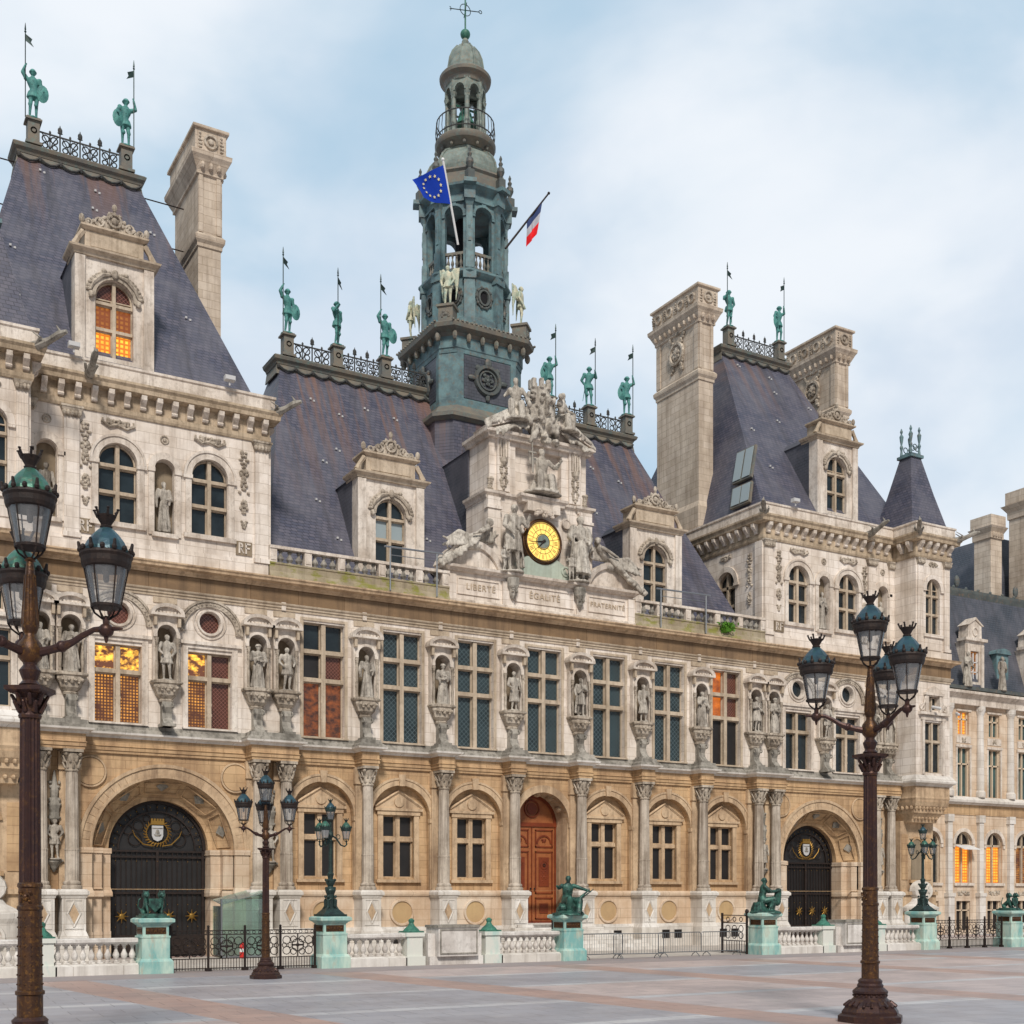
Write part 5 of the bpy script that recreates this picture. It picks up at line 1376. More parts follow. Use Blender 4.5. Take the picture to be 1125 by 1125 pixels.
for e in (-1,1):
    m.prism([(e*3.15,25.5),(e*3.2,25.62),(e*1.15,26.75),(e*.95,26.5),(e*.95,26.35)], .62, 2.0); m.prism([(e*3.05,25.5),(e*1.0,26.5),(e*1.0,25.5)], .9, 1.9)
m.build('broken_pediment', M['trim'], hall)
m = MB(); m.box(-2.95,2.95,3.0,7.5,20,25.1); m.rings([[(-3.0,3.0,25.1),(3.0,3.0,25.1),(0,3.0,27.1)],[(-3.0,8.2,25.1),(3.0,8.2,25.1),(0,8.2,27.1)]]); m.build('frontispiece_roof', M['slate_far'], hall)
for e in (-1,1):                                        # curved side pediments
    m = MB(); cx_, cz_ = e*4.05, 18.0; R1 = 1.75
    n = 12; A = [PI*(.12+.76*k/n) for k in range(n+1)]
    o = [(cx_+R1*math.cos(a)*1.0, cz_-.15+R1*1.08*math.sin(a)) for a in A]; i_ = [(cx_+(R1-.25)*math.cos(a), cz_-.15+(R1-.25)*1.08*math.sin(a)) for a in A]
    for k in range(n): m.rings([[(i_[k][0],yF-.1,i_[k][1]),(o[k][0],yF-.18,o[k][1]),(o[k][0],1.5,o[k][1]),(i_[k][0],1.5,i_[k][1])],[(i_[k+1][0],yF-.1,i_[k+1][1]),(o[k+1][0],yF-.18,o[k+1][1]),(o[k+1][0],1.5,o[k+1][1]),(i_[k+1][0],1.5,i_[k+1][1])]])
    m.prism([(cx_-1.4,18.4)]+list(reversed([(p[0],max(18.4,p[1])) for p in i_]))+[(cx_+1.4,18.4)] if False else [(cx_-1.5,18.42),(cx_+1.5,18.42)]+[(p[0],max(18.43,p[1])) for p in i_], yF+.05, 1.45)
    m.build('curved_pediment', M['trim'], hall)

# ---------------------------------------------------------------- bell tower
TY = 8.84
def octa(r, z, c=(0,TY), rot=PI/8, n=8): return [(c[0]+r*math.cos(rot+2*PI*k/n), c[1]+r*math.sin(rot+2*PI*k/n), z) for k in range(n)]
def sqc(h, c, z):                                       # square with cut corners
    return [(x, TY+y, z) for x, y in ((-h,-h+c),(-h+c,-h),(h-c,-h),(h,-h+c),(h,h-c),(h-c,h),(-h+c,h),(-h,h-c))]
m = MB(); m.rings([sqc(3.05,.75,20),sqc(3.05,.75,27.8)]); m.build('tower_foot', M['slate'], hall)
m = MB(); m.rings([sqc(3.1,.75,27.75),sqc(3.3,.8,27.9),sqc(3.3,.8,28.1),sqc(2.9,.75,28.35),sqc(2.62,.72,28.75)]); m.build('tower_ledge', M['lead_warm'], hall)
m = MB(); m.rings([sqc(2.5,.7,28.7),sqc(2.5,.7,31.8)])
for sx in (-1,1):
    for sy in (-1,1): m.M = Matrix.Translation((0,TY,0)) @ Matrix.Diagonal((sx,sy,1,1)); m.rings([[(-2.55,-1.78,z),(-1.78,-2.55,z),(-1.45,-2.55,z),(-1.45,-2.4,z),(-2.4,-1.45,z),(-2.55,-1.45,z)] for z in (28.72,31.8)])
m.M = Matrix(); m.rings([sqc(2.54,.7,28.7),sqc(2.56,.7,29.15),sqc(2.50,.7,29.2)]); m.rings([sqc(2.54,.7,31.6),sqc(2.56,.7,31.8),sqc(2.6,.7,31.85),sqc(2.6,.7,32.5),sqc(2.5,.7,32.55)])
tower = m.build('tower', M['lead'], hall)
m = MB()
for q in range(4):
    m.M = Matrix.Translation((0,TY,0)) @ Matrix.Rotation(q*PI/2,4,'Z'); m.box(-1.42,1.42,-2.53,-2.45,29.25,31.55)
m.build('slate_panel', M['slate_far'], tower)
m = MB()
m.rings([sqc(2.6,.7,32.45),sqc(2.7,.7,32.6),sqc(3.05,.78,32.75),sqc(3.1,.8,32.95),sqc(2.95,.78,33.08),sqc(2.6,.7,33.3)])
for q in range(4):
    m.M = Matrix.Translation((0,TY,0)) @ Matrix.Rotation(q*PI/2,4,'Z')
    for k in range(6): m.ell((-2.1+.84*k,-2.78,32.35), (.13,.16,.26), 6, 5)
    for k in range(18): m.ell((-2.35+.276*k,-3.08,33.02), (.09,.09,.07), 5, 3)
m.M = Matrix(); m.build('tower_cornice', M['lead_warm'], tower)
m = MB()
for q in range(4):
    m.M = Matrix.Translation((0,TY,0)) @ Matrix.Rotation(q*PI/2,4,'Z')
    m.ring((0,-2.6,30.4), .72, .13, 24); m.ring((0,-2.6,30.4), .5, .06, 20); m.ell((0,-2.64,31.3),(.22,.12,.3),7,5); relief(m, 0, 30.4, .6, .6, -2.6, 9, 2, .1, .08)
    for e in (-1,1): m.ell((e*.95,-2.6,30.4),(.28,.1,.14),7,4); m.ell((e*.6,-2.6,31.0),(.16,.1,.16),6,4)
    m.ell((0,-2.6,29.5),(.14,.1,.25),6,4)
m.build('round_cartouche', M['lead_dark'], tower)
# stage with oval windows
m = MB(); m.rings([octa(2.55,33.2),octa(2.5,33.9),octa(2.42,34.0),octa(2.3,34.1),octa(2.3,36.9)]); m.rings([octa(2.3,36.8),octa(2.5,36.95),octa(2.62,37.1),octa(2.62,37.25),octa(2.4,37.4),octa(2.0,37.42)])
for k in range(8):
    a = PI/8+2*PI*k/8; x, y = 2.28*math.cos(a), TY+2.28*math.sin(a)
    m.M = Matrix.Translation((x,y,0)) @ Matrix.Rotation(a,4,'Z'); m.box(-.16,.16,-.30,.30,33.6,36.85); m.box(-.2,.24,-.36,.36,36.6,37.15); m.M = Matrix()
m.build('oval_window_stage', M['lead'], tower)
m = MB(); g = MB()
for k in range(8):
    a = 2*PI*k/8; m.M = Matrix.Translation((0,TY,0)) @ Matrix.Rotation(a+PI/2,4,'Z'); g.M = m.M
    d = -2.3*math.cos(PI/8)
    R = [(.32*math.cos(t), .52*math.sin(t)) for t in [2*PI*j/18 for j in range(19)]]
    m.tube([(x,d-.05,35.5+z) for x,z in R], .09, 5); m.tube([(x*1.45,d-.03,35.5+z*1.35) for x,z in R], .07, 5)
    for t in range(10): m.ell((.47*math.cos(t*PI/5), d-.06, 35.5+.72*math.sin(t*PI/5)), (.1,.08,.12), 6, 4)
    g.disc(0, 35.5, .5, d-.02, d+.02, 16, .30)
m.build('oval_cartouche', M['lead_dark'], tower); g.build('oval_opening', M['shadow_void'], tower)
# open arcade
zA, zB = 37.4, 42.0
m = MB()
for k in range(8):
    a = 2*PI*k/8; m.M = Matrix.Translation((0,TY,0)) @ Matrix.Rotation(a+PI/2,4,'Z'); d = -2.25*math.cos(PI/8); w = 2.25*math.sin(PI/8)
    m.wall(-w, w, zA, zB-.4, d, [arch(0, zA+.02, 40.6, .52, 10)], .3)
    m.wall(-w*.85, w*.85, zA, zB-.4, d+.3, [arch(0, zA+.02, 40.6, .52, 10)], .02)
    m.archband(0, 40.6, .52, .66, d-.08, d+.02, seg=12); m.box(-.13,.13,d-.1,d,41.1,41.5)
    for e in (-1,1): m.box(e*.6-.08,e*.6+.08,d-.07,d+.02,40.46,40.6)
    m.M = Matrix.Translation((0,TY,0)) @ Matrix.Rotation(a+PI/8,4,'Z')
    m.box(2.02,2.42,-.22,.22,zA,zA+1.0); m.box(2.02,2.36,-.17,.17,zA+1.0,41.2)
    m.rings([[(2.1,-.17,41.0),(2.36,-.17,41.0),(2.36,.17,41.0),(2.1,.17,41.0)],[(2.1,-.26,41.35),(2.5,-.26,41.35),(2.5,.26,41.35),(2.1,.26,41.35)]])
    m.box(2.36,2.40,-.08,.08,38.9,40.5); m.ell((2.38,0,39.8),(.05,.1,.25),6,4)
m.build('bell_arcade', M['lead'], tower)
m = MB()
for k in range(8):
    a = 2*PI*k/8; m.M = Matrix.Translation((0,TY,0)) @ Matrix.Rotation(a+PI/2,4,'Z'); d = -2.25*math.cos(PI/8)+.1
    m.box(-.52,.52,d-.05,d+.1,38.28,38.42); m.box(-.52,.52,d-.05,d+.1,37.42,37.56)
    for q in range(4): urn_baluster(m, -.36+q*.24, d+.02, 37.56, 38.28, .09, 6)
m.build('arcade_balustrade', M['lead_warm'], tower)
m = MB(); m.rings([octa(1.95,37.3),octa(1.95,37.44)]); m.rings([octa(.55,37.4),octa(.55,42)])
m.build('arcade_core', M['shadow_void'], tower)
m = MB(); m.rings([octa(2.4,41.35),octa(2.4,41.5),octa(2.3,41.55),octa(2.3,42.0),octa(2.42,42.1),octa(2.72,42.3),octa(2.75,42.45),octa(2.5,42.55),octa(2.3,42.6)])
for k in range(8):
    a = PI/8+2*PI*k/8; m.M = Matrix.Translation((0,TY,0)) @ Matrix.Rotation(a,4,'Z'); m.box(2.1,2.58,-.3,.3,41.36,42.2); m.box(2.1,2.9,-.34,.34,42.25,42.5)
m.M = Matrix(); m.build('arcade_entablature', M['lead'], tower)
m = MB(); m.rings([octa(2.3,42.55),octa(2.28,43.15),octa(2.4,43.25),octa(2.35,43.35),octa(2.0,43.4)]); m.build('attic_ring', M['lead_warm'], tower)
m = MB(); m.rings([octa(r,z,rot=PI/8) for r,z in ((2.12,43.35),(2.15,43.7),(2.08,44.1),(1.9,44.5),(1.62,44.85),(1.35,45.05),(1.2,45.1),(1.18,45.4))])
for k in range(8):
    a = PI/8+2*PI*k/8; m.tube([((r+.03)*math.cos(a), TY+(r+.03)*math.sin(a), z) for r,z in ((2.12,43.4),(2.15,43.7),(2.08,44.1),(1.9,44.5),(1.62,44.85),(1.3,45.07))], .07, 5)
m.build('lower_dome', M['dome'], tower)
m = MB()
for k in range(8):
    a = PI/8+2*PI*k/8; x, y = 2.5*math.cos(a), TY+2.5*math.sin(a)
    m.cbox(x,y,42.5,43.0,.2); m.lathe(x, y, [(.12,43.0),(.08,43.1),(.22,43.35),(.2,43.55),(.08,43.7),(.13,43.85),(.05,44.0),(.09,44.15),(.02,44.35)], 8)
m.build('corner_urns', M['lead_dark'], tower)
m = MB(); m.lathe(0, TY, [(1.2,45.3),(1.35,45.45),(1.62,45.55),(1.70,45.7),(1.70,45.85),(1.62,45.92),(1.0,45.95)], 32)
for k in range(12): a = 2*PI*k/12; m.ell((1.4*math.cos(a), TY+1.4*math.sin(a), 45.35), (.1,.1,.14), 6, 4)
m.build('gallery_floor', M['lead_warm'], tower, smooth=30)
m = MB()
for zz in (46.75, 46.1): m.ring((0,TY,zz), 1.60, .03, 32, 'z')
for k in range(32): a = 2*PI*k/32; m.tube([(1.6*math.cos(a),TY+1.6*math.sin(a),45.9),(1.66*math.cos(a),TY+1.66*math.sin(a),46.3),(1.6*math.cos(a),TY+1.6*math.sin(a),46.75)], .022, 4)
m.build('gallery_railing', M['roof_crest'], tower)
m = MB()
for k in range(8):
    a = 2*PI*k/8+PI/8; x, y = 1.0*math.cos(a), TY+1.0*math.sin(a)
    m.lathe(x, y, [(.2,45.92),(.2,46.6),(.14,46.65),(.13,47.55),(.2,47.7)], 8)
    m.M = Matrix.Translation((0,TY,0)) @ Matrix.Rotation(2*PI*k/8+PI/2,4,'Z'); d = -1.05
    m.wall(-.45,.45,47.5,48.4,d,[arch(0,47.501,47.75,.28,8)],.2); m.archband(0,47.75,.28,.36,d-.05,d+.02,seg=8); m.M = Matrix()
m.lathe(0, TY, [(1.02,48.25),(1.12,48.3),(1.15,48.4)], 24)
m.build('lantern_arcade', M['dome'], tower)
m = MB(); m.lathe(0, TY, [(1.12,48.3),(1.2,48.55),(1.42,48.7),(1.45,48.85),(1.35,48.95),(1.05,49.0)], 32); m.build('lantern_cornice', M['lead_warm'], tower, smooth=30)
m = MB(); m.lathe(0, TY, [(1.02,48.95),(1.03,49.3),(.95,49.7),(.78,50.05),(.5,50.35),(.25,50.48),(.16,50.55),(.2,50.7),(.12,50.85)], 16)
for k in range(8): a = 2*PI*k/8; m.tube([(r*math.cos(a),TY+r*math.sin(a),z) for r,z in ((1.05,49),(1.05,49.3),(.97,49.7),(.8,50.05),(.5,50.37))], .045, 5)
m.build('upper_dome', M['dome'], tower)
m = MB(); m.ell((0,TY,51.1), .28, 14, 8); m.lathe(0,TY,[(.12,50.8),(.09,50.9),(.05,51.35),(.04,54.6),(.01,55.2)],8)
m.build('finial_ball', M['bronze_cap'], tower, smooth=60)
m = MB(); ax = Vector((.94,-.34,.0))
c = Vector((0,TY,52.6))
m.tube([c-ax*.83,c+ax*.80],.025,5); m.ring(tuple(c),.33,.022,18,'y'); m.tube([c-Vector((.3,.8,0))*.7,c+Vector((.3,.8,0))*.7],.022,5)
m.ring(tuple(c+ax*.85),.09,.022,12,'y')
for k in range(2): m.ring(tuple(c-ax*.85+Vector((0,0,.05-.1*k))),.055,.02,8,'y',-1.6,2.2)
m.tube([c+Vector((-.3,0,.9)),c+Vector((0,0,1.2)),c+Vector((.35,0,1.0))],[.02,.05,.02],4); m.box(-.02,.02,TY-.02,TY+.02,52,53)
m.tube([c,c+Vector((0,0,1.2))],.02,4); m.build('weather_vane', M['bronze_dark'], tower)

ZMAP = [(0,0),(33.3,33.3),(35.5,35.05),(37.42,36.5),(38.42,37.5),(41.12,39.95),(42.45,41.0),(43.4,42.1),(45.85,44.35),(48.03,47.3),(48.8,48.0),(50.48,50.0),(51.1,50.66),(52.6,52.0),(55.2,54.6),(99,98.4)]
def zmap(z):                                            # storey heights of the tower
    for (a, b), (c, d) in zip(ZMAP, ZMAP[1:]):
        if a <= z <= c: return b+(d-b)*(z-a)/(c-a)
    return z
for o_ in [tower]+list(tower.children):
    for v_ in o_.data.vertices: v_.co.z = zmap(v_.co.z)
    o_.data.update()

# ---------------------------------------------------------------- lower wings set back at either end
def wing(s):
    Yw = 5.7; W0, W1 = 27.3, 52.0; pitch = 3.15; xs = [35.4-pitch*2+pitch*k for k in range(-0,9)]
    w = thing('side_wing', 'lower slate roofed wing with half columns and lit arched windows at right edge' if s > 0 else 'lower stone wing beyond the left pavilion', 'building', (XC+s*40, Yw, 0))
    off = Matrix.Translation((-(XC+s*40), -Yw, 0)) @ Matrix.Translation((XC,0,0)) @ S(s)
    def nb(): m = MB(); m.M = off.copy(); return m
    bx = [x+pitch/2 for x in xs[:-1]]
    hs = []
    for x in bx: hs += [arch(x, 3.55, 6.2, .85, 12), rect(x-.62,x+.62,9.45,12.25), rect(x-.55,x+.55,13.05,14.35), rect(x-.7,x+.7,.3,2.3)]
    m = nb(); m.box(W0, bx[0]-pitch/2, Yw, Yw+.4, 0, 15.5); m.box(bx[-1]+pitch/2, W1, Yw, Yw+.4, 0, 15.5)
    for x in bx:
        a, b_ = x-pitch/2, x+pitch/2
        for za, zb, h_ in ((0,2.6,rect(x-.7,x+.7,.3,2.3)),(2.6,8.2,arch(x, 3.55, 6.2, .85, 12)),(8.2,12.7,rect(x-.62,x+.62,9.45,12.25)),(12.7,15.5,rect(x-.55,x+.55,13.05,14.35))): m.wall(a, b_, za, zb, Yw, [h_], .4)
    m.build('wall', M['dado'], w)
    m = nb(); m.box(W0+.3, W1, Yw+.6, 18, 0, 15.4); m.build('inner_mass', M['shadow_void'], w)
    lights = ['glass','glass','lit','lit','lit_dim','glass','lit_dim','glass']
    for i, x in enumerate(bx):
        m = nb(); m.box(x-.05,x+.05,Yw+.15,Yw+.3,3.55,7.0); m.box(x-.85,x+.85,Yw+.15,Yw+.3,6.05,6.2); m.archband(x,6.2,.76,.85,Yw+.15,Yw+.3,seg=12)
        for e in (-1,1): m.box(x+e*.8-.05,x+e*.8+.05,Yw+.15,Yw+.3,3.55,6.1)
        o = m.build('window', M['mullion'], w)
        m = nb(); m.box(x-.84,x+.84,Yw+.31,Yw+.33,3.55,6.06); m.build('pane', M[lights[i%8]], o)
        m = nb(); m.prism([(x-.84,6.1),(x+.84,6.1)]+[(x+.84*math.cos(PI*k/10),6.2+.84*math.sin(PI*k/10)) for k in range(11)], Yw+.31, Yw+.33); m.build('pane', M['glass_black'], o)
        if i == 2: m = nb(); m.prismx([(Yw+.1,6.15),(Yw-.75,5.85),(Yw-.75,5.80),(Yw+.1,6.10)], x-.8, x+.8); m.build('awning', M['whitem'], w)
        for za, zb, pn in ((9.45,12.25,'glass_teal'),(13.05,14.35,'glass_teal' if i != 2 else 'lit'),(.3,2.3,'glass_black')):
            hw = .62 if za == 9.45 else .55 if za > 10 else .7
            m = nb(); m.box(x-.05,x+.05,Yw+.15,Yw+.3,za,zb)
            for e in (-1,1): m.box(x+e*(hw-.05)-.05,x+e*(hw-.05)+.05,Yw+.15,Yw+.3,za,zb)
            m.box(x-hw,x+hw,Yw+.15,Yw+.29,za+(zb-za)*.66,za+(zb-za)*.66+.08); o = m.build('window', M['timber'], w)
            m = nb(); m.box(x-hw,x+hw,Yw+.31,Yw+.33,za,zb); m.build('pane', M['glass_teal' if pn=='glass_teal' else pn], o)
        m = nb(); m.archband(x, 6.2, .85, 1.1, Yw-.08, Yw+.02, seg=14); m.box(x-.98,x+.98,Yw-.14,Yw+.02,3.35,3.53)
        m.box(x-.85,x+.85,Yw-.05,Yw+.01,9.2,9.42); m.box(x-.8,x+.8,Yw-.1,Yw+.02,12.3,12.45); m.box(x-.75,x+.75,Yw-.06,Yw+.02,14.4,14.5)
        for e in (-1,1): m.box(x+e*.7-.07,x+e*.7+.07,Yw-.05,Yw+.02,9.42,12.3); m.box(x+e*.98-.1,x+e*.98+.1,Yw-.08,Yw+.02,5.95,6.15)
        m.box(x-.72,x+.72,Yw-.04,Yw+.01,12.55,12.95); m.build('window_dressing', M['trim'], w)
        m = nb(); relief(m, x, 2.85, 1.3, .3, Yw-.03, 10, i, .09, .05); relief(m, x, 14.9, 1.2, .25, Yw-.03, 8, i, .09, .06); relief(m, x, 12.75, .4, .3, Yw-.04, 5, i, .08, .06); m.build('carved_panel', M['carved'], w)
    for x in xs:
        m = nb(); m.box(x-.30,x+.30,Yw-.34,Yw+.02,0,2.6); m.box(x-.36,x+.36,Yw-.4,Yw+.02,2.6,2.85); m.box(x-.22,x+.22,Yw-.25,Yw+.02,2.85,7.7); m.box(x-.30,x+.30,Yw-.33,Yw+.02,7.7,8.2)
        m.lathe(x, Yw-.1, [(.36,9.4),(.36,9.7),(.27,9.8),(.26,11.5),(.23,14.2),(.36,14.5),(.36,14.75)], 14)
        m.build('half_column', M['white'], w)
    for prof, mt, nm in (([(-.2,8.2),(.05,8.2),(.05,8.9),(-.2,8.9)],'tan','frieze'),([(-.2,8.9),(.2,8.9),(.42,9.05),(.44,9.2),(.2,9.4),(-.2,9.4)],'white','string_course'),
        ([(-.2,14.75),(.34,14.75),(.36,15.1),(.55,15.25),(.7,15.35),(.72,15.5),(-.2,15.6)],'trim','eaves_cornice'),([(-.2,15.6),(.55,15.6),(.55,15.8),(-.2,15.85)],'lead_dark','gutter')):
        m = nb(); m.sweep([(W0,Yw),(W1,Yw)], prof); m.build(nm, M[mt], w)
    m = nb(); m.rings([[(W0,Yw+.2,15.7),(W1,Yw+.2,15.7),(W1,18,15.7),(W0,18,15.7)],[(W0,Yw+2.4,21.2),(W1,Yw+2.4,21.2),(W1,15.6,21.2),(W0,15.6,21.2)]]); m.build('mansard_roof', M['slate_far'], w)
    m = nb(); m.sweep([(W0,Yw+2.45),(W1,Yw+2.45)], [(-.3,21.1),(.12,21.1),(.2,21.3),(.2,21.5),(-.3,21.6)])
    for k in range(18): m.ell((W0+1+k*1.3,Yw+2.3,21.55),(.12,.1,.12),6,4)
    for x in xs[1::2]: m.ell((x+.5,Yw+2.3,21.95),(.25,.15,.4),7,5)
    m.build('roof_ridge', M['lead_dark'], w)
    for i, x in enumerate(xs):
        zt = 19.0
        m = nb(); yd_ = Yw+.35
        if i % 2:
            m.wall(x-.95,x+.95,15.7,18.8,yd_,[rect(x-.42,x+.42,16.3,18.2)],.25)
            for e in (-1,1): a,b_=sorted((x+e*.95,x+e*.9)); m.box(a,b_,yd_+.002,Yw+1.6,15.7,18.8); m.box(x+e*.72-.14,x+e*.72+.14,yd_-.1,yd_,15.8,18.6)
            m.box(x-1.12,x+1.12,yd_-.2,yd_+.6,18.8,18.98); m.prism([(x-.72,18.98),(x+.72,18.98),(x+.66,19.8),(x,20.15),(x-.66,19.8)], yd_-.02, yd_+.8); m.prism([(x-.85,19.78),(x-.7,19.78),(x,20.14),(x+.7,19.78),(x+.85,19.78),(x,20.3)], yd_-.1, yd_+.8)
            m.ring((x,yd_-.05,19.4),.24,.05,14)
            d = m.build('dormer', M['trim'], w)
        else:
            m.wall(x-.62,x+.62,15.8,18.3,yd_+.2,[rect(x-.34,x+.34,16.3,18.0)],.2)
            for e in (-1,1): a,b_=sorted((x+e*.62,x+e*.57)); m.box(a,b_,yd_+.202,Yw+1.6,15.7,18.3)
            m.rings([[(x+.8*math.cos(PI*k/8),yy,18.3+.35*math.sin(PI*k/8)) for k in range(9)] for yy in (yd_+.05,Yw+1.9)])
            d = m.build('dormer', M['lead'], w)
        hw = .42 if i % 2 else .34; yy = yd_+(.12 if i % 2 else .3)
        m = nb(); m.box(x-hw,x+hw,yy+.1,yy+.12,16.3,18.2 if i%2 else 18.0); m.build('pane', M['lit_dim' if i == 3 else 'glass_curtain' if i % 2 == 0 else 'glass_teal'], d)
        m = nb(); m.box(x-.03,x+.03,yy,yy+.1,16.3,18.1)
        for zz in (16.9,17.5): m.box(x-hw,x+hw,yy,yy+.09,zz,zz+.05)
        for e in (-1,1): m.box(x+e*(hw-.04)-.04,x+e*(hw-.04)+.04,yy,yy+.1,16.3,18.1)
        m.build('sash', M['whitem'], d)
    # stone chimneys behind
    for cx_, y0_, zt_, q in ((45.2,10.3,27.6,.62),(48.6,9.2,29.4,.95)):
        m = nb(); m.cbox(cx_,y0_,17,zt_-1.6,q,q*1.2); m.cbox(cx_,y0_,zt_-1.6,zt_-1.2,q+.1,q*1.2+.1); m.cbox(cx_,y0_,zt_-1.2,zt_-.8,q+.1,q*1.2+.1,1.3); m.cbox(cx_,y0_,zt_-.8,zt_,q+.2,q*1.2+.2)
        for k in range(4): m.ell((cx_-q+.2+k*(2*q-.4)/3,y0_-q*1.2-.12,zt_-1.35),(.13,.12,.2),6,4)
        m.build('chimney', M['chimney'], w)
    m = nb(); m.rings([[(46.3,10.6,20),(54,10.6,20),(54,18,20),(46.3,18,20)],[(46.7,11.0,24.0),(53,11.0,24.0),(53,17,24.0),(46.7,17,24.0)],[(47.6,11.8,27),(52,11.8,27),(52,16,27),(47.6,16,27)]]); m.build('rear_roof', M['slate_far'], w)
    def zw(z):
        Z_ = [(-9,-9),(9.2,9.2),(15.8,16.95),(20.3,22.0),(21.2,24.2),(27.6,31.0),(29.4,33.3),(60,64)]
        for (a, b), (c, d) in zip(Z_, Z_[1:]):
            if a <= z <= c: return b+(d-b)*(z-a)/(c-a)
        return z
    bpy.context.view_layer.update()
    for o_ in w.children_recursive:
        for v_ in o_.data.vertices: v_.co.z = zw(v_.co.z)
        o_.data.update()
    return w
for s in (-1,1): wing(s)
m = MB(); m.box(-27.2,27.2,16.0,17.5,0,24); m.build('rear_wall', M['pale'], hall)
# window cleaning rails on the terrace, a chimney aerial and cctv cameras
for a, b in ((-8.9,-5.9),(6.6,10.2)):
    m = MB()
    for x in (a+.3,b-.3): m.tube([(x,.0,16.7),(x,.0,18.75)], .035, 6)
    m.tube([(a,.0,18.7),(b,.0,18.75)], .045, 6); m.tube([(a+.3,.05,18.35),(b-.3,.05,18.4)], .02, 5)
    m.build('terrace_rail', M['galv'], hall)
# ---------------------------------------------------------------- statues on the building
G_N = 'stone statues in the first floor niches'
v = {}
v['robeA'] = standing(1.9, .0, armL=((.16,-.03,.64),(.06,-.13,.62)), armR=((.17,.0,.64),(.16,-.06,.50)), beard=True, seed=1, turn=.3)
v['robeB'] = standing(1.9, .03, armL=((.16,-.04,.63),(.02,-.14,.68)), armR=((.16,-.03,.62),(.05,-.13,.60)), seed=2, turn=-.4, book=True, hat='flat')
v['tunic'] = standing(1.9, .36, armL=((.18,.0,.66),(.10,-.08,.55)), armR=((.18,-.01,.65),(.13,-.10,.58)), seed=3, turn=.4, sway=-.03)
v['cloak'] = standing(1.9, .30, armL=((.17,.02,.65),(.19,-.07,.56)), armR=((.16,-.05,.66),(.03,-.13,.70)), seed=4, turn=-.3, cloak=True, beard=True)
v['gown'] = standing(1.9, .0, armL=((.17,.0,.64),(.17,-.09,.55)), armR=((.15,-.05,.65),(.02,-.12,.74)), seed=5, hair='long', turn=.2, slim=.92, cloak=True)
v['coat'] = standing(1.9, .22, armL=((.16,.0,.64),(.16,-.05,.50)), armR=((.17,-.02,.64),(.12,-.12,.56)), seed=6, turn=-.2, hair='long')
spots = [  # offset, kind, mirrored, label
 (-23.85,'robeA',1,'robed stone statue in the far left niche, partly behind the big left lamp'),
 (-22.65,'gown',-1,'stone statue in flowing robe between the left lamp and the leftmost lit window'),
 (-18.8,'tunic',1,'stone statue in short tunic between the two amber lit windows on the left'),
 (-14.85,'robeB',-1,'grey stone statue in long cloak, left of the pair right of the second lit window'),
 (-13.55,'tunic',-1,'pale stone statue with bare legs, right of the pair beside the red lit tall window'),
 (-9.73,'robeA',1,'bearded stone statue in open robe between the red lit window and the second tall window'),
 (-5.84,'robeB',1,'stone statue with folded arms and long robe between the second and third tall windows'),
 (-1.95,'coat',1,'stone statue in knee length coat just left of the middle tall window'),
 (1.95,'cloak',-1,'stone statue draped in a cloak just right of the middle tall window'),
 (5.84,'coat',-1,'stone statue holding its coat between the fifth and sixth tall windows'),
 (9.73,'gown',1,'stone statue in long robe left of the orange lit tall window on the right'),
 (13.55,'cloak',1,'stone statue, left of the pair to the right of the orange lit tall window'),
 (14.85,'robeB',-1,'stone statue, right of the pair under the left edge of the right pavilion'),
 (18.8,'tunic',-1,'stone statue between the two short windows behind the right lamp'),
 (22.65,'gown',-1,'stone statue in long robe behind the right lamp, left of the far right pair'),
 (23.85,'robeA',-1,'stone statue in the niche beside the right corner turret, right of the far right pair')]
nst = {}
def put(me, name, label, cat, loc, mat, group=None, sc_=(1,1,1), rz=0):
    key = me.name
    o = bpy.data.objects.new(name, me); col.objects.link(o)
    if not me.materials: me.materials.append(mat)
    o.location = loc; o.scale = sc_; o.rotation_euler = (0,0,rz)
    return tag(o, label, cat, group)
for x, k, mz, lab in spots:
    put(v[k], 'niche_statue', lab, 'statue', (XC+x, .10, 11.68), M['statue'], G_N, (mz*1.08,.9,1.0+.03*((x*7)%1)))
G_U = 'stone statues in the upper pavilion niches'
for x, k, lab in ((-18.83,'robeA','stone statue in long gown between the two arched upper windows of the left pavilion'),
                  (-23.55,'coat','stone statue in the upper niche behind the top left lantern'),
                  (18.83,'gown','stone statue between the two arched upper windows of the right pavilion'),
                  (23.55,'cloak','stone statue in the upper niche beside the corner turret of the right pavilion')):
    put(v[k], 'upper_statue', lab, 'statue', (XC+x, .55, 18.02), M['trim'], G_U, (1.0,.8,1.12))
for x, lab in ((-23.25,'small dark stone statue between the paired columns left of the left portal'),(23.25,'small dark stone statue between the paired columns right of the right portal'),
               (-14.22,'small dark stone statue between the paired columns right of the left portal'),(14.22,'small dark stone statue between the paired columns left of the right portal')):
    put(v['tunic'] if x < 0 else v['coat'], 'ground_floor_statue', lab, 'statue', (XC+x, .28, 4.12), M['grey'], 'statues on brackets between the paired columns', (.9,.7,.86))

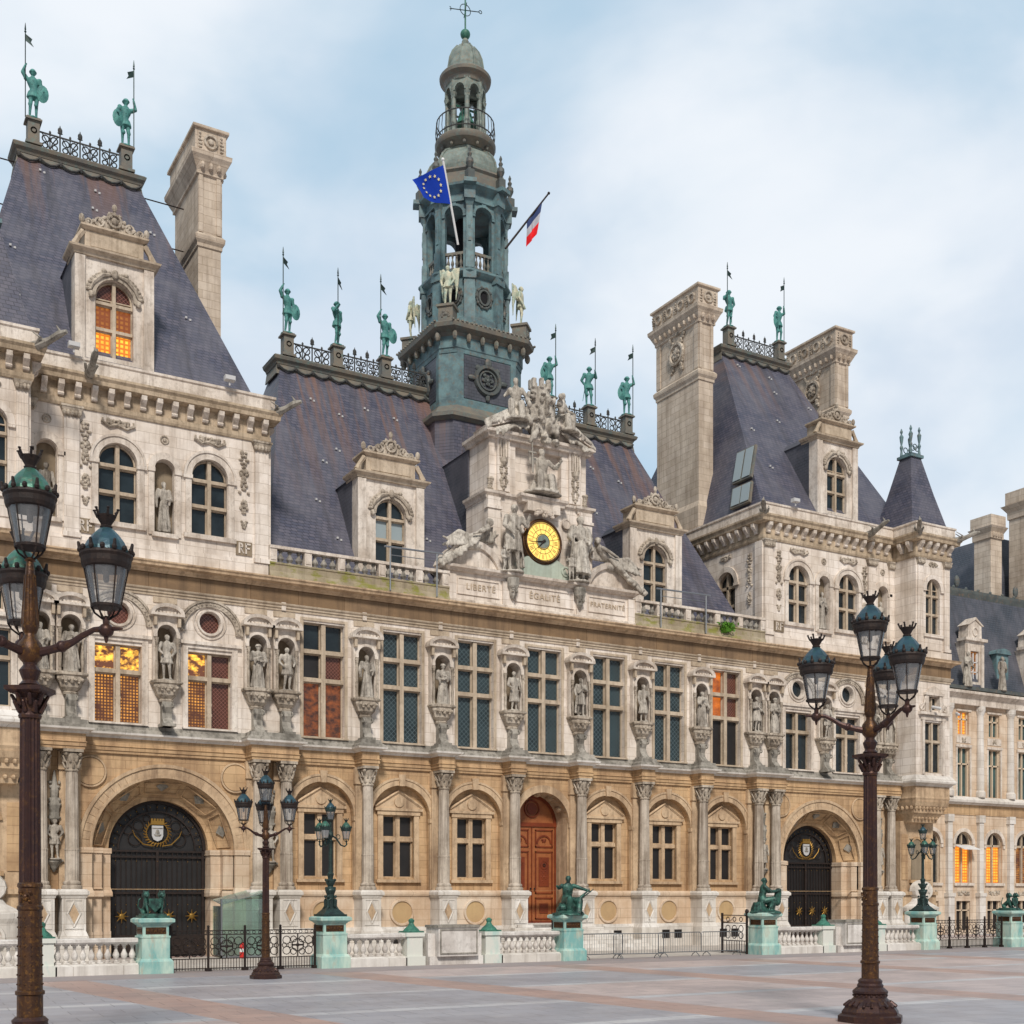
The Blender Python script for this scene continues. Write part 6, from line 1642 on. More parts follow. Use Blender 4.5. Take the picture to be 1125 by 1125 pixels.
# heralds on the roof ridges
G_K = 'verdigris heralds with lances along the roof ridges'
kn = [knight(0), knight(1), knight(2)]
def herald(kind, x, z, label, flip=1, rz=0):
    t = thing('rooftop_herald', label, 'statue', (XC+x, 8.5, z), rz, G_K)
    o = bpy.data.objects.new('body', kn[kind]); col.objects.link(o); o.parent = t; o.scale = (flip*1.08,1.08,1.08)
    if not kn[kind].materials: kn[kind].materials.append(M['verdigris'])
    hx, hy, hz = {0:(-.30,-.13,2.24),1:(.32,-.13,2.18),2:(-.26,-.30,1.86)}[kind]; hx *= flip*1.08; hy *= 1.08; hz *= 1.08
    m = MB(); m.tube([(hx,hy,-.0 if kind != 2 else .0),(hx,hy,hz+1.7)], .026, 6); m.cone((hx,hy,hz+1.6),(hx,hy,hz+1.9),.045,.01,6); m.ell((hx,hy,hz+1.5),(.055,.055,.05),6,4); m.build('lance', M['bronze_dark'], t)
    m = MB(); pts = [(0,0),(.30,-.16),(.24,-.30),(.36,-.52),(.0,-.30)]
    f = flip if kind != 1 else -flip
    m.rings([[(hx+f*a,hy+d+.06*math.sin(a*8),hz+1.40+b) for a,b in pts] for d in (-.012,.012)]); m.build('pennant', M['bronze_dark'], t)
    if kind < 2:
        m = MB(); sx = (.42 if kind == 0 else -.42)*flip
        m.rings([[(sx+.27*math.cos(a)*q,-.12-.06*(1-q)*2,1.22+.36*math.sin(a)*q*1.15) for a in [2*PI*k/14 for k in range(14)]] for q in (1,.6,.1)]); m.build('shield', M['verdigris'], t)
    else:
        m = MB(); m.tube([(.22*flip,.02,1.2),(.34*flip,.16,.35)], [.03,.015], 6); m.build('sword', M['verdigris'], t)
    return t
hl = ['leftmost roof herald of the central roof, lance raised in its right hand','second roof herald from the left on the central ridge, turned right','third roof herald on the central ridge, nearest left of the bell tower',
      'roof herald just right of the bell tower, behind the pediment group','middle roof herald of the three right of the bell tower','rightmost roof herald of the central roof, above the rust streaked hip']
for i, x in enumerate(kx): herald([0,2,0,1,2,1][i], x, ZR+1.2, hl[i], 1 if i != 4 else -1, [.2,.5,.1,0,-.3,-.1][i])
for s, labs in ((-1,('herald with lance on the left post of the left pavilion roof','herald with shield and lance on the right post of the left pavilion roof')),(1,('herald beside the tall left chimney on the right pavilion roof','herald on the right post of the right pavilion ridge'))):
    for e, lb in zip((-1,1), labs): herald((0 if e < 0 else 1) if s < 0 else (2 if e < 0 else 1), s*20.7+e*2.1, 37.25+1.25, lb, 1, .15*e)

# winged figures on the tower
wg = standing(2.0, .45, armL=((.17,0,.64),(.12,-.08,.52)), armR=((.17,0,.64),(.13,-.07,.52)), seed=11, wings=True, hair='bun')
for a, lab in ((-135,'pale winged figure standing at the front left corner of the bell tower'),(-45,'winged figure at the right corner of the bell tower'),(135,'winged figure at the back left corner of the bell tower'),(45,'winged figure at the back right corner of the tower, hidden behind it')):
    r_ = 3.2; x, y = XC+r_*math.cos(math.radians(a)), TY+r_*math.sin(math.radians(a))
    m = MB(); m.cbox(0,0,0,.85,.40,.40); m.cbox(0,0,.85,.98,.48); relief(m,0,.45,.5,.4,-.4,5,3,.1,.05)
    pb = m.build('tower_pedestal', M['lead_warm'], hall); pb.location = (x-XC, y, 33.0); pb.rotation_euler = (0,0,math.radians(a+90))
    put(wg, 'winged_figure', lab, 'statue', (x, y, 34.0), M['winged'], 'winged figures round the bell tower', (1.08,1,1.1), math.radians(a+90))
m = MB(); m.lathe(0,0,[(.0,.9),(.18,.88),(.34,.7),(.42,.35),(.55,.08),(.6,0),(.5,0)],18); m.tube([(-.9,0,1.0),(.9,0,1.0)],.06,6)
b = m.build('bell', M['bronze_cap'], None, (XC, TY-.0, 45.5)); tag(b, 'small green bell hanging in the top lantern of the tower', 'bell')

# sculpture round the clock
seatW = seated(1.9, turn=0, hair='bun', hat='crown', armL=((.22,-.03,.46),(.30,-.10,.56)), armR=((-.20,-.02,.48),(-.24,-.10,.60)), seed=3, vox=.026)
q = put(seatW, 'seated_statue', 'crowned seated woman in the panel above the clock, holding a sword and a branch', 'statue', (XC, .72, 22.72), M['statue_pale'], None, (1.75,1.1,1.62))
m = MB(); m.tube([(-.70,-.30,.9),(-.75,-.30,3.0)], [.05,.03], 6); m.box(-.95,-.5,-.33,-.27,1.85,1.93); o = m.build('sword', M['grey'], None)
o.parent = q; o.scale = (1/1.75,1,1/1.62)
m = MB(); m.tube([(.78,-.2,1.3),(.98,-.22,1.7),(1.05,-.2,2.1)], [.04,.035,.015], 5); 
for k in range(5): m.ell((.85+.05*k,-.22,1.45+.14*k),(.08,.03,.03),5,3)
o = m.build('branch', M['grey'], None); o.parent = q; o.scale = (1/1.75,1,1/1.62)
stand2 = standing(2.0, .30, armL=((.20,-.02,.70),(.20,-.10,.82)), armR=((.17,-.04,.66),(.08,-.12,.56)), seed=9, cloak=True, sway=-.05, turn=-.5, hair='long')
stand3 = standing(2.0, .12, armL=((.17,-.02,.66),(.10,-.12,.58)), armR=((.18,.0,.66),(.20,-.10,.60)), seed=10, cloak=True, sway=.05, turn=.5, hair='short')
child = standing(1.1, .5, seed=12, slim=1.1, vox=.022, armL=((.18,-.02,.72),(.16,-.12,.85)))
put(stand2, 'clock_figure', 'large draped stone figure standing left of the clock', 'statue', (XC-1.85, .25, 18.5), M['statue_pale'], 'figures flanking the clock', (1.75,1.4,1.66))
put(stand3, 'clock_figure', 'large draped stone figure standing right of the clock', 'statue', (XC+2.0, .25, 18.5), M['statue_pale'], 'figures flanking the clock', (1.75,1.4,1.66))
put(child, 'child_figure', 'stone child crouching at the feet of the figure left of the clock', 'statue', (XC-2.55, -.02, 18.4), M['statue_pale'], 'stone children beside the clock figures', (1.35,1.2,1.1), .4)
put(child, 'child_figure', 'stone child standing beside the figure right of the clock', 'statue', (XC+1.30, -.05, 18.4), M['statue_pale'], 'stone children beside the clock figures', (-1.3,1.2,1.25), -.3)
rec = reclining(2.1)
put(rec, 'reclining_figure', 'reclining stone figure on the curved pediment left of the clock', 'statue', (XC-4.15, .45, 19.55), M['statue_pale'], 'reclining figures on the curved pediments', (1.5,1.2,1.35), 0)
put(rec, 'reclining_figure', 'reclining stone figure on the curved pediment right of the clock', 'statue', (XC+4.2, .45, 19.55), M['statue_pale'], 'reclining figures on the curved pediments', (-1.5,1.2,1.35), 0)
for e, lab in ((-1,'pile of carved drapery and foliage at the outer end of the left curved pediment'),(1,'pile of carved drapery and foliage at the outer end of the right curved pediment')):
    m = MB(); rr = random.Random(5)
    for k in range(16): m.cone((e*(-.3+.1*k),0,.9-.075*k+rr.uniform(-.1,.1)), (e*(-.2+.1*k),-.25,.55-.07*k+rr.uniform(-.1,.15)), .16,.10,6)
    for k in range(5): m.cone((e*(.0+.15*k),.1,.8-.1*k),(e*(.0+.2*k),.1,1.35-.2*k),.09,.04,6)
    me = voxel(m,.035); put(me, 'carved_drapery', lab, 'carving', (XC+e*4.55,.35,18.75), M['statue_pale'], 'carved drapery on the curved pediments', (1.1,1.2,1))
# group over the pediment
sg = seated(1.9, turn=.5, armL=((.2,-.02,.44),(.22,-.12,.36)), armR=((-.19,-.03,.46),(-.22,-.16,.40)), seed=6, vox=.03)
put(sg, 'crowning_figure', 'seated stone figure at the left of the group over the clock pediment', 'statue', (XC-1.35,.95,26.1), M['statue_pale'], 'seated figures of the crowning group', (1.35,1.3,1.6), -.5)
put(sg, 'crowning_figure', 'seated stone figure at the right of the group over the clock pediment', 'statue', (XC+1.35,.95,26.05), M['statue_pale'], 'seated figures of the crowning group', (-1.35,1.3,1.5), .5)
m = MB(); rr = random.Random(9)
m.rings([[(q_*math.cos(a),.6*q_*math.sin(a),z) for a in [2*PI*k/14 for k in range(14)]] for q_, z in ((.5,-.9),(.75,-.2),(.85,.4),(.7,1.1),(.55,1.5),(.6,1.65))])
for k in range(7): a = 2*PI*k/7; m.cbox(.5*math.cos(a),.32*math.sin(a),1.6,2.05,.11)
for k in range(70): m.ell((rr.uniform(-1.0,1.0),rr.uniform(-.6,-.3),rr.uniform(-1.1,1.3)),(rr.uniform(.08,.2),.16,rr.uniform(.08,.22)),6,4)
for e in (-1,1):
    for k in range(14): m.cone((e*(.5+.16*k),-.2,.0-.06*k),(e*(.62+.16*k),-.45,-.35-.06*k+rr.uniform(-.1,.2)),.14,.07,6)
me = voxel(m,.04); put(me, 'crowned_shield', 'carved shield with mural crown and foliage in the middle of the crowning group', 'carving', (XC,.85,26.3), M['statue_pale'], None, (1,1,1.05))
for e, lab in ((-1,'draped feet and foliage sloping off the left of the crowning group'),(1,'draped feet and foliage sloping off the right of the crowning group')):
    m = MB(); rr = random.Random(15)
    for k in range(12): m.cone((e*.12*k,0,.55-.07*k),(e*(.12*k+.1),-.3,.15-.07*k+rr.uniform(-.05,.15)),.16,.09,6)
    put(voxel(m,.035), 'carved_foliage', lab, 'carving', (XC+e*1.7,.9,26.1), M['statue_pale'], 'carved foliage on the pediment slopes')

# ---------------------------------------------------------------- flags
def eu_flag():
    base = Vector((XC-2.05, 5.8, 37.0)); top = Vector((XC-3.35, 5.0, 40.7))
    t = thing('blue_flag', 'blue flag with a circle of yellow stars on the bell tower', 'flag', tuple(base))
    m = MB(); m.tube([(0,0,0), tuple(top-base)], .06, 8); m.ell(tuple(top-base), .09); m.build('flag_pole', M['whitem'], t)
    W, H_ = 2.3, 1.85; d = (base-top).normalized()
    A = top + d*.25 - base
    side = Vector((-.80,-.05,-.58)); nrm = Vector((.12,-1,0)).normalized()
    def P(u, v, o=0): return A + (side*(1-v)+Vector((-.88,-.05,-.12))*v)*(u*W*(1-.15*v)) + d*(v*H_) + nrm*(.13*math.sin(u*6+v*1.6)*(.3+u)+o)
    m = MB(); n = 18
    g = [[m.v(P(i/n,j/n)) for j in range(n+1)] for i in range(n+1)]
    for i in range(n):
        for j in range(n): m.f([g[i][j],g[i+1][j],g[i+1][j+1],g[i][j+1]])
    c = m.build('flag_cloth', M['flag_blue'], t, smooth=60)
    m = MB()
    for k in range(12):
        a = 2*PI*k/12; cu, cv = .5+.25*math.sin(a), .5+.33*math.cos(a)
        R = []
        for j in range(10):
            r_ = .105 if j % 2 == 0 else .045; b_ = 2*PI*j/10
            R.append((cu+r_*math.sin(b_)/W, cv-r_*math.cos(b_)/H_))
        m.rings([[P(u,v_,.025) for u,v_ in R],[P(u,v_,.04) for u,v_ in R]])
    m.build('star', M['star_yellow'], c)
def tricolour():
    base = Vector((XC+1.35, 6.7, 38.1)); tip = Vector((XC+3.65, 5.9, 41.4))
    t = thing('tricolour_flag', 'red white and blue tricolour drooping from a slanted pole right of the bell tower', 'flag', tuple(base))
    m = MB(); m.tube([(0,0,0), tuple(tip-base)], [.06,.045], 8); m.ell(tuple(tip-base), .08); m.build('flag_pole', M['iron_black'], t)
    d = (base-tip).normalized(); A = tip + d*.6 - base; L = 1.5
    def P(u, v):                                       # u along the pole, v down the fly
        return A + d*(u*L*(1-.50*v)) + Vector((-.45*v,0,-2.0*v)) + Vector((.0,-1,0))*(.12*math.sin(u*9+v*2)*(.3+v))
    for nm, v0, v1, mt in (('blue_stripe',0,.32,'flag_navy'),('white_stripe',.32,.63,'flag_white'),('red_stripe',.63,1.0,'flag_red')):
        m = MB(); n = 12; g = [[m.v(P(i/n, v0+(v1-v0)*j/5)) for j in range(6)] for i in range(n+1)]
        for i in range(n):
            for j in range(5): m.f([g[i][j],g[i+1][j],g[i+1][j+1],g[i][j+1]])
        m.build(nm, M[mt], t, smooth=60)
M['flag_blue'] = NT('flag_blue').fin((.004,.045,.42), .75); M['star_yellow'] = NT('flag_star').fin((.85,.78,.45), .7)
M['flag_navy'] = NT('flag_navy').fin((.03,.05,.14), .8); M['flag_white'] = NT('flag_white').fin((.42,.42,.46), .8); M['flag_red'] = NT('flag_red').fin((.75,.015,.02), .7)
eu_flag(); tricolour()
# plant growing on the terrace balustrade
m = MB(); rr = random.Random(3)
for k in range(170):
    c = Vector((rr.gauss(0,.22), rr.gauss(0,.12), rr.uniform(0,.5))); d = Vector((rr.uniform(-1,1),rr.uniform(-1,.2),rr.uniform(-.3,1))).normalized()*.13; n_ = d.cross(Vector((rr.random(),rr.random(),rr.random()))).normalized()*.05
    m.quad(c-d, c+n_, c+d, c-n_)
m.tube([(0,.05,-.05),(.02,0,.3)],.03,4)
tag(m.build('wall_plant', M['plant'], None, (XC+11.4,.10,16.95), recalc=False), 'small bright green bush growing on the terrace balustrade left of the right pavilion', 'plant')
# small surveillance cameras and floodlights
for x, y, z, lab in ((29.6-3,-1.75,13.4,'white surveillance camera on the left side of the turret window ledge at right'),):
    pass
for x, y, z, lab in ((XC-22.6,-.15,24.6,'small white floodlight on the gutter left of the lit dormer'),(XC-16.2,-.15,24.6,'small white floodlight on the gutter right of the lit dormer'),(XC+16.2,-.1,24.6,'small dark floodlight on the gutter below the skylight')):
    m = MB(); m.box(-.22,.22,-.14,.14,.1,.3); m.tube([(0,0,-.1),(0,0,.15)],.04,5); m.box(-.2,.2,-.16,-.14,.12,.28)
    tag(m.build('floodlight', M['camera'], None, (x,y,z)), lab, 'floodlight', 'floodlights on the gutter')
for x, y, z, rz, lab in ((XC+25.55,-1.6,13.75,.5,'white surveillance camera in front of the small turret window'),(XC+27.5,-1.7,13.5,-.6,'white surveillance camera at the right edge of the turret ledge')):
    m = MB(); m.cone((0,0,0),(.0,-.42,-.12),.09,.09,8); m.tube([(0,0,0),(0,.1,-.2)],.03,5)
    tag(m.build('security_camera', M['camera'], None, (x,y,z)), lab, 'camera', 'surveillance cameras by the turret').rotation_euler = (0,0,rz)
for k, (za, x1, lb) in enumerate(((36.6,16.7,'topmost dark cable crossing between the left pavilion roof and its chimney'),(34.5,16.7,'lower dark cable crossing between the left pavilion roof and its chimney'),(33.3,6,'lowest dark cable running out of the left edge'))):
    m = MB(); m.tube([(-10,9.0,za),(x1,9.0,za)], .032, 5)
    tag(m.build('stay_cable', M['iron_black'], None), lb, 'cable', 'cables at the left roof')
for x, k, lb in ((36.9,'gown','weathered statue on the eaves left of the stone dormer of the right wing'),(40.4,'robeA','weathered statue on the eaves right of the stone dormer of the right wing')):
    put(v[k], 'eaves_statue', lb, 'statue', (XC+x, 5.25, 16.95), M['grey'], 'statues on the eaves of the right wing', (1.15,1.0,1.25))
# ---------------------------------------------------------------- the square
YB = -9.8
# paving
def paving():
    t = NT('granite_paving')
    g = t.new('ShaderNodeNewGeometry'); sp = t.new('ShaderNodeSeparateXYZ'); t.link(g.outputs['Position'], sp.inputs[0])
    def math_(op, a, b=None, c=None):
        n = t.new('ShaderNodeMath', operation=op)
        for i, q in enumerate((a,b,c)):
            if q is None: continue
            if isinstance(q,(int,float)): n.inputs[i].default_value = q
            else: t.link(q, n.inputs[i])
        return n.outputs[0]
    X, Y_ = sp.outputs[0], sp.outputs[1]
    xs_ = math_('ADD', X, math_('MULTIPLY', Y_, .12))          # bands run slightly off the square to the facade
    ys_ = math_('SUBTRACT', Y_, math_('MULTIPLY', X, .02))
    def mask(c, period, off, width):                            # 1 inside the band
        f = math_('FRACT', math_('DIVIDE', math_('SUBTRACT', c, off), period))
        return math_('LESS_THAN', f, width/period)
    a = mask(xs_, 9.0, 4.6, 1.7); b = mask(ys_, 4.85, -2.4, .55); b2 = mask(ys_, 9.7, -4.3, .9)
    cx_ = math_('FLOOR', math_('DIVIDE', math_('SUBTRACT', xs_, 4.6), 9.0)); cy_ = math_('FLOOR', math_('DIVIDE', math_('SUBTRACT', ys_, -2.4), 4.85))
    cb = t.new('ShaderNodeCombineXYZ'); t.link(cx_, cb.inputs[0]); t.link(cy_, cb.inputs[1])
    wn = t.new('ShaderNodeTexWhiteNoise', noise_dimensions='3D'); t.link(cb.outputs[0], wn.inputs['Vector'])
    br = t.new('ShaderNodeTexBrick'); br.offset = .5
    mp = t.new('ShaderNodeMapping'); mp.inputs['Rotation'].default_value = (0,0,.07); t.link(g.outputs['Position'], mp.inputs[0]); t.link(mp.outputs[0], br.inputs['Vector'])
    t.set(br, Scale=1.0, Mortar_Size=.012, Mortar_Smooth=.1, Brick_Width=1.15, Row_Height=.8, Bias=0.0)
    br.inputs['Color1'].default_value = (1,1,1,1); br.inputs['Color2'].default_value = (.84,.85,.88,1); br.inputs['Mortar'].default_value = (.42,.42,.44,1)
    cell = t.mix((.39,.39,.42), (.56,.465,.44), t.ramp(wn.outputs['Value'], [(.36,0),(.46,1)]))
    base = t.mix(cell, (.56,.56,.57), b)
    base = t.mix(base, (.47,.325,.28), a)
    base = t.mix(base, br.outputs['Color'], .9, 'MULTIPLY')
    base = t.mix(base, (.20,.18,.19), t.ramp(t.noise(t.pos(), .35, 6, .75), [(.45,0),(.75,.7)]))
    base = t.mix(base, (.5,.45,.42), t.ramp(t.noise(t.pos(), 1.7, 6, .75), [(.5,0),(.8,.35)]))
    t.bump(br.outputs['Fac'], -.2, .01)
    return t.fin(base, .42, 0, .4)
M['paving'] = paving()
m = MB(); m.quad((-700,-700,0),(700,-700,0),(700,700,0),(-700,700,0)); tag(m.build('paved_square', M['paving']), kind='structure')
m = MB(); m.box(-60,130,-9.3,.3,.003,.012); tag(m.build('forecourt', M['white']), kind='structure')
t_ = NT('pavement'); M['pavement'] = t_.fin(t_.mix((.36,.30,.28),(.28,.26,.27), t_.ramp(t_.noise(t_.pos(), .8, 6,.7),[(.3,0),(.7,1)])), .7)
m = MB(); m.box(-60,130,YB-2.6,YB+.5,.0,.016); tag(m.build('pavement', M['pavement']), kind='structure')

# pedestals of the forecourt balustrade
def big_pedestal(x, label):
    t = thing('balustrade_pedestal', label, 'pedestal', (XC+x, YB, 0), 0, 'verdigris stained pedestals of the forecourt')
    m = MB(); m.cbox(0,0,0,.42,.56); m.cbox(0,0,.42,.52,.56,None,.86); m.cbox(0,0,.52,1.22,.46); m.cbox(0,0,1.22,1.28,.48); m.cbox(0,0,1.28,1.62,.43); m.rings([[(-q,-q,z),(q,-q,z),(q,q,z),(-q,q,z)] for q, z in ((.44,1.62),(.50,1.68),(.60,1.74),(.60,1.84),(.52,1.88))])
    m.build('shaft', M['green_ped'], t)
    m = MB()
    for q in range(4):
        m.M = Matrix.Rotation(q*PI/2,4,'Z'); m.box(-.34,.34,-.445,-.42,1.34,1.57)
        for k in range(5): m.ell((-.25+.125*k,-.45,1.455),(.05,.02,.06),6,4)
    m.build('gilt_panel', M['iron_gold'], t)
    return t
pl = {-25.4:0}
big_pedestal(-21.85,'stained green pedestal with rust streaks carrying the small bronze lions at left')
big_pedestal(-15.45,'turquoise stained pedestal under the dark three armed lamp at left')
big_pedestal(-5.2,'turquoise stained pedestal under the seated bronze woman in front of the wooden door')
big_pedestal(5.2,'pale green pedestal under the bronze figure right of the barriers')
big_pedestal(15.45,'turquoise stained pedestal under the three armed lamp at right')
big_pedestal(21.85,'pale pedestal with bronze lions near the right edge')
def small_post(x, label):
    t = thing('capped_post', label, 'post', (XC+x, YB, 0), 0, 'short posts with green bronze caps')
    m = MB(); m.cbox(0,0,0,.36,.40); m.cbox(0,0,.36,1.10,.32); m.cbox(0,0,1.10,1.25,.38); m.build('post', M['green_post'], t)
    m = MB(); m.cbox(0,0,1.25,1.30,.36); m.rings([[(q*math.cos(a),q*math.sin(a),z) for a in [PI/4+2*PI*k/8 for k in range(8)]] for q,z in ((.34,1.30),(.28,1.38),(.14,1.5),(.09,1.6),(.12,1.66),(.12,1.72),(.04,1.78))]); m.build('cap', M['bronze_cap'], t, smooth=35)
    return t
small_post(-25.4,'post with green cap just right of the left lamp post'); small_post(-12.2,'post with green cap between the left lamp pedestal and the blank stone panel'); small_post(-8.85,'post with green cap right of the left blank stone panel')
small_post(8.85,'post with green cap left of the right blank stone panel'); small_post(12.2,'post hidden behind the right lamp post'); small_post(25.4,'post with green cap beyond the right edge')
def stone_panel(x, label):
    t = thing('memorial_block', label, 'stone block', (XC+x, YB, 0), 0, 'blank stone panels in the balustrade')
    m = MB(); m.box(-1.15,1.15,-.44,.40,0,.34); m.box(-.86,.86,-.62,.44,.34,1.42); m.box(-1.15,-.86,-.3,.3,.34,1.2); m.box(.86,1.15,-.3,.3,.34,1.2)
    m.build('block', M['marble'], t)
    m = MB(); m.box(-.90,.90,-.66,.48,1.42,1.52)
    for p in ((-.80,.80,.42,.47),(-.80,.80,1.32,1.37),(-.80,-.75,.47,1.32),(.75,.80,.47,1.32)): m.box(p[0],p[1],-.65,-.62,p[2],p[3])
    m.build('frame', M['grey'], t)
stone_panel(-10.5,'blank grey stone panel in the balustrade left of the wooden door'); stone_panel(10.5,'blank grey stone panel in the balustrade left of the right lamp post')
def balustrade(xa, xb, label):
    L = xb-xa; t = thing('stone_balustrade', label, 'balustrade', (XC+(xa+xb)/2, YB, 0), 0, 'white stone balustrade runs')
    m = MB(); m.box(-L/2,L/2,-.40,.40,0,.32); m.rings([[(-L/2,y,z),(L/2,y,z),(L/2,-y,z),(-L/2,-y,z)] for y,z in ((-.38,.32),(-.24,.38))])
    m.build('plinth', M['white'], t)
    m = MB(); m.prismx([(-.22,1.03),(.22,1.03),(.28,1.09),(.28,1.19),(.22,1.22),(-.22,1.22),(-.28,1.19),(-.28,1.09)], -L/2, L/2); m.build('handrail', M['marble'], t)
    n = int(L/.265)
    bm_ = MB(); h0, h1 = .385, 1.03; h = h1-h0; r = .105
    bm_.cbox(0,0,h0,h0+.05,.095); bm_.cbox(0,0,h1-.05,h1,.095)
    bm_.lathe(0,0,[(r*.8,h0+.05),(r*.85,h0+.08),(r*.5,h0+.11),(r*.75,h0+.15),(r*1.08,h0+.24),(r*1.05,h0+.30),(r*.6,h0+.40),(r*.42,h0+.48),(r*.42,h0+.51),(r*.7,h0+.53),(r*.45,h0+.55),(r*.75,h1-.05)], 12)
    b0 = bm_.build('baluster', M['marble'], t, smooth=35)
    for k in range(n):
        o = b0 if k == 0 else b0.copy()
        if k: col.objects.link(o); o.parent = t
        o.location = (-L/2+L*(k+.5)/n, 0, 0)
balustrade(-29.5,-25.75,'balustrade at the far left edge, behind the left lamp post'); balustrade(-25.05,-22.4,'balustrade between the left lamp post and the pedestal with lions')
balustrade(-14.9,-12.55,'balustrade right of the left three armed lamp'); balustrade(-8.5,-5.75,'balustrade in front of the wooden door steps')
balustrade(5.75,8.5,'balustrade right of the seated bronze before the right portal'); balustrade(12.55,14.9,'balustrade between the right lamp post and the right pedestal lamp'); balustrade(22.4,25.05,'balustrade at the right edge of the photo')

# iron railings in front of the portals
def railing(x, label, gy=YB):
    t = thing('iron_railing', label, 'railing', (XC+x, gy, 0), 0, 'black iron railings closing the portals')
    L = 5.2
    m = MB()
    for zz in (.12,.45,1.28,1.42): m.box(-L/2,L/2,-.02,.02,zz-.015,zz+.015)
    n = 52
    for k in range(n+1): m.box(-L/2+L*k/n-.009,-L/2+L*k/n+.009,-.01,.01,.05,.47)
    for p in range(4):
        c = -L/2+L*(p+.5)/4; w = L/4
        for k in range(6): m.ring((c-w/2+w*(k+.5)/6,0,1.35),.055,.012,8,ts=3)
        for e in (-1,1):
            for (rx,rz,r_) in ((.42,1.05,.14),(.42,.68,.14),(.16,1.08,.11),(.16,.64,.11),(.50,.87,.08),(.28,.87,.09)): m.ring((c+e*rx,0,rz),r_,.016,12,ts=4)
        m.ring((c,0,.87),.22,.02,14,ts=4); m.box(c-.02,c+.02,-.015,.015,.47,1.28)
        for e in (-1,1): m.box(c+e*w*.5-.03-.0,c+e*w*.5-.01,-.015,.015,.05,1.42)
    m.build('scrollwork', M['iron_black'], t)
    for p in range(5):
        m = MB(); xx = -L/2+L*p/4; m.box(xx-.035,xx+.035,-.035,.035,0,1.52); m.cbox(xx,0,0,.12,.10,.10); m.ell((xx,0,1.56),.05); m.build('post', M['iron_black'], t)
    for p in range(4):
        m = MB(); c = -L/2+L*(p+.5)/4; m.box(c-.20,c+.20,-.03,.03,.84,.90); m.ell((c,0,.87),(.08,.04,.06)); m.build('latch_plate', M['iron_black'], t)
railing(-18.65,'black iron scroll railing in front of the large left portal'); railing(18.65,'dark iron railing at right between the turquoise and pale pedestals')
def gate_leaf(x, label):
    t = thing('scroll_gate', label, 'gate', (XC+x, YB+.4, 0), 0, 'open scroll gates beside the entrance')
    m = MB()
    for yy in (0,1.7): m.box(-.04,.04,yy-.04,yy+.04,0,1.85)
    for zz in (.1,.6,1.4,1.75): m.box(-.02,.02,0,1.7,zz-.02,zz+.02)
    for k in range(9): m.box(-.012,.012,.17*k,.17*k+.02,.1,.6)
    for yy in (.4,.85,1.3):
        for zz in (.85,1.15,1.57): m.ring((0,yy,zz),.15 if zz<1.5 else .1,.022,12,'x',ts=4)
    m.build('leaf', M['iron_black'], t)
    m = MB(); m.ell((0,0,1.93),(.08,.08,.1)); m.ring((0,0,1.93),.1,.02,8); m.build('finial', M['iron_black'], t)
gate_leaf(-4.6,'narrow black scroll gate standing open right of the seated woman pedestal'); gate_leaf(4.6,'narrow black scroll gate standing open left of the right bronze figure')

# crowd barriers
M['barrier'] = NT('barrier_steel').fin((.20,.21,.22), .45, .7)
def barrier():
    t = thing('crowd_barrier','', 'barrier', (0,0,0), 0, 'grey crowd barriers across the entrance')
    m = MB(); L = 2.3
    m.tube([(-L/2,0,.22),(-L/2,0,.98),(-L/2+.08,0,1.06),(L/2-.08,0,1.06),(L/2,0,.98),(L/2,0,.22),(-L/2,0,.22)], .021, 6); m.build('frame', M['barrier'], t)
    m = MB()
    for k in range(1,18): m.tube([(-L/2+L*k/18,0,.22),(-L/2+L*k/18,0,1.06)], .009, 4)
    m.build('bars', M['barrier'], t)
    for e in (-1,1):
        m = MB(); m.tube([(e*.85,-.28,0),(e*.85,-.22,.10),(e*.85,0,.22),(e*.85,.22,.10),(e*.85,.28,0)], .018, 6); m.build('foot', M['barrier'], t)
    return t
b0 = barrier()
for i, (x, y, rz, lab) in enumerate(((-3.5,YB+.05,.10,'grey crowd barrier nearest the seated bronze woman'),(-1.9,YB-.35,-.18,'grey crowd barrier, second from the left and angled forward'),(.6,YB+.1,.0,'grey crowd barrier in the middle of the entrance gap'),(2.95,YB+.15,.0,'grey crowd barrier next to the right scroll gate'))):
    if i == 0: b0['label'] = lab; b0.location = (XC+x,y,0); b0.rotation_euler = (0,0,rz)
    else: dup(b0, lab, (XC+x,y,0), rz)

# ---- seated bronzes
def lyre(mb, h, V):
    mb.cone(V((.16,-.20,.30)), V((.27,-.22,.40)), .03*h, .02*h); mb.cone(V((.27,-.22,.40)), V((.36,-.22,.47)), .02*h,.012*h); mb.ell(V((-.13,-.08,.12)), (.09*h,.09*h,.08*h), 8,5)
b1 = seated(1.9, turn=-.5, hair='bun', armL=((.24,-.06,.50),(.36,-.16,.45)), armR=((-.20,-.06,.50),(-.26,-.14,.53)), legs={-1:((-.05,-.26,.31),(-.02,-.20,.05)),1:((.18,-.20,.28),(.16,-.28,.05))}, seed=2, extra=lyre, vox=.022)
t = thing('seated_bronze','green bronze woman seated with outstretched arms holding a rod, in front of the wooden door','statue',(XC-5.2,YB,1.88),math.radians(-12))
o = meshobj('body', b1, M['bronze'], t); o.scale = (1.12,)*3
m = MB(); m.tube([(.42,-.42,.62),(.98,-.36,1.02)], [.035,.02], 6); m.ell((.42,-.42,.6),.06); m.build('rod', M['bronze_dark'], t)
m = MB(); m.cbox(0,-.02,-.0,.06,.5,.5); m.build('base', M['bronze_dark'], t)
def easel(mb, h, V):
    mb.cone(V((.05,-.30,.22)), V((.03,-.33,.44)), .09*h,.07*h); mb.ell(V((.02,-.33,.47)), (.1*h,.07*h,.05*h), 8,5)
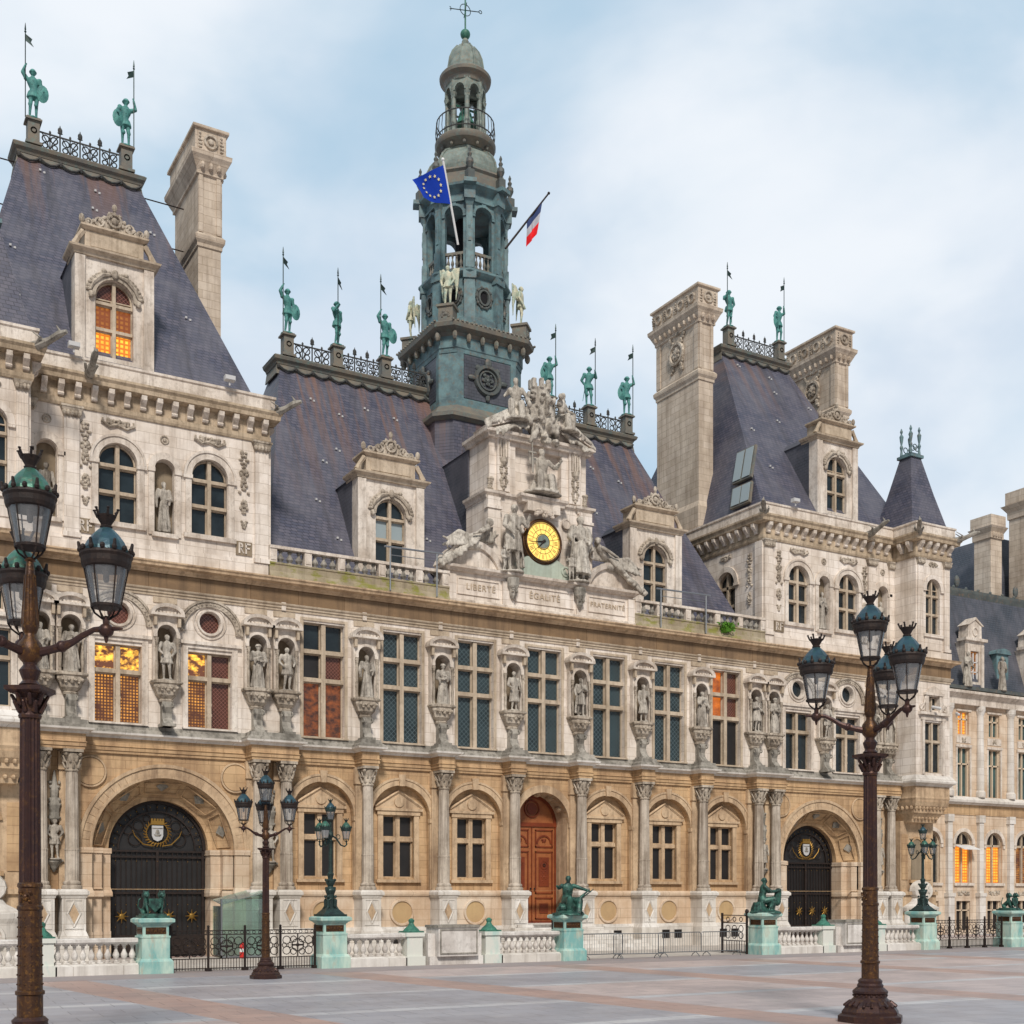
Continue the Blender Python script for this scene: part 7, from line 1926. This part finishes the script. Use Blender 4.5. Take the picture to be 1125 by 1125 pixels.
b2 = seated(1.9, turn=.3, hair='bun', lean=.02, armL=((.17,-.14,.44),(.08,-.30,.44)), armR=((-.14,-.14,.44),(-.04,-.29,.46)), legs={-1:((-.08,-.24,.30),(-.07,-.18,.04)),1:((.10,-.26,.22),(.08,-.12,.03))}, seed=5, extra=easel, vox=.022)
t = thing('seated_bronze','green bronze figure seated in profile facing right, leaning over an object on its knees','statue',(XC+5.2,YB,1.88),math.radians(62))
o = meshobj('body', b2, M['bronze'], t); o.scale = (1.12,)*3
m = MB(); m.cbox(0,-.05,-.0,.06,.46,.5); m.build('base', M['bronze_dark'], t)

# lions and shield on the outer pedestals
def lions(x, lab):
    m = MB()
    m.cbox(0,0,0,.07,.42); m.cbox(0,0,.07,.13,.34)
    for e in (-1,1):
        m.cone((e*.20,.12,.25),(e*.22,-.10,.42),.11,.09); m.cone((e*.22,-.10,.42),(e*.24,-.16,.62),.09,.07)
        m.ell((e*.24,-.19,.72),(.10,.11,.10),10,7); m.cone((e*.24,-.28,.69),(e*.24,-.33,.67),.05,.04); m.ell((e*.24,-.12,.70),(.13,.09,.13),10,6)
        for g in (-1,1): m.ell((e*.24+g*.07,-.15,.82),(.03,.02,.035),6,4)
        m.cone((e*.24,-.16,.5),(e*.20,-.25,.16),.05,.035); m.cone((e*.14,-.14,.48),(e*.10,-.26,.30),.045,.03); m.cone((e*.26,.14,.22),(e*.28,.0,.12),.09,.05)
        m.tube([(e*.30,.16,.2),(e*.42,.12,.35),(e*.40,.08,.55),(e*.34,.08,.6)],[.03,.025,.022,.035],6)
    m.rings([[(a*.20,-.30+q,.40+b*.24) for a,b in ((-1,.8),(1,.8),(.9,-.2),(0,-1),(-.9,-.2))] for q in (-.04,.04)])
    me = voxel(m,.016); t = thing('bronze_lions', lab, 'statue', (XC+x,YB,1.88), 0, 'bronze lion pairs on the outer pedestals'); o = meshobj('lions', me, M['bronze'], t); o.scale = (1.1,)*3
lions(-21.85,'pair of small green bronze lions holding a shield, in front of the left portal'); lions(21.85,'dark bronze lion group on the pale pedestal near the right edge')

# glass booth and fire extinguisher at the left portal
t = thing('glass_booth','greenish glass sentry screen standing beside the left portal','glass screen',(XC-15.9,-1.0,0))
m = MB(); m.box(-.9,.9,-.02,.02,.1,2.5); m.box(-.92,-.88,.0,1.2,.1,2.2); m.box(.88,.92,0,1.2,.1,2.8); m.rings([[(-.95,-.1,2.25),(.95,-.1,2.75),(.95,1.2,2.95),(-.95,1.2,2.45)],[(-.95,-.1,2.28),(.95,-.1,2.78),(.95,1.2,2.98),(-.95,1.2,2.48)]]); m.build('glass_panel', M['booth'], t)
m = MB()
for x in (-.92,.92): m.box(x-.03,x+.03,-.04,.04,0,2.5)
m.box(-.95,.95,-.04,.04,0,.1); m.build('frame', M['galv'], t)
def ext(x, y, lab):
    t = thing('fire_extinguisher', lab, 'extinguisher', (XC+x, y, 0))
    m = MB(); m.lathe(0,0,[(.11,0),(.12,.03),(.12,.5),(.09,.58),(.04,.62),(.04,.66)],14); m.build('cylinder', M['red'], t, smooth=40)
    m = MB(); m.box(-.03,.1,-.02,.02,.66,.70); m.tube([(.05,0,.66),(.14,-.03,.55),(.13,-.05,.25)],.018,5); m.build('hose_and_handle', M['iron_black'], t)
    m = MB(); m.lathe(0,0,[(.122,.28),(.122,.42)],14); m.build('paper_band', M['whitem'], t)
ext(-16.1,-1.6,'red fire extinguisher with white band behind the left railing')

# ---------------------------------------------------------------- lamps
def lantern(m_, g_, r_, c, k=.9):
    """m_ ironwork, g_ glass, r_ roof; c = point under the lantern"""
    x, y, z = c; K = lambda P: [(a*k, z+b*k) for a, b in P]
    g_.lathe(x, y, K([(.215,.06),(.33,.64)]), 12)
    m_.lathe(x, y, K([(.235,.02),(.24,.06),(.215,.065)]), 18); m_.lathe(x, y, K([(.20,.015),(.235,.02)]), 18)
    for j in range(6):
        a = 2*PI*j/6+.3; m_.tube([(x+.222*k*math.cos(a), y+.222*k*math.sin(a), z+.05*k),(x+.335*k*math.cos(a), y+.335*k*math.sin(a), z+.65*k)], .012*k, 4)
        m_.tube([(x+.05*k*math.cos(a),y+.05*k*math.sin(a),z-.16*k),(x+.17*k*math.cos(a),y+.17*k*math.sin(a),z-.07*k),(x+.225*k*math.cos(a),y+.225*k*math.sin(a),z+.03*k)], .016*k, 4)
    m_.lathe(x, y, K([(.33,.62),(.36,.64),(.38,.70),(.385,.78),(.41,.82),(.40,.86),(.34,.88),(.335,.80),(.32,.72)]), 24)
    for j in range(14):
        a = 2*PI*j/14; q = .395*k; m_.ell((x+q*math.cos(a), y+q*math.sin(a), z+.90*k), (.045*k,.045*k,.05*k), 6, 4)
        if j % 2 == 0: m_.cone((x+q*math.cos(a), y+q*math.sin(a), z+.90*k),(x+q*1.05*math.cos(a), y+q*1.05*math.sin(a), z+1.0*k), .035*k,.025*k,5)
    r_.lathe(x, y, K([(.355,.86),(.345,.93),(.29,1.04),(.20,1.16),(.12,1.24),(.08,1.27)]), 12)
    m_.lathe(x, y, K([(.085,1.25),(.10,1.29),(.075,1.31),(.09,1.34),(.15,1.44),(.16,1.46),(.05,1.46)]), 10)
    for j in range(6):
        a = 2*PI*j/6; m_.cone((x+.145*k*math.cos(a), y+.145*k*math.sin(a), z+1.45*k),(x+.185*k*math.cos(a), y+.185*k*math.sin(a), z+1.53*k), .022*k,.02*k,5); m_.ell((x+.19*k*math.cos(a), y+.19*k*math.sin(a), z+1.55*k),(.03*k,.03*k,.018*k),5,3)
    m_.lathe(x, y, K([(.03,.66),(.05,.60),(.05,.46),(.03,.42)]), 8); m_.lathe(x, y, K([(.25,.62),(.10,.66),(.03,.67)]), 10)
def street_lamp(label, loc, rz, cat='street lamp', scale=1.0, green=False):
    t = thing('street_lamp', label, cat, loc, rz, 'tall four lantern street lamps', scale)
    m = MB()
    m.lathe(0,0,[(.68,0),(.68,.13),(.60,.17),(.60,.22),(.54,.30),(.52,.36)],8,PI/8)
    m.lathe(0,0,[(.50,.36),(.42,.42),(.34,.50),(.33,.56),(.36,.60),(.36,.64),(.27,.72)],24)
    for k in range(20): a = 2*PI*k/20; m.ell((.33*math.cos(a),.33*math.sin(a),.55),(.035,.035,.03),5,3); m.cone((.42*math.cos(a),.42*math.sin(a),.42),(.52*math.cos(a),.52*math.sin(a),.34),.03,.03,5)
    m.lathe(0,0,[(.26,.70),(.27,.76),(.24,.80),(.25,.85),(.20,.90)],24); m.build('base', M['iron'], t)
    m = MB(); m.lathe(0,0,[(.178,.88),(.176,1.20),(.20,1.22),(.20,1.26),(.172,1.28),(.160,2.40),(.178,2.42),(.178,2.46),(.155,2.48),(.155,2.72),(.175,2.74),(.17,2.78),(.15,2.80)],24)
    for zz in [1.0+.0]:
        pass
    for j in range(8):
        for k in range(12): a = 2*PI*k/12; m.ell(((.172-.012*j/8)*math.cos(a),(.172-.012*j/8)*math.sin(a),1.36+j*.135),(.014,.014,.014),5,3)
    relief(m,0,2.60,.16,.16,-.16,5,2,.03,.02)
    m.build('lower_shaft', M['iron_gold'], t)
    m = MB(); m.lathe(0,0,[(.148,2.78),(.142,4.0),(.135,5.14)],32,flute=1,fd=.12); m.build('fluted_shaft', M['iron'], t)
    m = MB(); m.lathe(0,0,[(.15,5.12),(.16,5.16),(.14,5.20),(.15,5.40),(.20,5.46)],16)
    for lv, z_, r0_ in ((0,5.22,.15),(1,5.32,.17)):
        for k in range(8): a = 2*PI*(k+.5*lv)/8; m.cone((r0_*math.cos(a),r0_*math.sin(a),z_),((r0_+.07)*math.cos(a),(r0_+.07)*math.sin(a),z_+.12),.035,.025,5)
    m.cbox(0,0,5.46,5.50,.20,None,1.25); m.cbox(0,0,5.50,5.56,.26); m.lathe(0,0,[(.12,5.56),(.15,5.60),(.10,5.66),(.13,5.74),(.15,5.80),(.09,5.88),(.10,5.92)],16); m.build('capital', M['iron'], t)
    m = MB(); m.lathe(0,0,[(.09,5.90),(.16,5.98),(.18,6.08),(.16,6.18),(.09,6.27),(.08,6.32),(.10,6.36),(.12,6.42),(.115,6.55),(.06,7.25),(.05,7.34),(.08,7.36),(.05,7.40)],18); 
    for k in range(10): a = 2*PI*k/10; m.tube([(.115*math.cos(a),.115*math.sin(a),6.45),(.068*math.cos(a),.068*math.sin(a),7.15)],.014,4)
    m.build('stem', M['iron_gold'], t, smooth=35)
    arms = [(0,0)] + [(1.10*math.cos(2*PI*k/3), 1.10*math.sin(2*PI*k/3)) for k in range(3)]
    for i, (x, y) in enumerate(arms):
        z = 7.52 if i == 0 else 6.66
        if i:
            u = Vector((x,y,0)).normalized(); m = MB(); P = lambda d, z_: tuple(u*d+Vector((0,0,z_)))
            m.tube([P(.14,6.06),P(.32,6.10),P(.50,6.15),P(.62,6.20),P(.76,6.29),P(.92,6.37),P(1.10,6.38)], [.07,.06,.07,.05,.045,.04,.05], 8)
            m.ell(P(.46,6.14),.085,8,6); m.ell(P(1.10,6.36),(.11,.11,.10),10,6); m.cone(P(1.10,6.32),P(1.10,6.20),.05,.02,6); m.cone(P(1.2,6.38),P(1.32,6.38),.035,.02,6); m.cone(P(1.10,6.40),P(1.10,6.52),.045,.05,6)
            m.build('arm', M['iron'], t, smooth=40)
        m_, g_, r_ = MB(), MB(), MB(); lantern(m_, g_, r_, (x,y,z))
        o = m_.build('lantern', M['iron_black'], t)
        g_.build('glass', M['clear'], o, smooth=60); r_.build('roof', M['lamp_roof_green' if (green and i in (0,2)) else 'lamp_roof'], o)
    return t
def ground(px, t): return None
CAM = Vector((0,-52,2.6)); YAW = math.radians(30.13)
def gpos(px, t):                                      # point on the ground at view depth t under picture column px
    u = (px-562.5)/1356.7
    r_ = Vector((math.cos(YAW),-math.sin(YAW))); f_ = Vector((math.sin(YAW),math.cos(YAW)))
    q = f_*t + r_*(u*t); return (CAM.x+q.x, CAM.y+q.y, 0)
camright = -YAW
street_lamp('tall brown iron street lamp with four lanterns in front of the right portal', gpos(956,25.7), camright+math.radians(-66))
street_lamp('large close iron street lamp at the left edge with weathered gilding and four lanterns', gpos(33,17.5), camright+math.radians(-3), green=True)
l3 = street_lamp('smaller brown street lamp with four lanterns standing in front of the left railing', gpos(292,39.2), camright+math.radians(-15), scale=.745)

def pedestal_lamp(x, lab, amber):
    t = thing('pedestal_lamp', lab, 'lamp', (XC+x,YB,1.88), 0, 'bronze three armed lamps on pedestals')
    m = MB(); m.cbox(0,0,0,.08,.46); m.cbox(0,0,.08,.28,.40,None,.55); m.lathe(0,0,[(.24,.26),(.16,.34),(.14,.8),(.2,.95),(.18,1.0),(.1,1.1),(.16,1.2),(.18,1.3),(.09,1.38),(.12,1.5),(.13,1.55),(.07,1.62)],14)
    for k in range(4):
        a = PI/4+PI/2*k; c, s_ = math.cos(a), math.sin(a)
        m.cone((.18*c,.18*s_,.36),(.2*c,.2*s_,.58),.07,.06); m.ell((.2*c,.2*s_,.72),.055); m.cone((.22*c,.22*s_,.35),(.30*c,.30*s_,.26),.045,.03); m.cone((.2*c,.2*s_,.58),(.14*c-.1*s_,.14*s_+.1*c,.66),.03,.02)
        m.ell((.17*c,.17*s_,1.02),(.05,.05,.06),6,4); m.ell((.18*c,.18*s_,1.32),(.05,.05,.06),6,4)
    m.build('figured_base', M['bronze_dark'], t)
    m = MB(); m.lathe(0,0,[(.075,1.6),(.07,1.9),(.065,2.7),(.09,2.74),(.06,2.8),(.12,2.95),(.10,3.05),(.05,3.1),(.04,3.45)],16,flute=1,fd=.1); m.build('shaft', M['bronze_dark'], t)
    for i in range(4):
        a = camright + 2*PI*i/3 + .35; r0_ = .58
        x_, y_, z_ = (0,0,3.5) if i == 3 else (r0_*math.cos(a), r0_*math.sin(a), 2.80)
        if i < 3:
            m = MB(); u = Vector((math.cos(a),math.sin(a),0)); P = lambda d,zz: tuple(u*d+Vector((0,0,zz)))
            m.tube([P(.05,2.95),P(.2,2.85),P(.38,2.60),P(.52,2.55),P(.60,2.62),P(.58,2.78)],[.035,.035,.03,.03,.03,.03],6); m.ring(P(.28,2.9),.08,.016,10); m.build('arm', M['bronze_dark'], t)
        m_, g_, r_ = MB(), MB(), MB(); lantern(m_, g_, r_, (x_,y_,z_), .50)
        o = m_.build('lantern', M['bronze_dark'], t); g_.build('glass', M['amber_glass' if amber and i in (0,1,2) else 'clear'], o, smooth=60); r_.build('roof', M['lamp_roof' if i == 3 else 'lamp_roof_green'], o)
pedestal_lamp(-15.45,'dark bronze lamp with yellowed lanterns on the turquoise pedestal at left',True); pedestal_lamp(15.45,'bronze three armed lamp on the turquoise pedestal in front of the right turret',False)
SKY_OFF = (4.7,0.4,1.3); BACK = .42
split_parts({'arcade_balustrade':None,'architrave_dowel':None,'balusters':'baluster','coffer_rosette':None,'colonnette':None,'corner_urns':'corner_urn','doorway_jamb':None,'festoon_relief':None,
  'gilt_panel':None,'half_column':None,'hood_bracket':None,'oval_cartouche':None,'oval_opening':None,'portal_jamb':None,'portal_plinth':None,'round_cartouche':None,'side_pilasters':'side_pilaster',
  'slate_panel':None,'spandrel_disc':None,'spandrel_ring':None,'star':None,'turret_pilasters':'turret_pilaster','skylight':None,'skylight_pane':None,'plinth':None,'pilaster_capital':None,'chimney_relief':None,'window_dressing':None,'pilaster_relief':None,'niche_surround':None,'pane':None})
# ---------------------------------------------------------------- camera, sky, light
cam = bpy.data.cameras.new('camera'); co = bpy.data.objects.new('camera', cam); col.objects.link(co)
co.location = CAM; co.rotation_euler = (PI/2, 0, -YAW)
cam.sensor_width = 36; cam.lens = 36*1356.7/1125; cam.shift_y = (985-562.5)/1125; cam.clip_end = 3000; cam.clip_start = .1
sc.camera = co
EL, AZ = math.radians(38), math.radians(0)             # soft light from the left front
w = bpy.data.worlds.new('World'); sc.world = w; w.use_nodes = True; nt = w.node_tree; n = nt.nodes; L = nt.links
bg = n['Background']
sky = n.new('ShaderNodeTexSky'); sky.sky_type = 'NISHITA'; sky.sun_disc = False; sky.sun_elevation = EL; sky.sun_rotation = math.radians(205); sky.altitude = 50; sky.air_density = 1.0; sky.dust_density = 2.0; sky.ozone_density = 1.5
tc = n.new('ShaderNodeTexCoord'); mp = n.new('ShaderNodeMapping'); mp.inputs['Scale'].default_value = (1.0,1.0,1.7); mp.inputs['Location'].default_value = SKY_OFF
L.new(tc.outputs['Generated'], mp.inputs[0])
def wnoise(scale, detail, rough, dist=0):
    q = n.new('ShaderNodeTexNoise'); q.inputs['Scale'].default_value = scale; q.inputs['Detail'].default_value = detail; q.inputs['Roughness'].default_value = rough; q.inputs['Distortion'].default_value = dist
    L.new(mp.outputs[0], q.inputs['Vector']); return q.outputs['Fac']
def wramp(f, a, b, ca=(0,0,0,1), cb=(1,1,1,1)):
    q = n.new('ShaderNodeValToRGB'); q.color_ramp.interpolation = 'EASE'; q.color_ramp.elements[0].position = a; q.color_ramp.elements[1].position = b
    q.color_ramp.elements[0].color = ca; q.color_ramp.elements[1].color = cb; L.new(f, q.inputs[0]); return q.outputs[0]
def wmix(f, a, b, mode='MIX'):
    q = n.new('ShaderNodeMix'); q.data_type = 'RGBA'; q.blend_type = mode
    for val, i in ((f,0),(a,6),(b,7)):
        if isinstance(val, (int,float)): q.inputs[i].default_value = val
        elif isinstance(val, tuple): q.inputs[i].default_value = val
        else: L.new(val, q.inputs[i])
    return q.outputs[2]
thin = wmix(.80, sky.outputs[0], (4.9,6.9,8.5,1))
cloud = wmix(wramp(wnoise(4.2, 5, .5, .3), .34, .66), (6.3,7.2,8.3,1), (8.3,8.75,9.3,1))
c = wmix(wramp(wnoise(2.3, 6, .5, .35), .36, .64), thin, cloud)
# unseen sky behind the camera is dimmed, added to weaken fill on the facade
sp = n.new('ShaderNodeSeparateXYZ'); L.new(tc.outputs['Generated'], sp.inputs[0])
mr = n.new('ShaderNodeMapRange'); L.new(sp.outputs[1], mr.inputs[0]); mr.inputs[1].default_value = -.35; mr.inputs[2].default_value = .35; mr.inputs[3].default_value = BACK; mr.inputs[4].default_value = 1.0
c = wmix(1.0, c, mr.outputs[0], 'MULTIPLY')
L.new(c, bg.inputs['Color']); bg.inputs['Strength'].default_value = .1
sun = bpy.data.lights.new('sun','SUN'); sun.energy = 3.0; sun.angle = math.radians(10); sun.color = (1,.93,.85)
so = bpy.data.objects.new('sun', sun); col.objects.link(so)
d = Vector((.34,.80,-.78)).normalized(); so.rotation_euler = d.to_track_quat('-Z','Y').to_euler()
sky.sun_elevation = math.asin(-d.z); sky.sun_rotation = math.atan2(-d.x, -d.y)
sc.view_settings.view_transform = 'Standard'; sc.view_settings.look = 'None'; sc.view_settings.exposure = 0.08; sc.view_settings.gamma = 1
sc.render.engine = 'CYCLES'; sc.cycles.max_bounces = 6; sc.cycles.transparent_max_bounces = 16
sc.render.resolution_x = 1024; sc.render.resolution_y = 1024
